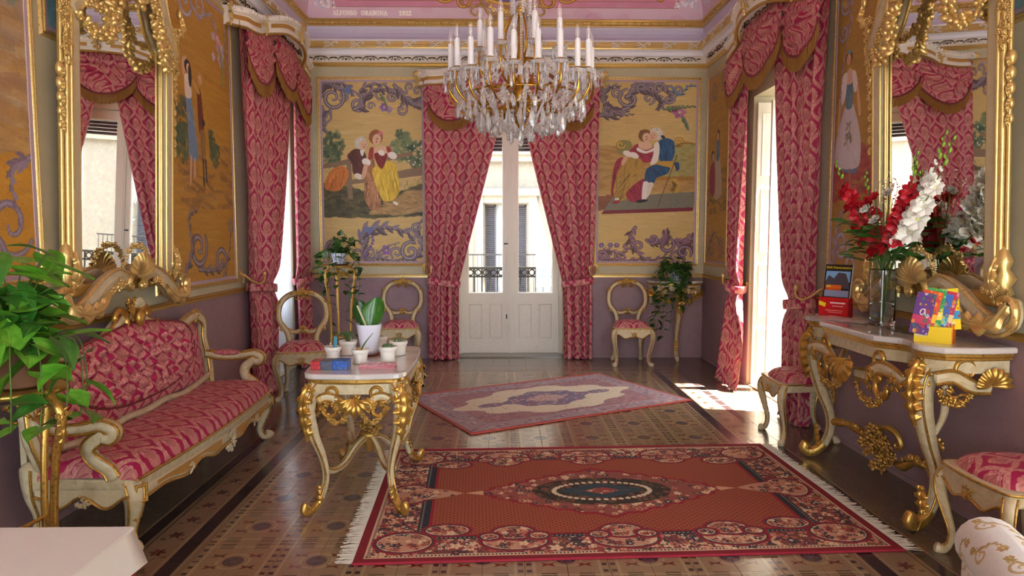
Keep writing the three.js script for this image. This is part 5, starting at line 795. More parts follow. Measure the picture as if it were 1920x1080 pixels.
// carved apron in the xy plane: centre at x = 0, hangs below y = 0
function apron(w, k = 1) {
  const S = [[-w / 2 + 0.03, -0.05], [-w * 0.36, -0.03], [-w * 0.26, -0.035], [-w * 0.17, -0.075], [-0.045 * k, -0.085]].map(([x, y]) => [x, y * k, 0.012]);
  const cream = both(sweep(S, (t) => [0.012 * k, (0.02 + 0.008 * Math.sin(PI * t)) * k], { n: 26, k: 8, sq: 0.8 }));
  const goldP = [both(merge(edges(S, [0.012 * k, 0.022 * k], 0.0075 * k, { n: 26 }))), at(shell(0.095 * k, 7, 1.55, 0.45).rotateZ(PI), [0, -0.035 * k, 0.018]), at(cluster(0.04 * k, 8), [0, -0.05 * k, 0.03]), both(at(cscroll(0.032 * k, 0.011 * k, { a0: 0.3, a1: 4.4 }), [w * 0.27, -0.006 * k, 0.016])), both(at(cluster(0.045 * k, 14, [0, 0, 0], 0.32), [w * 0.2, -0.085 * k, 0.012])), both(at(cluster(0.04 * k, 12, [0, 0, 0], 0.34), [w * 0.4, -0.06 * k, 0.012])), both(at(cscroll(0.04 * k, 0.014 * k, { a0: 2.2, a1: 6.0 }), [w * 0.3, -0.1 * k, 0.016])), both(at(leafAlong([[0, 0, 0], [-0.04 * k, 0.03 * k, 0.01], [-0.09 * k, 0.025 * k, 0]], 0.016 * k), [w * 0.26, -0.08 * k, 0.014]))];
  const gar = [both(garland([[0.04 * k, -0.11 * k, 0.015], [w * 0.14, -0.17 * k, 0.02], [w * 0.26, -0.165 * k, 0.02], [w * 0.36, -0.1 * k, 0.012]], 0.017 * k, 16))];
  return { cream, goldP, gar };
}
{ // ---- low centre table with marble top
  const g = thing('marble_table', 'gilt carved table with marble top holding small potted cacti', 'table', [-0.83, 0.011, -4.29], 0.02), h = 0.82, w = 0.61, d = 1.0, top = serp(w, d, 0.025, 0.02);
  part('marble_top', slab(top, 0.032, 0.008).translate(0, h, 0), M.marble, g);
  part('top_moulding', [slab(top.map(([x, z]) => [x * 0.955, z * 0.97]), 0.03, 0.012).translate(0, h - 0.032, 0)], M.giltDeep, g);
  part('frieze', slab(top.map(([x, z]) => [x * 0.9, z * 0.93]), 0.06, 0.004).translate(0, h - 0.062, 0), M.cream, g);
  const rad = (t) => { const a = lerp(0.046, 0.02, smooth(t * 1.5)); return [a * 0.85, a + (t > 0.9 ? (t - 0.9) * 0.1 : 0)]; };
  for (const [sx, sz] of [[-1, 1], [1, 1], [1, -1], [-1, -1]]) {
    const c = cabriole(sx * 0.215, sz * 0.42, [sx, sz * 1.1], [[0, h - 0.07], [0.045, h - 0.12], [0.065, h - 0.2], [0.03, 0.46], [-0.025, 0.32], [-0.045, 0.2], [-0.01, 0.09], [0.04, 0.035], [0.085, 0.028], [0.1, 0.05], [0.085, 0.066]], rad, 36);
    const leg = part('leg', c.body, M.cream, g);
    part('gilding', [...c.lines, at(leafAlong([[0, 0.08, 0], [0, 0.02, 0.04], [0, -0.1, 0.035], [0, -0.22, 0.0]], 0.055, { lobes: 5 }), [sx * 0.245, h - 0.16, sz * 0.455], [0, Math.atan2(sx, sz), 0]), at(cluster(0.06, 24, [0, 0, 0], 0.3), [sx * 0.255, h - 0.12, sz * 0.465], [0, Math.atan2(sx, sz), 0]), at(leafAlong([[0, 0.16, 0.0], [0, 0.09, 0.012], [0, 0.02, 0.02]], 0.022), [sx * 0.205, 0.03, sz * 0.412], [0.35, Math.atan2(sx, sz), 0]), at(cluster(0.022, 6), [sx * 0.19, 0.29, sz * 0.38], [0, Math.atan2(sx, sz), 0])], M.giltDeep, leg);
  }
  for (const [ww, ry, off] of [[0.46, 0, 0.45], [0.46, PI, 0.45], [0.86, PI / 2, 0.255], [0.86, -PI / 2, 0.255]]) {
    const a = apron(ww, ww > 0.6 ? 1.1 : 1), place = (l) => flat(l).map((q) => at(q, [Math.sin(ry) * off, h - 0.105, Math.cos(ry) * off], [0, ry, 0]));
    const ap = part('apron', place(a.cream), M.cream, g); part('apron_carving', place(a.goldP), M.giltDeep, ap); part('garland', place(a.gar), M.giltMatt, ap);
  }
  for (const [sx, sz] of [[-1, 1], [1, 1], [1, -1], [-1, -1]]) { const p = [[sx * 0.2, 0.24, sz * 0.36], [sx * 0.17, 0.2, sz * 0.29], [sx * 0.12, 0.21, sz * 0.2], [sx * 0.06, 0.29, sz * 0.09], [sx * 0.02, 0.32, sz * 0.03]]; const st = part('stretcher', sweep(p, [0.018, 0.02], { n: 22, k: 8, up: [0, 1, 0] }), M.cream, g); part('gilding', edges(p, [0.018, 0.02], 0.007, { n: 22, up: [0, 1, 0] }), M.giltDeep, st); }
  part('stretcher_flowers', [at(lathe([[0, 0.22], [0.02, 0.23], [0.035, 0.27], [0.05, 0.33], [0.06, 0.35], [0.03, 0.36], [0, 0.36]], 14)), ...Array.from({ length: 26 }, () => { const a = rr(0, 6.28), r = rr(0.01, 0.07); return rosette(0.026, [r * Math.cos(a), 0.36 + rr(0, 0.07) * (1 - r * 6), r * Math.sin(a)], [-1.2 + rr(-0.5, 0.5), a, 0]); })], M.giltMatt, g);
}
{ // ---- long console under the right mirror (local x along the wall, z out of it)
  const g = thing('console_table', 'long cream and gilt console table with marble top below the mirror', 'table', [XR - 0.012, 0, -4.22], -PI / 2), h = 1.03, L = 1.56, D = 0.52;
  const out = []; for (let i = 0; i <= 60; i++) { const t = i / 60 * 2 - 1, at_ = Math.abs(t), z = 0.41 + 0.1 * smooth((0.62 - at_) / 0.22) - (at_ > 0.86 ? 0.04 * ((at_ - 0.86) / 0.14) ** 2 : 0) + 0.045 * Math.exp(-(((at_ - 0.84) / 0.12) ** 2)); out.push([t * L / 2, z]); } out.push([L / 2 + 0.02, 0.2], [L / 2, 0.0], [-L / 2, 0.0], [-L / 2 - 0.02, 0.2]);
  part('marble_top', slab(out, 0.035, 0.01).translate(0, h, 0), M.marble, g);
  const inner = (k) => out.map(([x, z]) => [x * (1 - k / 0.78), z - (z > 0.1 ? k : 0) + (z < 0.05 ? 0.003 : 0)]);
  part('top_moulding', [slab(inner(0.016), 0.022, 0.009).translate(0, h - 0.035, 0), slab(inner(0.026), 0.02, 0.008).translate(0, h - 0.055, 0)], M.giltDeep, g);
  part('frieze', slab(inner(0.045), 0.07, 0.004).translate(0, h - 0.073, 0), M.cream, g);
  const rad = (t) => { const a = lerp(0.062, 0.03, smooth(t * 1.4)); return [a * 0.9, a + (t > 0.9 ? (t - 0.9) * 0.1 : 0)]; };
  for (const sx of [-1, 1]) {
    const prof = [[0.0, h - 0.12], [0.05, h - 0.2], [0.055, h - 0.32], [0.0, 0.5], [-0.06, 0.34], [-0.07, 0.22], [-0.03, 0.1], [0.03, 0.045], [0.08, 0.04], [0.1, 0.068], [0.082, 0.088]];
    const c = cabriole(sx * 0.62, 0.34, [sx * 0.25, 1], prof, rad, 40), leg = part('leg', c.body, M.cream, g), yaw = Math.atan2(sx * 0.25, 1);
    part('gilding', [...c.lines, at(cluster(0.075, 26, [0, 0, 0], 0.3), [sx * 0.63, h - 0.15, 0.4], [0, yaw, 0]), at(leafAlong([[0, 0.1, 0], [0, 0.02, 0.05], [0, -0.12, 0.045], [0, -0.24, 0.0]], 0.06, { lobes: 6 }), [sx * 0.635, h - 0.2, 0.405], [0, yaw, 0]), at(leafAlong([[0, 0.22, 0.0], [0, 0.12, 0.02], [0, 0.03, 0.03]], 0.038, { lobes: 4 }), [sx * 0.61, 0.04, 0.3], [0.3, yaw, 0]), ...[0, 1, 2, 3].map((i) => at(leafAlong([[0, 0, 0], [0.03, -0.03, 0.015], [0.02, -0.07, 0]], 0.018), [sx * 0.58, 0.72 - i * 0.075, 0.36 - i * 0.03], [0, yaw, i % 2 ? 0.5 : -0.5]))], M.giltDeep, leg);
    part('side_rib', sweep([[sx * 0.7, h - 0.13, 0.3], [sx * 0.69, 0.75, 0.3], [sx * 0.66, 0.64, 0.29], [sx * 0.63, 0.54, 0.31]], (t) => [0.022 * (1 - 0.4 * t), 0.03 * (1 - 0.5 * t)], { n: 20, k: 8, up: [1, 0, 0] }), M.cream, leg);
    part('wall_bracket', [box(sx * 0.62, sx * 0.68, h - 0.17, h - 0.1, 0.004, 0.045)], M.cream, g);
    const p = [[sx * 0.6, 0.27, 0.26], [sx * 0.42, 0.29, 0.22], [sx * 0.3, 0.27, 0.2], [sx * 0.16, 0.2, 0.2], [0, 0.2, 0.2]]; part('stretcher', [sweep(p, (t) => 0.026 + 0.006 * Math.sin(t * 20), { n: 40, k: 8, up: [0, 1, 0] }), garland([[sx * 0.5, 0.31, 0.24], [sx * 0.3, 0.3, 0.22], [sx * 0.2, 0.25, 0.22]], 0.018, 9)], M.giltDeep, g);
    // side apron: scrolls from the leg to a shell near the wall
    const sp = [[sx * 0.725, h - 0.17, 0.38], [sx * 0.735, h - 0.16, 0.3], [sx * 0.735, h - 0.21, 0.2], [sx * 0.73, h - 0.22, 0.1]], sa = part('side_apron', sweep(sp, [0.016, 0.034], { n: 20, k: 8, up: [sx, 0, 0] }), M.cream, g);
    part('side_carving', [...edges(sp, [0.016, 0.034], 0.01, { n: 20, up: [sx, 0, 0] }), at(shell(0.1, 9, 1.7, 0.4), [sx * 0.735, h - 0.21, 0.1], [0, sx * PI / 2, 0]), at(cscroll(0.05, 0.017), [sx * 0.735, h - 0.12, 0.24], [0, sx * PI / 2, 1.4]), at(cluster(0.05, 12), [sx * 0.735, h - 0.26, 0.28], [0, sx * PI / 2, 0]), garland([[sx * 0.735, h - 0.24, 0.36], [sx * 0.735, h - 0.3, 0.3], [sx * 0.735, h - 0.27, 0.2]], 0.026, 9, [0, sx * PI / 2, 0])], M.giltDeep, sa);
  }
  const a = apron(1.2, 1.55), place = (l) => flat(l).map((q) => at(q, [0, h - 0.14, 0.44], [0, 0, 0]));
  const ap = part('apron', place(a.cream), M.cream, g); part('apron_carving', place(a.goldP), M.giltDeep, ap); part('garland', place(a.gar), M.giltMatt, ap);
  part('stretcher_flowers', [at(cscroll(0.1, 0.02, { a0: -0.4, a1: 2.4 }), [0.04, 0.3, 0.22], [0, 0.3, 0.6]), ...Array.from({ length: 46 }, () => { const u = rr(0, 6.28), r = Math.sqrt(rnd()) * 0.16; return rosette(rr(0.025, 0.042), [r * Math.cos(u), 0.26 + r * 0.8 * Math.sin(u), 0.22 + rr(0, 0.08)], [rr(-0.5, 0.5), rr(-0.6, 0.6), u]); })], M.giltMatt, g);
}
{ // ---- half-round console in the far right corner
  const g = thing('corner_console', 'small half-round gilt console with marble top in the far right corner', 'table', [2.26, 0, ZB + 0.02]), h = 1.03, R = 0.36;
  const o = [[-R, 0]]; for (let i = 0; i <= 30; i++) { const a = PI - i / 30 * PI; o.push([R * Math.cos(a) * 1.0, 0.06 + 0.34 * Math.sin(a) ** 0.8]); } o.push([R, 0]);
  part('marble_top', slab(o.map(([x, z]) => [x, z]).reverse(), 0.03, 0.008).translate(0, h, 0), M.marble, g);
  part('top_moulding', slab(o.map(([x, z]) => [x * 0.96, Math.max(0, z - 0.012)]).reverse(), 0.026, 0.01).translate(0, h - 0.03, 0), M.giltDeep, g);
  part('frieze', slab(o.map(([x, z]) => [x * 0.92, Math.max(0, z - 0.03)]).reverse(), 0.1, 0.004).translate(0, h - 0.056, 0), M.cream, g);
  part('carving', [at(shell(0.09, 9, 1.6, 0.45), [0, h - 0.15, 0.36]), both(at(cluster(0.085, 26), [0.27, h - 0.16, 0.16], [0, 1.1, 0])), both(at(shell(0.08, 7, 1.6, 0.5), [0.29, h - 0.19, 0.16], [0, 1.0, -0.8])), both(garland([[0.05, h - 0.19, 0.36], [0.14, h - 0.26, 0.32], [0.22, h - 0.22, 0.26]], 0.026, 11)), both(at(cscroll(0.05, 0.016), [0.17, h - 0.14, 0.33], [0, 0.6, 0.6]))], M.giltDeep, g);
  const rad = (t) => [lerp(0.045, 0.022, smooth(t * 1.3)), lerp(0.05, 0.024, smooth(t * 1.3)) + (t > 0.92 ? 0.012 : 0)];
  const c = cabriole(0, 0.26, [0, 1], [[0.04, h - 0.12], [0.08, h - 0.24], [0.04, 0.62], [-0.04, 0.4], [-0.07, 0.25], [-0.06, 0.12], [-0.02, 0.04], [0.03, 0.03]], rad, 34), leg = part('leg', c.body, M.cream, g);
  part('gilding', [...c.lines, at(leafAlong([[0, 0.1, 0], [0, 0, 0.04], [0, -0.2, 0.0]], 0.05, { lobes: 5 }), [0, h - 0.24, 0.37]), at(leafAlong([[0, 0.16, 0], [0, 0.08, 0.015], [0, 0.02, 0.02]], 0.03), [0, 0.1, 0.22])], M.giltDeep, leg);
  part('wall_leg', [box(-0.32, -0.28, h - 0.3, h - 0.1, 0, 0.03), box(0.28, 0.32, h - 0.3, h - 0.1, 0, 0.03)].slice(0, 1), M.cream, g);
}
{ // ---- carved sofa along the left wall: local x = away from camera, z = into the room
  const g = thing('sofa', 'long carved cream and gilt sofa with tufted red damask back', 'sofa', [XL + 0.06, 0, -4.38], PI / 2), L = 2.06, zB = 0.02;
  const topY = (x) => { const t = Math.abs(x) / (L / 2); return 0.94 + 0.16 * Math.exp(-((t / 0.26) ** 2)) + 0.05 * Math.exp(-(((t - 0.84) / 0.16) ** 2)) - 0.16 * smooth((t - 0.94) / 0.06) * 0.3; };
  const bz = (y) => 0.16 - (y - 0.45) * 0.16;             // face of the back, raked
  const hx = L / 2 - 0.08;
  part('back_upholstery', grid(80, 24, (u, v) => { const x = lerp(-hx, hx, u), y = lerp(0.5, topY(x) - 0.03, v), e = Math.min(1, 6 * Math.min(u, 1 - u)) * Math.min(1, 5 * Math.min(v, 1 - v)); return [x, y, bz(y) + 0.055 * Math.sqrt(e)]; }, (u, v) => [lerp(-hx, hx, u), lerp(0.5, 1.1, v)]), M.damask, g);
  // tufted inner panel: kidney outline, deep buttoned diamonds
  const px = 0.74, cy = 0.79, py = 0.215;
  part('tufted_panel', grid(120, 44, (u, v) => {
    const a = u * 2 * PI, c = Math.cos(a), s = Math.sin(a), k = (Math.abs(c) ** 3 + Math.abs(s) ** 3) ** (-1 / 3), x = c * k * px * v, lift = 0.045 * Math.exp(-((x / 0.3) ** 2)), y = cy + s * k * py * v + lift * (s > 0 ? v : 0) + 0.05 * (x / px) ** 2 * (s < 0 ? v : 0.6 * v);
    const U = x / 0.145, W = (y - cy) / 0.105, d1 = Math.abs(((U + W) % 1 + 1) % 1 - 0.5), d2 = Math.abs(((U - W) % 1 + 1) % 1 - 0.5), tuft = Math.sqrt(Math.max(0, (0.5 - d1) * (0.5 - d2)) * 4), edge = Math.sqrt(Math.max(0, 1 - v ** 6));
    return [x, y, bz(y) + 0.045 + edge * (0.024 + 0.05 * tuft)];
  }, (u, v) => { const a = u * 2 * PI, c = Math.cos(a), s = Math.sin(a), k = (Math.abs(c) ** 3 + Math.abs(s) ** 3) ** (-1 / 3); return [c * k * px * v * 1.15, s * k * py * v * 1.25]; }), M.damask, g);
  part('panel_welt', sweep(Array.from({ length: 48 }, (_, i) => { const a = i / 48 * 2 * PI, c = Math.cos(a), s = Math.sin(a), k = (Math.abs(c) ** 3 + Math.abs(s) ** 3) ** (-1 / 3), x = c * k * px * 1.01, y = cy + s * k * py * 1.01 + 0.045 * Math.exp(-((x / 0.3) ** 2)) * (s > 0 ? 1 : 0) + 0.05 * (x / px) ** 2 * (s < 0 ? 1 : 0.6); return [x, y, bz(y) + 0.05]; }), 0.01, { n: 110, k: 6, closed: true }), M.cord, g);
  for (const [U, W] of (() => { const r = []; for (let i = -9; i <= 9; i++) for (let j = -4; j <= 4; j++) if ((i + j) % 2 === 0) r.push([i / 2, j / 2]); return r; })()) { const x = U * 0.145, y = cy + W * 0.105, k = (Math.abs(x / px) ** 3 + Math.abs((y - cy) / py) ** 3); if (k > 0.62) continue; part('button', ball(0.011, [x, y + 0.02 * Math.exp(-((x / 0.3) ** 2)), bz(y) + 0.072], [1, 1, 0.6], 8), M.damask, g); }
  const crest = Array.from({ length: 33 }, (_, i) => { const x = lerp(-L / 2 + 0.02, L / 2 - 0.02, i / 32), y = topY(x); return [x, y, bz(y) + 0.02]; });
  const rail = [[-L / 2 + 0.04, 0.45, bz(0.45)], [-L / 2 + 0.0, 0.62, bz(0.62)], [-L / 2 + 0.02, 0.8, bz(0.8)], ...crest, [L / 2 - 0.02, 0.8, bz(0.8)], [L / 2, 0.62, bz(0.62)], [L / 2 - 0.04, 0.45, bz(0.45)]];
  const fr = part('back_frame', [sweep(rail, [0.034, 0.034], { n: 120, k: 10, sq: 0.8 }), sweep([[-L / 2 + 0.02, 0.52, bz(0.5)], [-0.5, 0.475, bz(0.5) + 0.02], [-0.25, 0.5, bz(0.5) + 0.02], [0, 0.485, bz(0.5) + 0.02], [0.25, 0.5, bz(0.5) + 0.02], [0.5, 0.475, bz(0.5) + 0.02], [L / 2 - 0.02, 0.52, bz(0.5)]], [0.026, 0.024], { n: 50, k: 8 }), box(-L / 2 + 0.06, L / 2 - 0.06, 0.45, 0.93, zB + 0.02, zB + 0.05)], M.cream, g);
  for (const e of edges(rail, [0.034, 0.034], 0.01, { n: 120, sides: [-1, 1] })) part('gilding', e, M.giltDeep, fr);
  part('crest_carving', [at(shell(0.1, 9, 1.5, 0.4), [0, topY(0) + 0.0, bz(1.1) + 0.05]), at(cluster(0.07, 18), [0, topY(0) + 0.03, bz(1.1) + 0.05]), ball(0.04, [0, topY(0) - 0.02, bz(1.1) + 0.1], [1, 1.4, 0.7]), both(at(cscroll(0.07, 0.024, { a0: 0.5, a1: 4.8 }), [0.14, topY(0.14) + 0.01, bz(1.1) + 0.05])), both(at(cluster(0.05, 12), [0.27, topY(0.27), bz(1.0) + 0.04])), both(at(cluster(0.05, 12), [0.88, topY(0.88), bz(1.0) + 0.04]))], M.giltDeep, g);
  part('crest_shell', [at(shell(0.07, 7, 1.3, 0.5), [0, topY(0) + 0.04, bz(1.1) + 0.07])], M.cream, g);
  // seat
  const zF = 0.66, so = []; for (let i = 0; i <= 40; i++) { const t = i / 40 * 2 - 1; so.push([t * (L / 2 - 0.01), zF - 0.03 + 0.05 * Math.cos(t * PI * 0.5) - (Math.abs(t) > 0.93 ? 0.05 * ((Math.abs(t) - 0.93) / 0.07) ** 2 : 0)]); } so.push([L / 2 - 0.04, 0.12], [-L / 2 + 0.04, 0.12]);
  const fz = (x) => zF - 0.03 + 0.05 * Math.cos(x / (L / 2) * PI * 0.5);
  part('seat_cushion', grid(80, 26, (u, v) => { const x = lerp(-L / 2 + 0.02, L / 2 - 0.02, u), z = lerp(0.14, fz(x) - 0.005, v), e = Math.min(1, Math.min(u, 1 - u) * 22) , f = Math.min(1, (1 - v) * 5); return [x, 0.385 + 0.085 * Math.sqrt(1 - (1 - e) ** 2) * Math.sqrt(1 - (1 - f) ** 2) + 0.015 * Math.sin(PI * v), z]; }, (u, v) => [lerp(-L / 2, L / 2, u), v * 0.55]), M.damask, g);
  part('seat_rail', [slab(so, 0.07, 0.012).translate(0, 0.392, 0)], M.cream, g);
  const ay = (x) => { const t = Math.abs(x) / (L / 2); return 0.285 - 0.04 * Math.exp(-((t / 0.1) ** 2)) + 0.03 * Math.cos(t * 5 * PI) * (1 - t) - 0.02 * Math.exp(-(((t - 0.5) / 0.1) ** 2)); };
  const ap = part('front_apron', grid(80, 4, (u, v) => { const x = lerp(-L / 2 + 0.06, L / 2 - 0.06, u); return [x, lerp(ay(x), 0.34, v), fz(x) + 0.005 + 0.01 * Math.sin(v * PI)]; }), M.cream, g);
  part('gilding', sweep(Array.from({ length: 41 }, (_, i) => { const x = lerp(-L / 2 + 0.06, L / 2 - 0.06, i / 40); return [x, ay(x), fz(x) + 0.012]; }), 0.009, { n: 90, k: 6 }), M.giltDeep, ap);
  part('gilding', sweep(Array.from({ length: 31 }, (_, i) => { const x = lerp(-L / 2 + 0.02, L / 2 - 0.02, i / 30); return [x, 0.388, fz(x) + 0.004]; }), 0.008, { n: 70, k: 6 }), M.giltDeep, ap);
  for (const [a, b] of [[-0.86, -0.12], [0.12, 0.86]]) part('apron_inlay', grid(30, 2, (u, v) => { const x = lerp(a, b, u); return [x, lerp(ay(x) + 0.022, 0.332, v), fz(x) + 0.017]; }), M.pelmetTan, ap);
  part('apron_carving', [at(cluster(0.06, 18), [0, 0.275, fz(0) + 0.02]), ...[-0.52, 0.52].map((x) => at(cluster(0.04, 10), [x, 0.285, fz(x) + 0.015]))], M.cream, ap);
  for (const k of [-1, 1]) { part('side_apron', [grid(14, 3, (u, v) => { const z = lerp(0.14, zF - 0.06, u); return [k * (L / 2 - 0.004), lerp(0.28 + 0.03 * Math.cos(u * 4 * PI), 0.345, v), z]; }), at(cluster(0.04, 12), [k * (L / 2 + 0.0), 0.28, 0.38], [0, k * PI / 2, 0])], M.cream, g); part('side_gilding', [sweep(Array.from({ length: 15 }, (_, i) => { const u = i / 14; return [k * (L / 2 + 0.002), 0.28 + 0.03 * Math.cos(u * 4 * PI), lerp(0.14, zF - 0.06, u)]; }), 0.008, { n: 30, k: 6, up: [k, 0, 0] })], M.giltDeep, g); }
  const rad = (t) => { const a = lerp(0.058, 0.026, smooth(t * 1.4)); return [a * 0.9, a + (t > 0.9 ? (t - 0.9) * 0.12 : 0)]; };
  for (const [sx, f] of [[-1, 1], [1, 1], [-1, 0], [1, 0]]) {
    const c = f ? cabriole(sx * (L / 2 - 0.08), zF - 0.1, [sx * 0.8, 1], [[0.0, 0.37], [0.04, 0.32], [0.045, 0.25], [0.015, 0.16], [-0.005, 0.09], [0.02, 0.03], [0.06, 0.028], [0.075, 0.05]], rad) : cabriole(sx * (L / 2 - 0.06), 0.1, [sx, -0.6], [[0, 0.44], [0.0, 0.3], [-0.02, 0.18], [0.0, 0.08], [0.035, 0.02]], rad);
    const leg = part('leg', c.body, M.cream, g); if (!f) c.lines.forEach((l) => part('gilding', l, M.giltDeep, leg)); else part('gilding', [...c.lines, ...(f ? [at(mouldRect(0.05, 0.08, circleProfile(0, 0, 0.008)), [sx * (L / 2 - 0.045), 0.31, zF - 0.02], [0, sx * 0.66, 0]), at(cluster(0.03, 7), [sx * (L / 2 - 0.05), 0.19, zF - 0.06], [0, sx * 0.66, 0])] : [])], M.giltDeep, leg);
  }
  // open arms with small pads
  for (const k of [-1, 1]) {
    const x = k * (L / 2 - 0.02), ar = [[x, 0.68, bz(0.68) + 0.01], [x + k * 0.02, 0.655, 0.28], [x + k * 0.03, 0.66, 0.4], [x + k * 0.03, 0.675, 0.5], [x + k * 0.03, 0.645, 0.555], [x + k * 0.03, 0.61, 0.535], [x + k * 0.03, 0.615, 0.5]], post = [[x + k * 0.03, 0.63, 0.5], [x + k * 0.02, 0.56, 0.42], [x - k * 0.0, 0.5, 0.43], [x - k * 0.01, 0.44, 0.5], [x - k * 0.01, 0.4, 0.52]];
    const arm = part('arm', [sweep(ar, (t) => [0.03, 0.026 + (t > 0.7 ? 0.008 : 0)], { n: 32, k: 10, up: [1, 0, 0] }), sweep(post, [0.028, 0.034], { n: 22, k: 10, up: [1, 0, 0], sq: 0.8 })], M.cream, g);
    part('gilding', [...edges(ar, [0.03, 0.028], 0.009, { n: 32, up: [1, 0, 0] }), ...edges(ar, [0.03, 0.028], 0.009, { n: 32, up: [-1, 0, 0] }), ...edges(post, [0.028, 0.034], 0.009, { n: 22, up: [k, 0, 0] }), at(cluster(0.03, 8), [x + k * 0.03, 0.685, 0.44], [-1.2, 0, 0])], M.giltDeep, arm);
    part('arm_pad', [ball(0.05, [x + k * 0.012, 0.685, 0.28], [0.75, 0.5, 2.4], 16)], M.damask, arm);
  }
}
// ------------------------------------------------------------------ crystal chandelier
{
  const g = thing('chandelier', 'large gilt and crystal chandelier with white candle bulbs', 'chandelier', [0.15, 2.24, -5.0]);   // origin at its lowest drop
  const candleMat = phys({ color: '#fbfbff', transmission: 0.3, roughness: 0.9, thickness: 0 }), bulbMat = phys({ color: '#ffffff', transmission: 0.86, roughness: 0.02, thickness: 0, ior: 1.5 });
  const beadG = new THREE.IcosahedronGeometry(0.011, 1), pendantG = merge(lathe([[0, 0], [0.008, 0.012], [0.0115, 0.03], [0.008, 0.06], [0.002, 0.085], [0, 0.086]], 6).translate(0, -0.1, 0), new THREE.IcosahedronGeometry(0.006, 0).translate(0, -0.008, 0)), dropG = merge(new THREE.SphereGeometry(0.018, 7, 6).scale(0.8, 1.5, 0.45).translate(0, -0.055, 0), new THREE.IcosahedronGeometry(0.0075, 0).translate(0, -0.02, 0));
  const prismG = merge(new THREE.CylinderGeometry(0.0035, 0.0065, 0.06, 5).translate(0, -0.045, 0), new THREE.IcosahedronGeometry(0.006, 0).translate(0, -0.008, 0));
  for (const q of [pendantG, dropG, prismG]) { q.deleteAttribute('normal'); q.computeVertexNormals(); }
  const dishG = lathe([[0.012, 0], [0.03, 0.002], [0.05, 0.012], [0.053, 0.018], [0.03, 0.008], [0.012, 0.006]], 16);
  const candleG = lathe([[0, 0], [0.019, 0], [0.02, 0.01], [0.0195, 0.17], [0.015, 0.186], [0.006, 0.19], [0, 0.19]], 14), bulbG = lathe([[0.008, 0], [0.015, 0.012], [0.0185, 0.034], [0.014, 0.06], [0.006, 0.082], [0.001, 0.095], [0, 0.096]], 14);
  const filG = new THREE.CylinderGeometry(0.0025, 0.004, 0.035, 6).translate(0, 0.02, 0);
  part('stem', [lathe([[0, 0.12], [0.03, 0.13], [0.045, 0.17], [0.02, 0.22], [0.025, 0.3], [0.07, 0.34], [0.03, 0.4], [0.02, 0.55], [0.04, 0.6], [0.022, 0.66], [0.018, 0.9], [0.05, 0.94], [0.02, 1.0], [0.012, 1.2], [0.012, 2.96], [0, 2.96]], 18), new THREE.TorusGeometry(0.44, 0.006, 8, 64).rotateX(PI / 2).translate(0, 0.34, 0), new THREE.TorusGeometry(0.3, 0.006, 8, 48).rotateX(PI / 2).translate(0, 0.26, 0), ...Array.from({ length: 8 }, (_, i) => { const a = i * PI / 4; return sweep([[0.03 * Math.cos(a), 0.36, 0.03 * Math.sin(a)], [0.2 * Math.cos(a), 0.22, 0.2 * Math.sin(a)], [0.44 * Math.cos(a), 0.34, 0.44 * Math.sin(a)]], 0.006, { n: 14, k: 6, up: [-Math.sin(a), 0, Math.cos(a)] }); })], M.brass, g);
  part('ceiling_rose', [at(shell(0.14, 12, PI, 0.3), [0, 2.9, 0], [PI / 2, 0, 0]), new THREE.CylinderGeometry(0.1, 0.04, 0.09, 18).translate(0, 2.91, 0)], M.brass, g);
  for (let i = 0; i < 6; i++) { const a = i * PI / 3 + 0.3, c = Math.cos(a), s = Math.sin(a); part('upper_scroll', sweep([[0.02 * c, 0.62, 0.02 * s], [0.12 * c, 0.62, 0.12 * s], [0.15 * c, 0.74, 0.15 * s], [0.1 * c, 0.86, 0.1 * s], [0.05 * c, 0.92, 0.05 * s], [0.02 * c, 0.9, 0.02 * s]], (t) => 0.009 * (1 - 0.3 * t), { n: 24, k: 6, up: [-s, 0, c] }), M.brass, g); }
  const tier = (n, R, y, phase, sub) => {
    for (let i = 0; i < n; i++) {
      const a = phase + i / n * 2 * PI, c = Math.cos(a), s = Math.sin(a), dy = sub ? 0 : 0.018 * Math.sin(i * 2.4), Y = y + dy, p = (r, h) => [r * c, h, r * s];
      const arm = part('arm', sweep([p(0.05, Y - 0.2), p(R * 0.5, Y - 0.26), p(R * 0.82, Y - 0.24), p(R * 1.02, Y - 0.13), p(R, Y - 0.02)], (t) => 0.0095 * (1 - 0.25 * t), { n: 22, k: 6, up: [-s, 0, c] }), M.brass, g);
      const dish = part('drip_dish', dishG, M.frost, arm); dish.position.set(R * c, Y - 0.03, R * s);
      const cup = part('candle_cup', lathe([[0.006, 0], [0.012, 0.012], [0.02, 0.03], [0.022, 0.036], [0, 0.036]], 10), M.brass, arm); cup.position.set(R * c, Y - 0.034, R * s);
      const cd = part('candle', candleG, candleMat, arm); cd.position.set(R * c, Y, R * s);
      const bl = part('bulb', bulbG, bulbMat, arm); bl.position.set(R * c, Y + 0.19, R * s); const fi = part('bulb_socket', filG, candleMat, arm); fi.position.set(R * c, Y + 0.19, R * s);
      for (let k = 0; k < 8; k++) { const b = k * PI / 4 + a, q = part('prism', prismG, M.crystal, g); q.position.set(R * c + 0.05 * Math.cos(b), Y - 0.016, R * s + 0.05 * Math.sin(b)); q.rotation.y = b; }
    }
  };
  tier(20, 0.5, 0.495, 0.12, false);
  tier(8, 0.3, 0.67, 0.5, true);
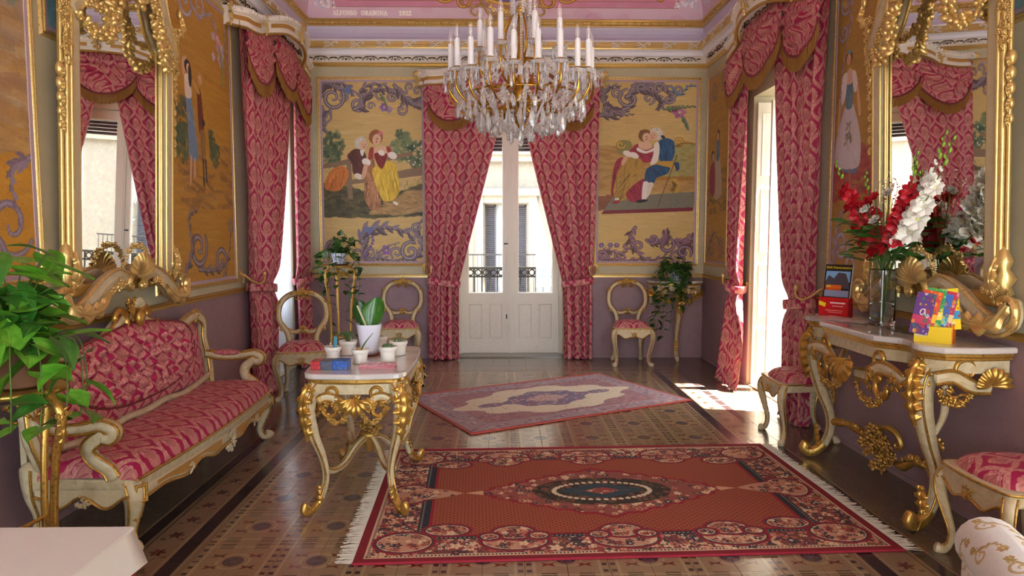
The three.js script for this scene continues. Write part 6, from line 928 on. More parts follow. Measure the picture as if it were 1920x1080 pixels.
  // hanging drops round the rings
  const ring = (n, R, y, geo, name, sc = 1) => { for (let i = 0; i < n; i++) { const a = i / n * 2 * PI + R, q = part(name, geo, M.crystal, g); q.position.set(R * Math.cos(a), y + 0.012 * Math.sin(i * 3.1), R * Math.sin(a)); q.rotation.y = -a + rr(-0.4, 0.4); q.scale.setScalar(sc * rr(0.85, 1.15)); } };
  ring(40, 0.45, 0.34, pendantG, 'pendant', 1.35); ring(30, 0.47, 0.44, pendantG, 'pendant', 1.2); ring(26, 0.38, 0.29, dropG, 'drop', 1.35); ring(24, 0.31, 0.26, pendantG, 'pendant', 1.7); ring(20, 0.25, 0.24, dropG, 'drop', 1.5); ring(14, 0.19, 0.19, dropG, 'drop', 1.4); ring(8, 0.09, 0.15, pendantG, 'pendant', 1.3);
  // strings of beads: from the crown to the ring, and festoons between the arms
  const strings = [];
  const string = (pts, n, sc = 1) => { for (const p of samples(pts, n)) strings.push(beadG.clone().scale(sc, sc, sc).translate(p.x, p.y, p.z)); };
  for (let i = 0; i < 12; i++) { const a = i * PI / 6, c = Math.cos(a), s = Math.sin(a); string([[0.03 * c, 1.0, 0.03 * s], [0.14 * c, 0.66, 0.14 * s], [0.26 * c, 0.48, 0.26 * s], [0.44 * c, 0.36, 0.44 * s]], 34, 0.85); }
  for (let i = 0; i < 18; i++) { const a = 0.12 + i / 18 * 2 * PI, b = a + 2 * PI / 18, m = (a + b) / 2; string([[0.49 * Math.cos(a), 0.47, 0.49 * Math.sin(a)], [0.45 * Math.cos(m), 0.4, 0.45 * Math.sin(m)], [0.49 * Math.cos(b), 0.47, 0.49 * Math.sin(b)]], 13, 0.8); string([[0.44 * Math.cos(a), 0.34, 0.44 * Math.sin(a)], [0.4 * Math.cos(m), 0.24, 0.4 * Math.sin(m)], [0.44 * Math.cos(b), 0.34, 0.44 * Math.sin(b)]], 12, 0.8); string([[0.44 * Math.cos(a), 0.33, 0.44 * Math.sin(a)], [0.26 * Math.cos(a), 0.17, 0.26 * Math.sin(a)], [0.06 * Math.cos(a), 0.1, 0.06 * Math.sin(a)]], 22, 0.9); }
  for (let i = 0; i < 6; i++) { const a = i * PI / 3 + 0.3; string([[0.04 * Math.cos(a), 1.35, 0.04 * Math.sin(a)], [0.07 * Math.cos(a), 1.1, 0.07 * Math.sin(a)], [0.06 * Math.cos(a), 0.8, 0.06 * Math.sin(a)]], 26, 1.1); }
  const bs = part('bead_strings', mergeGeometries(strings), M.crystal, g); bs.userData.kind = 'stuff';
  part('bottom_finial', [new THREE.SphereGeometry(0.032, 10, 8).translate(0, 0.075, 0), new THREE.SphereGeometry(0.02, 8, 6).translate(0, 0.03, 0), new THREE.SphereGeometry(0.012, 8, 6).translate(0, 0.008, 0), ...Array.from({ length: 8 }, (_, i) => new THREE.SphereGeometry(0.014, 6, 5).translate(0.035 * Math.cos(i * PI / 4), 0.07, 0.035 * Math.sin(i * PI / 4)))], M.crystal, g);
}
// ------------------------------------------------------------------ rugs
function motifDots(x, n, box4, cols, s0, s1) { for (let i = 0; i < n; i++) { const px = rr(box4[0], box4[2]), py = rr(box4[1], box4[3]), r = rr(s0, s1), c = cols[i % cols.length]; x.fillStyle = c; for (let k = 0; k < 5; k++) { const a = k * 1.257; x.beginPath(); x.ellipse(px + r * 0.7 * Math.cos(a), py + r * 0.7 * Math.sin(a), r * 0.5, r * 0.38, a, 0, 7); x.fill(); } x.fillStyle = cols[(i * 3 + 1) % cols.length]; x.beginPath(); x.ellipse(px, py, r * 0.34, r * 0.34, 0, 0, 7); x.fill(); } }
const clipTo = (x, path, f) => { x.save(); x.beginPath(); path(); x.clip(); f(); x.restore(); };
const persian = tex(2048, 1306, (x, w, h) => {              // 2.79 x 1.78 m
  const red = '#8e2418', P = ['#caa27c', '#8f3a34', '#3a2c34', '#b8705a', '#2e3440', '#d6bd98', '#6a4a34', '#a85a4c'];
  x.fillStyle = '#7c1422'; x.fillRect(0, 0, w, h);
  x.fillStyle = '#c8a98a'; x.fillRect(34, 34, w - 68, h - 68); x.fillStyle = '#3c3038'; for (let i = 40; i < w - 40; i += 14) { x.fillRect(i, 42, 7, 10); x.fillRect(i, h - 52, 7, 10); } for (let i = 40; i < h - 40; i += 14) { x.fillRect(42, i, 10, 7); x.fillRect(w - 52, i, 10, 7); }
  x.fillStyle = '#6a3a38'; x.fillRect(58, 58, w - 116, h - 116); const B = 190;
  for (const b of [[60, 60, w - 60, 60 + B - 50], [60, h - 60 - B + 50, w - 60, h - 60], [60, 60, 60 + B - 30, h - 60], [w - 60 - B + 30, 60, w - 60, h - 60]]) { motifDots(x, 420, b, P, 9, 24); motifDots(x, 260, b, ['#d8c09c', '#35303c', '#9a4440'], 5, 10); }
  // dark guard stripes and the field of small scales
  x.fillStyle = '#23262f'; x.fillRect(B + 20, B - 10, w - 2 * B - 40, h - 2 * B + 20); x.fillStyle = '#8a8478'; for (let i = B + 26; i < w - B - 26; i += 18) { x.fillRect(i, B - 2, 9, 8); x.fillRect(i, h - B - 6, 9, 8); } for (let i = B; i < h - B; i += 18) { x.fillRect(B + 28, i, 8, 9); x.fillRect(w - B - 36, i, 8, 9); }
  const F = [B + 62, B + 14, w - B - 62, h - B - 14]; x.fillStyle = '#8c1424'; x.fillRect(F[0], F[1], F[2] - F[0], F[3] - F[1]);
  clipTo(x, () => x.rect(F[0] + 14, F[1] + 12, F[2] - F[0] - 28, F[3] - F[1] - 24), () => { x.fillStyle = '#8a3022'; x.fillRect(0, 0, w, h); x.strokeStyle = '#a8643e'; x.lineWidth = 3; for (let j = 0, y = F[1]; y < F[3] + 20; y += 13, j++) for (let i = F[0] - 20 + (j % 2) * 15; i < F[2] + 20; i += 30) { x.fillStyle = '#701c18'; x.beginPath(); x.ellipse(i, y, 11, 6, 0, 0, 7); x.fill(); x.stroke(); } });
  // half medallions that lean into the field from the border
  const lobe = (cx, cy, rx, ry) => { x.fillStyle = '#8c1424'; x.beginPath(); x.ellipse(cx, cy, rx + 14, ry + 14, 0, 0, 7); x.fill(); clipTo(x, () => x.ellipse(cx, cy, rx, ry, 0, 0, 7), () => { x.fillStyle = '#b98a70'; x.fillRect(cx - rx, cy - ry, 2 * rx, 2 * ry); motifDots(x, 60, [cx - rx, cy - ry, cx + rx, cy + ry], P, 8, 18); }); x.strokeStyle = '#33303c'; x.lineWidth = 6; x.beginPath(); x.ellipse(cx, cy, rx, ry, 0, 0, 7); x.stroke(); x.strokeStyle = '#d8c09c'; x.lineWidth = 3; x.beginPath(); x.ellipse(cx, cy, rx - 8, ry - 8, 0, 0, 7); x.stroke(); };
  for (const fx of [0.29, 0.5, 0.71]) for (const sy of [0, 1]) { const cy = sy ? h - 150 : 150; lobe(w * fx, cy, 128, 72); lobe(w * fx, cy + (sy ? -78 : 78), 84, 60); lobe(w * fx - 96, cy + (sy ? -46 : 46), 40, 30); lobe(w * fx + 96, cy + (sy ? -46 : 46), 40, 30); }
  for (const sx of [0, 1]) { const cx = sx ? w - 150 : 150; lobe(cx, h / 2, 90, 110); x.fillStyle = '#b98a70'; x.beginPath(); const e = sx ? -1 : 1; x.moveTo(cx + e * 60, h / 2 - 70); x.quadraticCurveTo(cx + e * 170, h / 2 - 50, cx + e * 240, h / 2); x.quadraticCurveTo(cx + e * 170, h / 2 + 50, cx + e * 60, h / 2 + 70); x.fill(); motifDots(x, 30, [Math.min(cx, cx + e * 190), h / 2 - 46, Math.max(cx, cx + e * 190), h / 2 + 46], P, 7, 15); for (const sy of [0, 1]) { lobe(sx ? w - 330 : 330, sy ? h - 262 : 262, 90, 52); lobe(sx ? w - 170 : 170, sy ? h - 160 : 160, 110, 84); } }
  // centre medallion
  const dia = (rx, ry) => () => { for (let i = 0; i <= 96; i++) { const a = i / 96 * 2 * PI, c = Math.cos(a), s = Math.sin(a), k = (Math.abs(c) ** 1.15 + Math.abs(s) ** 1.15) ** (-1 / 1.15) * (1 + 0.035 * Math.cos(a * 24)); x.lineTo(w / 2 + rx * c * k, h / 2 + ry * s * k); } };
  const cx = w / 2, cy = h / 2; x.fillStyle = '#8c1424'; x.beginPath(); dia(585, 300)(); x.fill();
  clipTo(x, dia(560, 276), () => { x.fillStyle = '#8a4a40'; x.fillRect(0, 0, w, h); motifDots(x, 620, [cx - 560, cy - 280, cx + 560, cy + 280], P, 8, 20); }); x.fillStyle = '#c89c7c'; for (const e of [-1, 1]) { x.beginPath(); x.moveTo(cx + e * 545, cy - 26); x.lineTo(cx + e * 630, cy); x.lineTo(cx + e * 545, cy + 26); x.fill(); }
  const el = (rx, ry) => () => x.ellipse(cx, cy, rx, ry, 0, 0, 7); clipTo(x, el(320, 165), () => { x.fillStyle = '#33281f'; x.fillRect(0, 0, w, h); motifDots(x, 260, [cx - 320, cy - 165, cx + 320, cy + 165], ['#4a3c28', '#2a2620', '#6a4a34', '#53492e', '#8a4a40'], 8, 16); });
  for (let i = 0; i < 40; i++) { const a = i / 40 * 2 * PI; x.fillStyle = '#d8c8a8'; for (let k = 0; k < 5; k++) { x.beginPath(); x.ellipse(cx + 222 * Math.cos(a) + 7 * Math.cos(k * 1.26), cy + 106 * Math.sin(a) + 7 * Math.sin(k * 1.26), 7, 5, k, 0, 7); x.fill(); } }
  clipTo(x, dia(200, 88), () => { x.fillStyle = '#27404a'; x.fillRect(0, 0, w, h); }); clipTo(x, dia(80, 42), () => { x.fillStyle = '#9a3c38'; x.fillRect(0, 0, w, h); motifDots(x, 40, [cx - 80, cy - 42, cx + 80, cy + 42], P, 5, 10); }); x.strokeStyle = '#9a3c38'; x.lineWidth = 4; x.beginPath(); x.moveTo(cx - 130, cy); x.lineTo(cx + 130, cy); x.stroke();
  dabs(x, w, h, 5000, [[40, 20, 20], [220, 180, 150], [120, 50, 40]], 0.06, 0.18, 0.8, 2);
});
const faded = tex(1024, 654, (x, w, h) => {                 // 2.38 x 1.52 m, washed-out rose and blue
  x.fillStyle = '#a05048'; x.fillRect(0, 0, w, h); const bl = ['#6a5c74', '#a07c80', '#b4988c', '#7c6a80', '#9a5c5c', '#c4aca0'];
  x.fillStyle = '#9c8688'; x.fillRect(16, 16, w - 32, h - 32); motifDots(x, 1500, [18, 18, w - 18, h - 18], bl, 3, 9); x.fillStyle = 'rgba(150,92,92,0.5)'; x.fillRect(110, 92, w - 220, h - 184); motifDots(x, 900, [112, 94, w - 112, h - 94], ['#a06a68', '#8a5a66', '#b09088', '#75607a'], 3, 8);
  const med = (rx, ry, n, k) => () => { for (let i = 0; i <= 160; i++) { const a = i / 160 * 2 * PI, c = Math.cos(a), s = Math.sin(a), q = (Math.abs(c) ** 1.5 + Math.abs(s) ** 1.5) ** (-1 / 1.5) * (1 + k * Math.sign(Math.cos(a * n)) * Math.abs(Math.cos(a * n)) ** 0.5); x.lineTo(w / 2 + rx * c * q, h / 2 + ry * s * q); } };
  clipTo(x, med(410, 215, 10, 0.06), () => { x.fillStyle = '#cfc0a4'; x.fillRect(0, 0, w, h); motifDots(x, 150, [w / 2 - 390, h / 2 - 200, w / 2 + 390, h / 2 + 200], ['#b4a48c', '#8a7c80', '#b89484', '#a8a088'], 3, 6); });
  clipTo(x, med(205, 128, 8, 0.06), () => { x.fillStyle = '#74687c'; x.fillRect(0, 0, w, h); motifDots(x, 520, [w / 2 - 210, h / 2 - 130, w / 2 + 210, h / 2 + 130], bl, 3, 8); }); clipTo(x, med(96, 54, 8, 0.06), () => { x.fillStyle = '#b8988c'; x.fillRect(0, 0, w, h); motifDots(x, 140, [w / 2 - 96, h / 2 - 60, w / 2 + 96, h / 2 + 60], ['#a0706c', '#8a7480', '#d0b8a4'], 3, 6); });
  for (const e of [-1, 1]) clipTo(x, () => x.ellipse(w / 2 + e * 262, h / 2, 62, 30, 0, 0, 7), () => { x.fillStyle = '#74687c'; x.fillRect(0, 0, w, h); motifDots(x, 80, [w / 2 + e * 262 - 62, h / 2 - 30, w / 2 + e * 262 + 62, h / 2 + 30], bl, 3, 7); });
  dabs(x, w, h, 2600, [[220, 200, 190], [90, 60, 70]], 0.08, 0.2, 0.7, 1.8);
});
function rug(name, label, cx, cz, ry, w, d, t, fringeCol, fr, lift = 0.003) {
  const g = thing(name, label, 'rug', [cx, lift, cz], ry), th = 0.008;
  part('pile', grid(40, 26, (u, v) => [lerp(-w / 2, w / 2, u), th + 0.0015 * noise.noise(u * 7, v * 5, 1), lerp(d / 2, -d / 2, v)], (u, v) => [u, v]), std({ map: t, roughness: 0.95 }), g);
  part('backing', box(-w / 2, w / 2, 0, th - 0.0025, -d / 2, d / 2), std({ color: fr ? '#7c1422' : '#a8443c', roughness: 0.95 }), g);
  for (const z of [d / 2, -d / 2]) part('edge_binding', sweep([[-w / 2, th * 0.6, z], [0, th * 0.6, z], [w / 2, th * 0.6, z]], 0.007, { n: 20, k: 6, up: [0, 1, 0] }), std({ color: fr ? '#8e1a2c' : '#b44a40', roughness: 0.95 }), g);
  if (fr) for (const s of [-1, 1]) { const L = []; for (let i = 0; i < 230; i++) { const z = lerp(-d / 2, d / 2, (i + 0.5) / 230), len = fr * rr(0.8, 1.1), a = rr(-0.25, 0.25); L.push(sweep([[s * (w / 2 - 0.005), 0.005, z], [s * (w / 2 + len * 0.5), 0.006, z + a * len * 0.3], [s * (w / 2 + len), 0.003, z + a * len]], (t2) => [0.0018, 0.0036], { n: 4, k: 4, up: [0, 1, 0] })); } part('fringe', L, std({ color: fringeCol, roughness: 1 }), g).userData.kind = 'stuff'; }
  return g;
}
rug('oriental_rug', 'large red oriental rug with white fringes in the foreground', 0.635, -4.186, 0.0367, 2.78, 1.78, persian, '#cfc6b4', 0.085);
rug('faded_rug', 'faded pink and cream rug lying askew in front of the balcony door', 0.459, -6.655, 0.49, 2.38, 1.5, faded, '#cfc6b4', 0);

// ------------------------------------------------------------------ leaves, pots and plants
function leafGeo(L, W, droop = 0.25, heart = 0.25) {
  return grid(8, 8, (u, v) => { const s = (u - 0.5) * 2, w = W * (Math.sin(PI * Math.min(1, (v * 0.93 + 0.07)) ** 0.72)) * (1 - 0.15 * v), back = heart * L * Math.abs(s) * (1 - v) * 0.7 * Math.max(0, 1 - v * 3); return [s * w, L * v * (1 - 0.15 * droop) - back, W * 0.22 * Math.abs(s) * (1 - v * 0.4) - droop * L * v * v]; });
}
const green = (a, b) => phys({ map: tex(64, 64, (x, w, h) => { x.fillStyle = rgba(a, 1); x.fillRect(0, 0, w, h); dabs(x, w, h, 60, [b, a.map((c) => c * 0.8)], 0.15, 0.4, 2, 9, 0.7); x.strokeStyle = rgba(b, 0.7); x.lineWidth = 2; x.beginPath(); x.moveTo(32, 0); x.lineTo(32, 64); x.stroke(); }), roughness: 0.35, clearcoat: 0.25, transmission: 0.12, thickness: 0 });
M.leafLight = green([104, 176, 50], [160, 212, 90]); M.leafMid = green([52, 112, 36], [96, 150, 60]); M.leafDark = green([34, 78, 30], [66, 116, 48]); M.stem = std({ color: '#5f7a34', roughness: 0.7 });
const up = V(0, 1, 0);
function putLeaf(parent, geo, mat, p, dir, roll, sc) { const m = part('leaf', geo, mat, parent); m.position.set(...p); const y = V(...dir).normalize(), zz = V(0, 1, 0).addScaledVector(y, -y.y); if (zz.lengthSq() < 1e-3) zz.set(0, 0, 1); zz.normalize().applyAxisAngle(y, roll); const xx = V().crossVectors(y, zz); m.quaternion.setFromRotationMatrix(_m.makeBasis(xx, y, zz)); m.scale.setScalar(sc); return m; }
const leafVars = [leafGeo(1, 0.36, 0.3), leafGeo(1, 0.42, 0.12), leafGeo(1, 0.33, 0.5)];
// trailing pothos: vines from the pot, each leaf a part
function pothos(g, y0, vines, size, mats, leafEvery = 3) {
  vines.forEach((pts, k) => {
    const P = samples(pts.map(([a, b, c]) => [a, y0 + b, c]), 18);
    part('vine', sweep(pts.map(([a, b, c]) => [a, y0 + b, c]), size * 0.02, { n: 16, k: 5 }), M.stem, g);
    for (let i = 2; i <= 18; i += leafEvery) { const p = P[i], a = rr(0, 6.28), d = V(P[i].x - P[Math.max(0, i - 1)].x, 0, P[i].z - P[Math.max(0, i - 1)].z).normalize(); putLeaf(g, leafVars[(i + k) % 3], mats[Math.floor(rnd() * mats.length)], [p.x, p.y, p.z], [d.x * 0.5 + Math.cos(a) * 0.8, rr(-0.5, 0.35), d.z * 0.5 + Math.sin(a) * 0.8], rr(-0.5, 0.5), size * rr(0.75, 1.15)); }
  });
}
const potProfile = (r, h) => lathe([[0, 0], [r * 0.72, 0], [r * 0.76, h * 0.06], [r * 0.8, h * 0.5], [r * 0.88, h * 0.62], [r * 0.9, h * 0.7], [r * 0.97, h * 0.74], [r, h * 0.8], [r * 1.03, h * 0.97], [r, h], [r * 0.9, h * 0.98], [r * 0.86, h * 0.82], [0, h * 0.82]], 28);
{ // small plants on the marble table
  const y = 0.831, spot = (name, label, cat, x, z, grp) => thing(name, label, cat, [x, y, z], 0, grp);
  const smallPot = (g, r = 0.052, h = 0.078) => { const p = part('pot', potProfile(r, h), M.pot, g); part('saucer', lathe([[0, 0], [r * 0.85, 0], [r * 0.95, 0.012], [r * 0.8, 0.008], [0, 0.008]], 24), M.pot, g); p.position.y = 0.008; part('soil', new THREE.CylinderGeometry(r * 0.86, r * 0.86, 0.006, 20).translate(0, h * 0.86, 0), M.soil, g); };
  const cactusMat = green([74, 110, 62], [130, 150, 104]), G = 'small white pots on the marble table';
  const a = spot('potted_succulent', 'small white pot with a blue plant tag, left of the table', 'plant', -1.035, -4.24, G); smallPot(a); part('plant_tag', rbox(0.022, 0.07, 0.002, 0.0008, 1).rotateZ(-0.08).translate(0.02, 0.115, 0.02), std({ color: '#2c7f9a', roughness: 0.4 }), a); part('dried_tuft', [cluster(0.02, 10, [0, 0, 0], 0.5)].map((q) => at(q, [-0.018, 0.085, 0.01])), std({ color: '#b7a99a', roughness: 0.9 }), a);
  const b = spot('potted_succulent', 'small white pot with a drooping green succulent behind the tagged pot', 'plant', -0.985, -4.44, G); smallPot(b, 0.058, 0.085); for (let i = 0; i < 6; i++) part('leaf', sweep([[0, 0.07, 0], [-0.02 + i * 0.008, 0.12 + i * 0.006, 0.005 * (i - 3)], [-0.06 + i * 0.02, 0.13 + (i % 3) * 0.01, 0.012 * (i - 3)], [-0.08 + i * 0.028, 0.1 + (i % 2) * 0.02, 0.014 * (i - 3)]], (t) => 0.011 * (1 - 0.85 * t) + 0.001, { n: 12, k: 7 }), cactusMat, b);
  const c = spot('potted_succulent', 'small white pot with one long thin stalk, front middle of table', 'plant', -0.845, -4.14, G); smallPot(c); part('stalk', sweep([[0, 0.07, 0], [0.02, 0.11, 0.0], [0.05, 0.15, 0.01], [0.08, 0.185, 0.01]], (t) => 0.006 * (1 - 0.8 * t) + 0.0006, { n: 14, k: 6 }), cactusMat, c); part('bulb_base', ball(0.018, [-0.01, 0.08, 0], [1, 0.9, 1], 10), std({ color: '#a98a5e', roughness: 0.9 }), c);
  const cactus = (g, r, n) => { part('cactus_body', grid(n * 4, 14, (u, v) => { const aa = u * 2 * PI, rib = 1 + 0.09 * Math.cos(aa * n), q = Math.sin(v * PI * 0.92 + 0.08) ** 0.8 * r * rib; return [q * Math.cos(aa), 0.068 + r * 1.25 * (1 - Math.cos(v * PI)) * 0.5, q * Math.sin(aa)]; }), cactusMat, g); const sp = []; for (let i = 0; i < 130; i++) { const aa = Math.floor(rnd() * n) / n * 2 * PI, v = rr(0.15, 0.95), q = Math.sin(v * PI * 0.92 + 0.08) ** 0.8 * r * 1.09; sp.push(at(new THREE.CylinderGeometry(0.0003, 0.0007, 0.014, 3), [q * Math.cos(aa), 0.068 + r * 1.25 * (1 - Math.cos(v * PI)) * 0.5, q * Math.sin(aa)], [rr(-1, 1), 0, rr(-1, 1)])); } part('spines', sp, std({ color: '#d9cfb0', roughness: 0.8 }), g).userData.kind = 'stuff'; };
  const d = spot('potted_cactus', 'round green cactus in white pot, front right of the table', 'plant', -0.69, -4.2, G); smallPot(d, 0.056, 0.085); cactus(d, 0.034, 12);
  const e = spot('potted_cactus', 'grey-green cactus in white pot behind the round one', 'plant', -0.655, -4.42, G); smallPot(e, 0.056, 0.085); cactus(e, 0.034, 14);
  const f = spot('potted_cactus', 'white pot half hidden behind the tall white planter', 'plant', -0.815, -4.66, G); smallPot(f, 0.052, 0.082); cactus(f, 0.02, 10);
  const t = spot('tall_planter', 'tall tapered white planter with a broad green leaf', 'plant', -0.845, -4.42); part('planter', lathe([[0, 0.01], [0.05, 0.01], [0.056, 0.04], [0.082, 0.2], [0.085, 0.204], [0.08, 0.202], [0.076, 0.18], [0, 0.18]], 30), phys({ color: '#dfe0ee', roughness: 0.3, clearcoat: 0.3 }), t); part('saucer', lathe([[0, 0], [0.062, 0], [0.07, 0.012], [0.06, 0.009], [0, 0.009]], 24), std({ color: '#8c4a30', roughness: 0.8 }), t); part('soil', new THREE.CylinderGeometry(0.074, 0.074, 0.006, 20).translate(0, 0.184, 0), M.soil, t);
  part('leaf', grid(14, 14, (u, v) => { const s = (u - 0.5) * 2, w = 0.085 * Math.sin(PI * (0.12 + 0.76 * v)) ** 0.55 * (v > 0.9 ? 1 - (v - 0.9) * 2.4 : 1); return [s * w + 0.01 + 0.03 * v - 0.02 * (1 - v) * s, 0.185 + 0.185 * v + 0.012 * s * v - 0.01 * s * s, 0.03 * s * s - 0.02 * v]; }), M.leafMid, t); part('leaf', grid(10, 12, (u, v) => { const s = (u - 0.5) * 2, w = 0.06 * Math.sin(PI * (0.1 + 0.8 * v)) ** 0.7; return [s * w - 0.04 - 0.03 * v, 0.185 + 0.16 * v, -0.03 - 0.02 * s * s]; }), M.leafDark, t); part('dry_leaf', grid(6, 10, (u, v) => [-0.01 - 0.055 * v + (u - 0.5) * 0.012, 0.185 + 0.14 * v, 0.03 + 0.01 * v]), std({ color: '#c9c39a', roughness: 0.8 }), t);
  // printed matter
  const cover = (draw) => std({ map: tex(256, 128, draw), roughness: 0.35 });
  const bx = thing('leaflet_box', 'red and blue box of folded leaflets on the front left of the table', 'leaflets', [-0.975, y, -3.97], -0.04);
  part('card_red', rbox(0.055, 0.05, 0.1, 0.003, 1).translate(-0.085, 0.025, 0), cover((x, w, h) => { x.fillStyle = '#b02038'; x.fillRect(0, 0, w, h); dabs(x, w, h, 40, [[210, 120, 40], [150, 20, 40]], 0.2, 0.6, 4, 20); }), bx); part('card_grey', rbox(0.07, 0.052, 0.1, 0.003, 1).translate(-0.022, 0.026, 0), cover((x, w, h) => { x.fillStyle = '#4a5668'; x.fillRect(0, 0, w, h); dabs(x, w, h, 60, [[90, 100, 120], [60, 50, 60], [140, 90, 70]], 0.2, 0.6, 4, 20); }), bx); part('card_blue', rbox(0.085, 0.054, 0.1, 0.003, 1).translate(0.056, 0.027, 0), cover((x, w, h) => { x.fillStyle = '#1f56a8'; x.fillRect(0, 0, w, h); dabs(x, w, h, 60, [[40, 110, 200], [20, 50, 120], [220, 140, 60]], 0.2, 0.5, 3, 16); }), bx);
  const lf = thing('leaflet_stack', 'low stack of red leaflets on the front right of the table', 'leaflets', [-0.715, y, -3.99], 0.06); for (let i = 0; i < 5; i++) part('leaflet', rbox(0.21, 0.004, 0.1, 0.001, 1).rotateY(rr(-0.08, 0.08)).translate(rr(-0.004, 0.004), 0.003 + i * 0.0048, 0), cover((x, w, h) => { x.fillStyle = i % 2 ? '#b8324a' : '#d8b0b4'; x.fillRect(0, 0, w, h); dabs(x, w, h, 60, [[230, 120, 60], [190, 40, 60], [240, 220, 220], [140, 60, 110]], 0.3, 0.7, 4, 20); }), lf);
  one('blue_card', rbox(0.1, 0.004, 0.16, 0.001, 1).translate(0, 0.002, 0), std({ color: '#4f86c4', roughness: 0.4 }), 'pale blue card lying behind the stalk pot', 'card', [-0.9, y, -4.56], 0.1);
}
// ------------------------------------------------------------------ plant stands and trailing plants
function plantStand(pos, h, label, ry = 0, legs = 3, r = 0.16) {
  const g = thing('plant_stand', label, 'plant stand', pos, ry);
  part('top_ring', [new THREE.TorusGeometry(r * 0.8, 0.014, 8, 30).rotateX(PI / 2).translate(0, h - 0.02, 0), new THREE.CylinderGeometry(r * 0.8, r * 0.8, 0.016, 24).translate(0, h - 0.014, 0)], M.giltDeep, g);
  for (let i = 0; i < legs; i++) { const a = i / legs * 2 * PI + 0.5, c = Math.cos(a), s = Math.sin(a), p = (q, y) => [q * c, y, q * s], pts = [p(r * 0.78, h - 0.02), p(r * 1.15, h - 0.1), p(r * 0.95, h * 0.72), p(r * 0.8, h * 0.45), p(r * 0.82, h * 0.24), p(r * 0.9, 0.1), p(r * 1.1, 0.02), p(r * 1.25, 0.018)]; const l = part('leg', sweep(pts, (t) => 0.022 - 0.006 * Math.sin(PI * t), { n: 30, k: 8, up: [-s, 0, c] }), M.giltDeep, g); part('carving', [at(cluster(0.032, 10), p(r * 1.2, h - 0.1), [0, PI / 2 - a, 0]), at(leafAlong([[0, 0.06, 0], [0, 0, 0.015], [0, -0.09, 0]], 0.018), p(r * 1.1, h - 0.16), [0, PI / 2 - a, 0])], M.giltDeep, l); }
  for (let i = 0; i < legs; i++) { const a = i / legs * 2 * PI + 0.5, b = a + 2 * PI / legs, m = (a + b) / 2; part('stretcher', sweep([[r * 0.8 * Math.cos(a), h * 0.36, r * 0.8 * Math.sin(a)], [r * 0.42 * Math.cos(m), h * 0.345, r * 0.42 * Math.sin(m)], [r * 0.8 * Math.cos(b), h * 0.36, r * 0.8 * Math.sin(b)]], 0.01, { n: 14, k: 6, up: [0, 1, 0] }), M.giltDeep, g); part('apron', [garland([[r * 0.95 * Math.cos(a), h - 0.08, r * 0.95 * Math.sin(a)], [r * 0.6 * Math.cos(m), h - 0.12, r * 0.6 * Math.sin(m)], [r * 0.95 * Math.cos(b), h - 0.08, r * 0.95 * Math.sin(b)]], 0.02, 8)], M.giltDeep, g); }
  return g;
}
const bluePot = std({ map: tex(128, 64, (x, w, h) => { x.fillStyle = '#d5d8e2'; x.fillRect(0, 0, w, h); x.fillStyle = '#7f8fb4'; for (let i = 0; i < 16; i++) x.fillRect(i * 8 + 2, 6, 3, 52); dabs(x, w, h, 40, [[110, 130, 180], [240, 240, 244]], 0.4, 0.8, 2, 5); }), roughness: 0.3 });
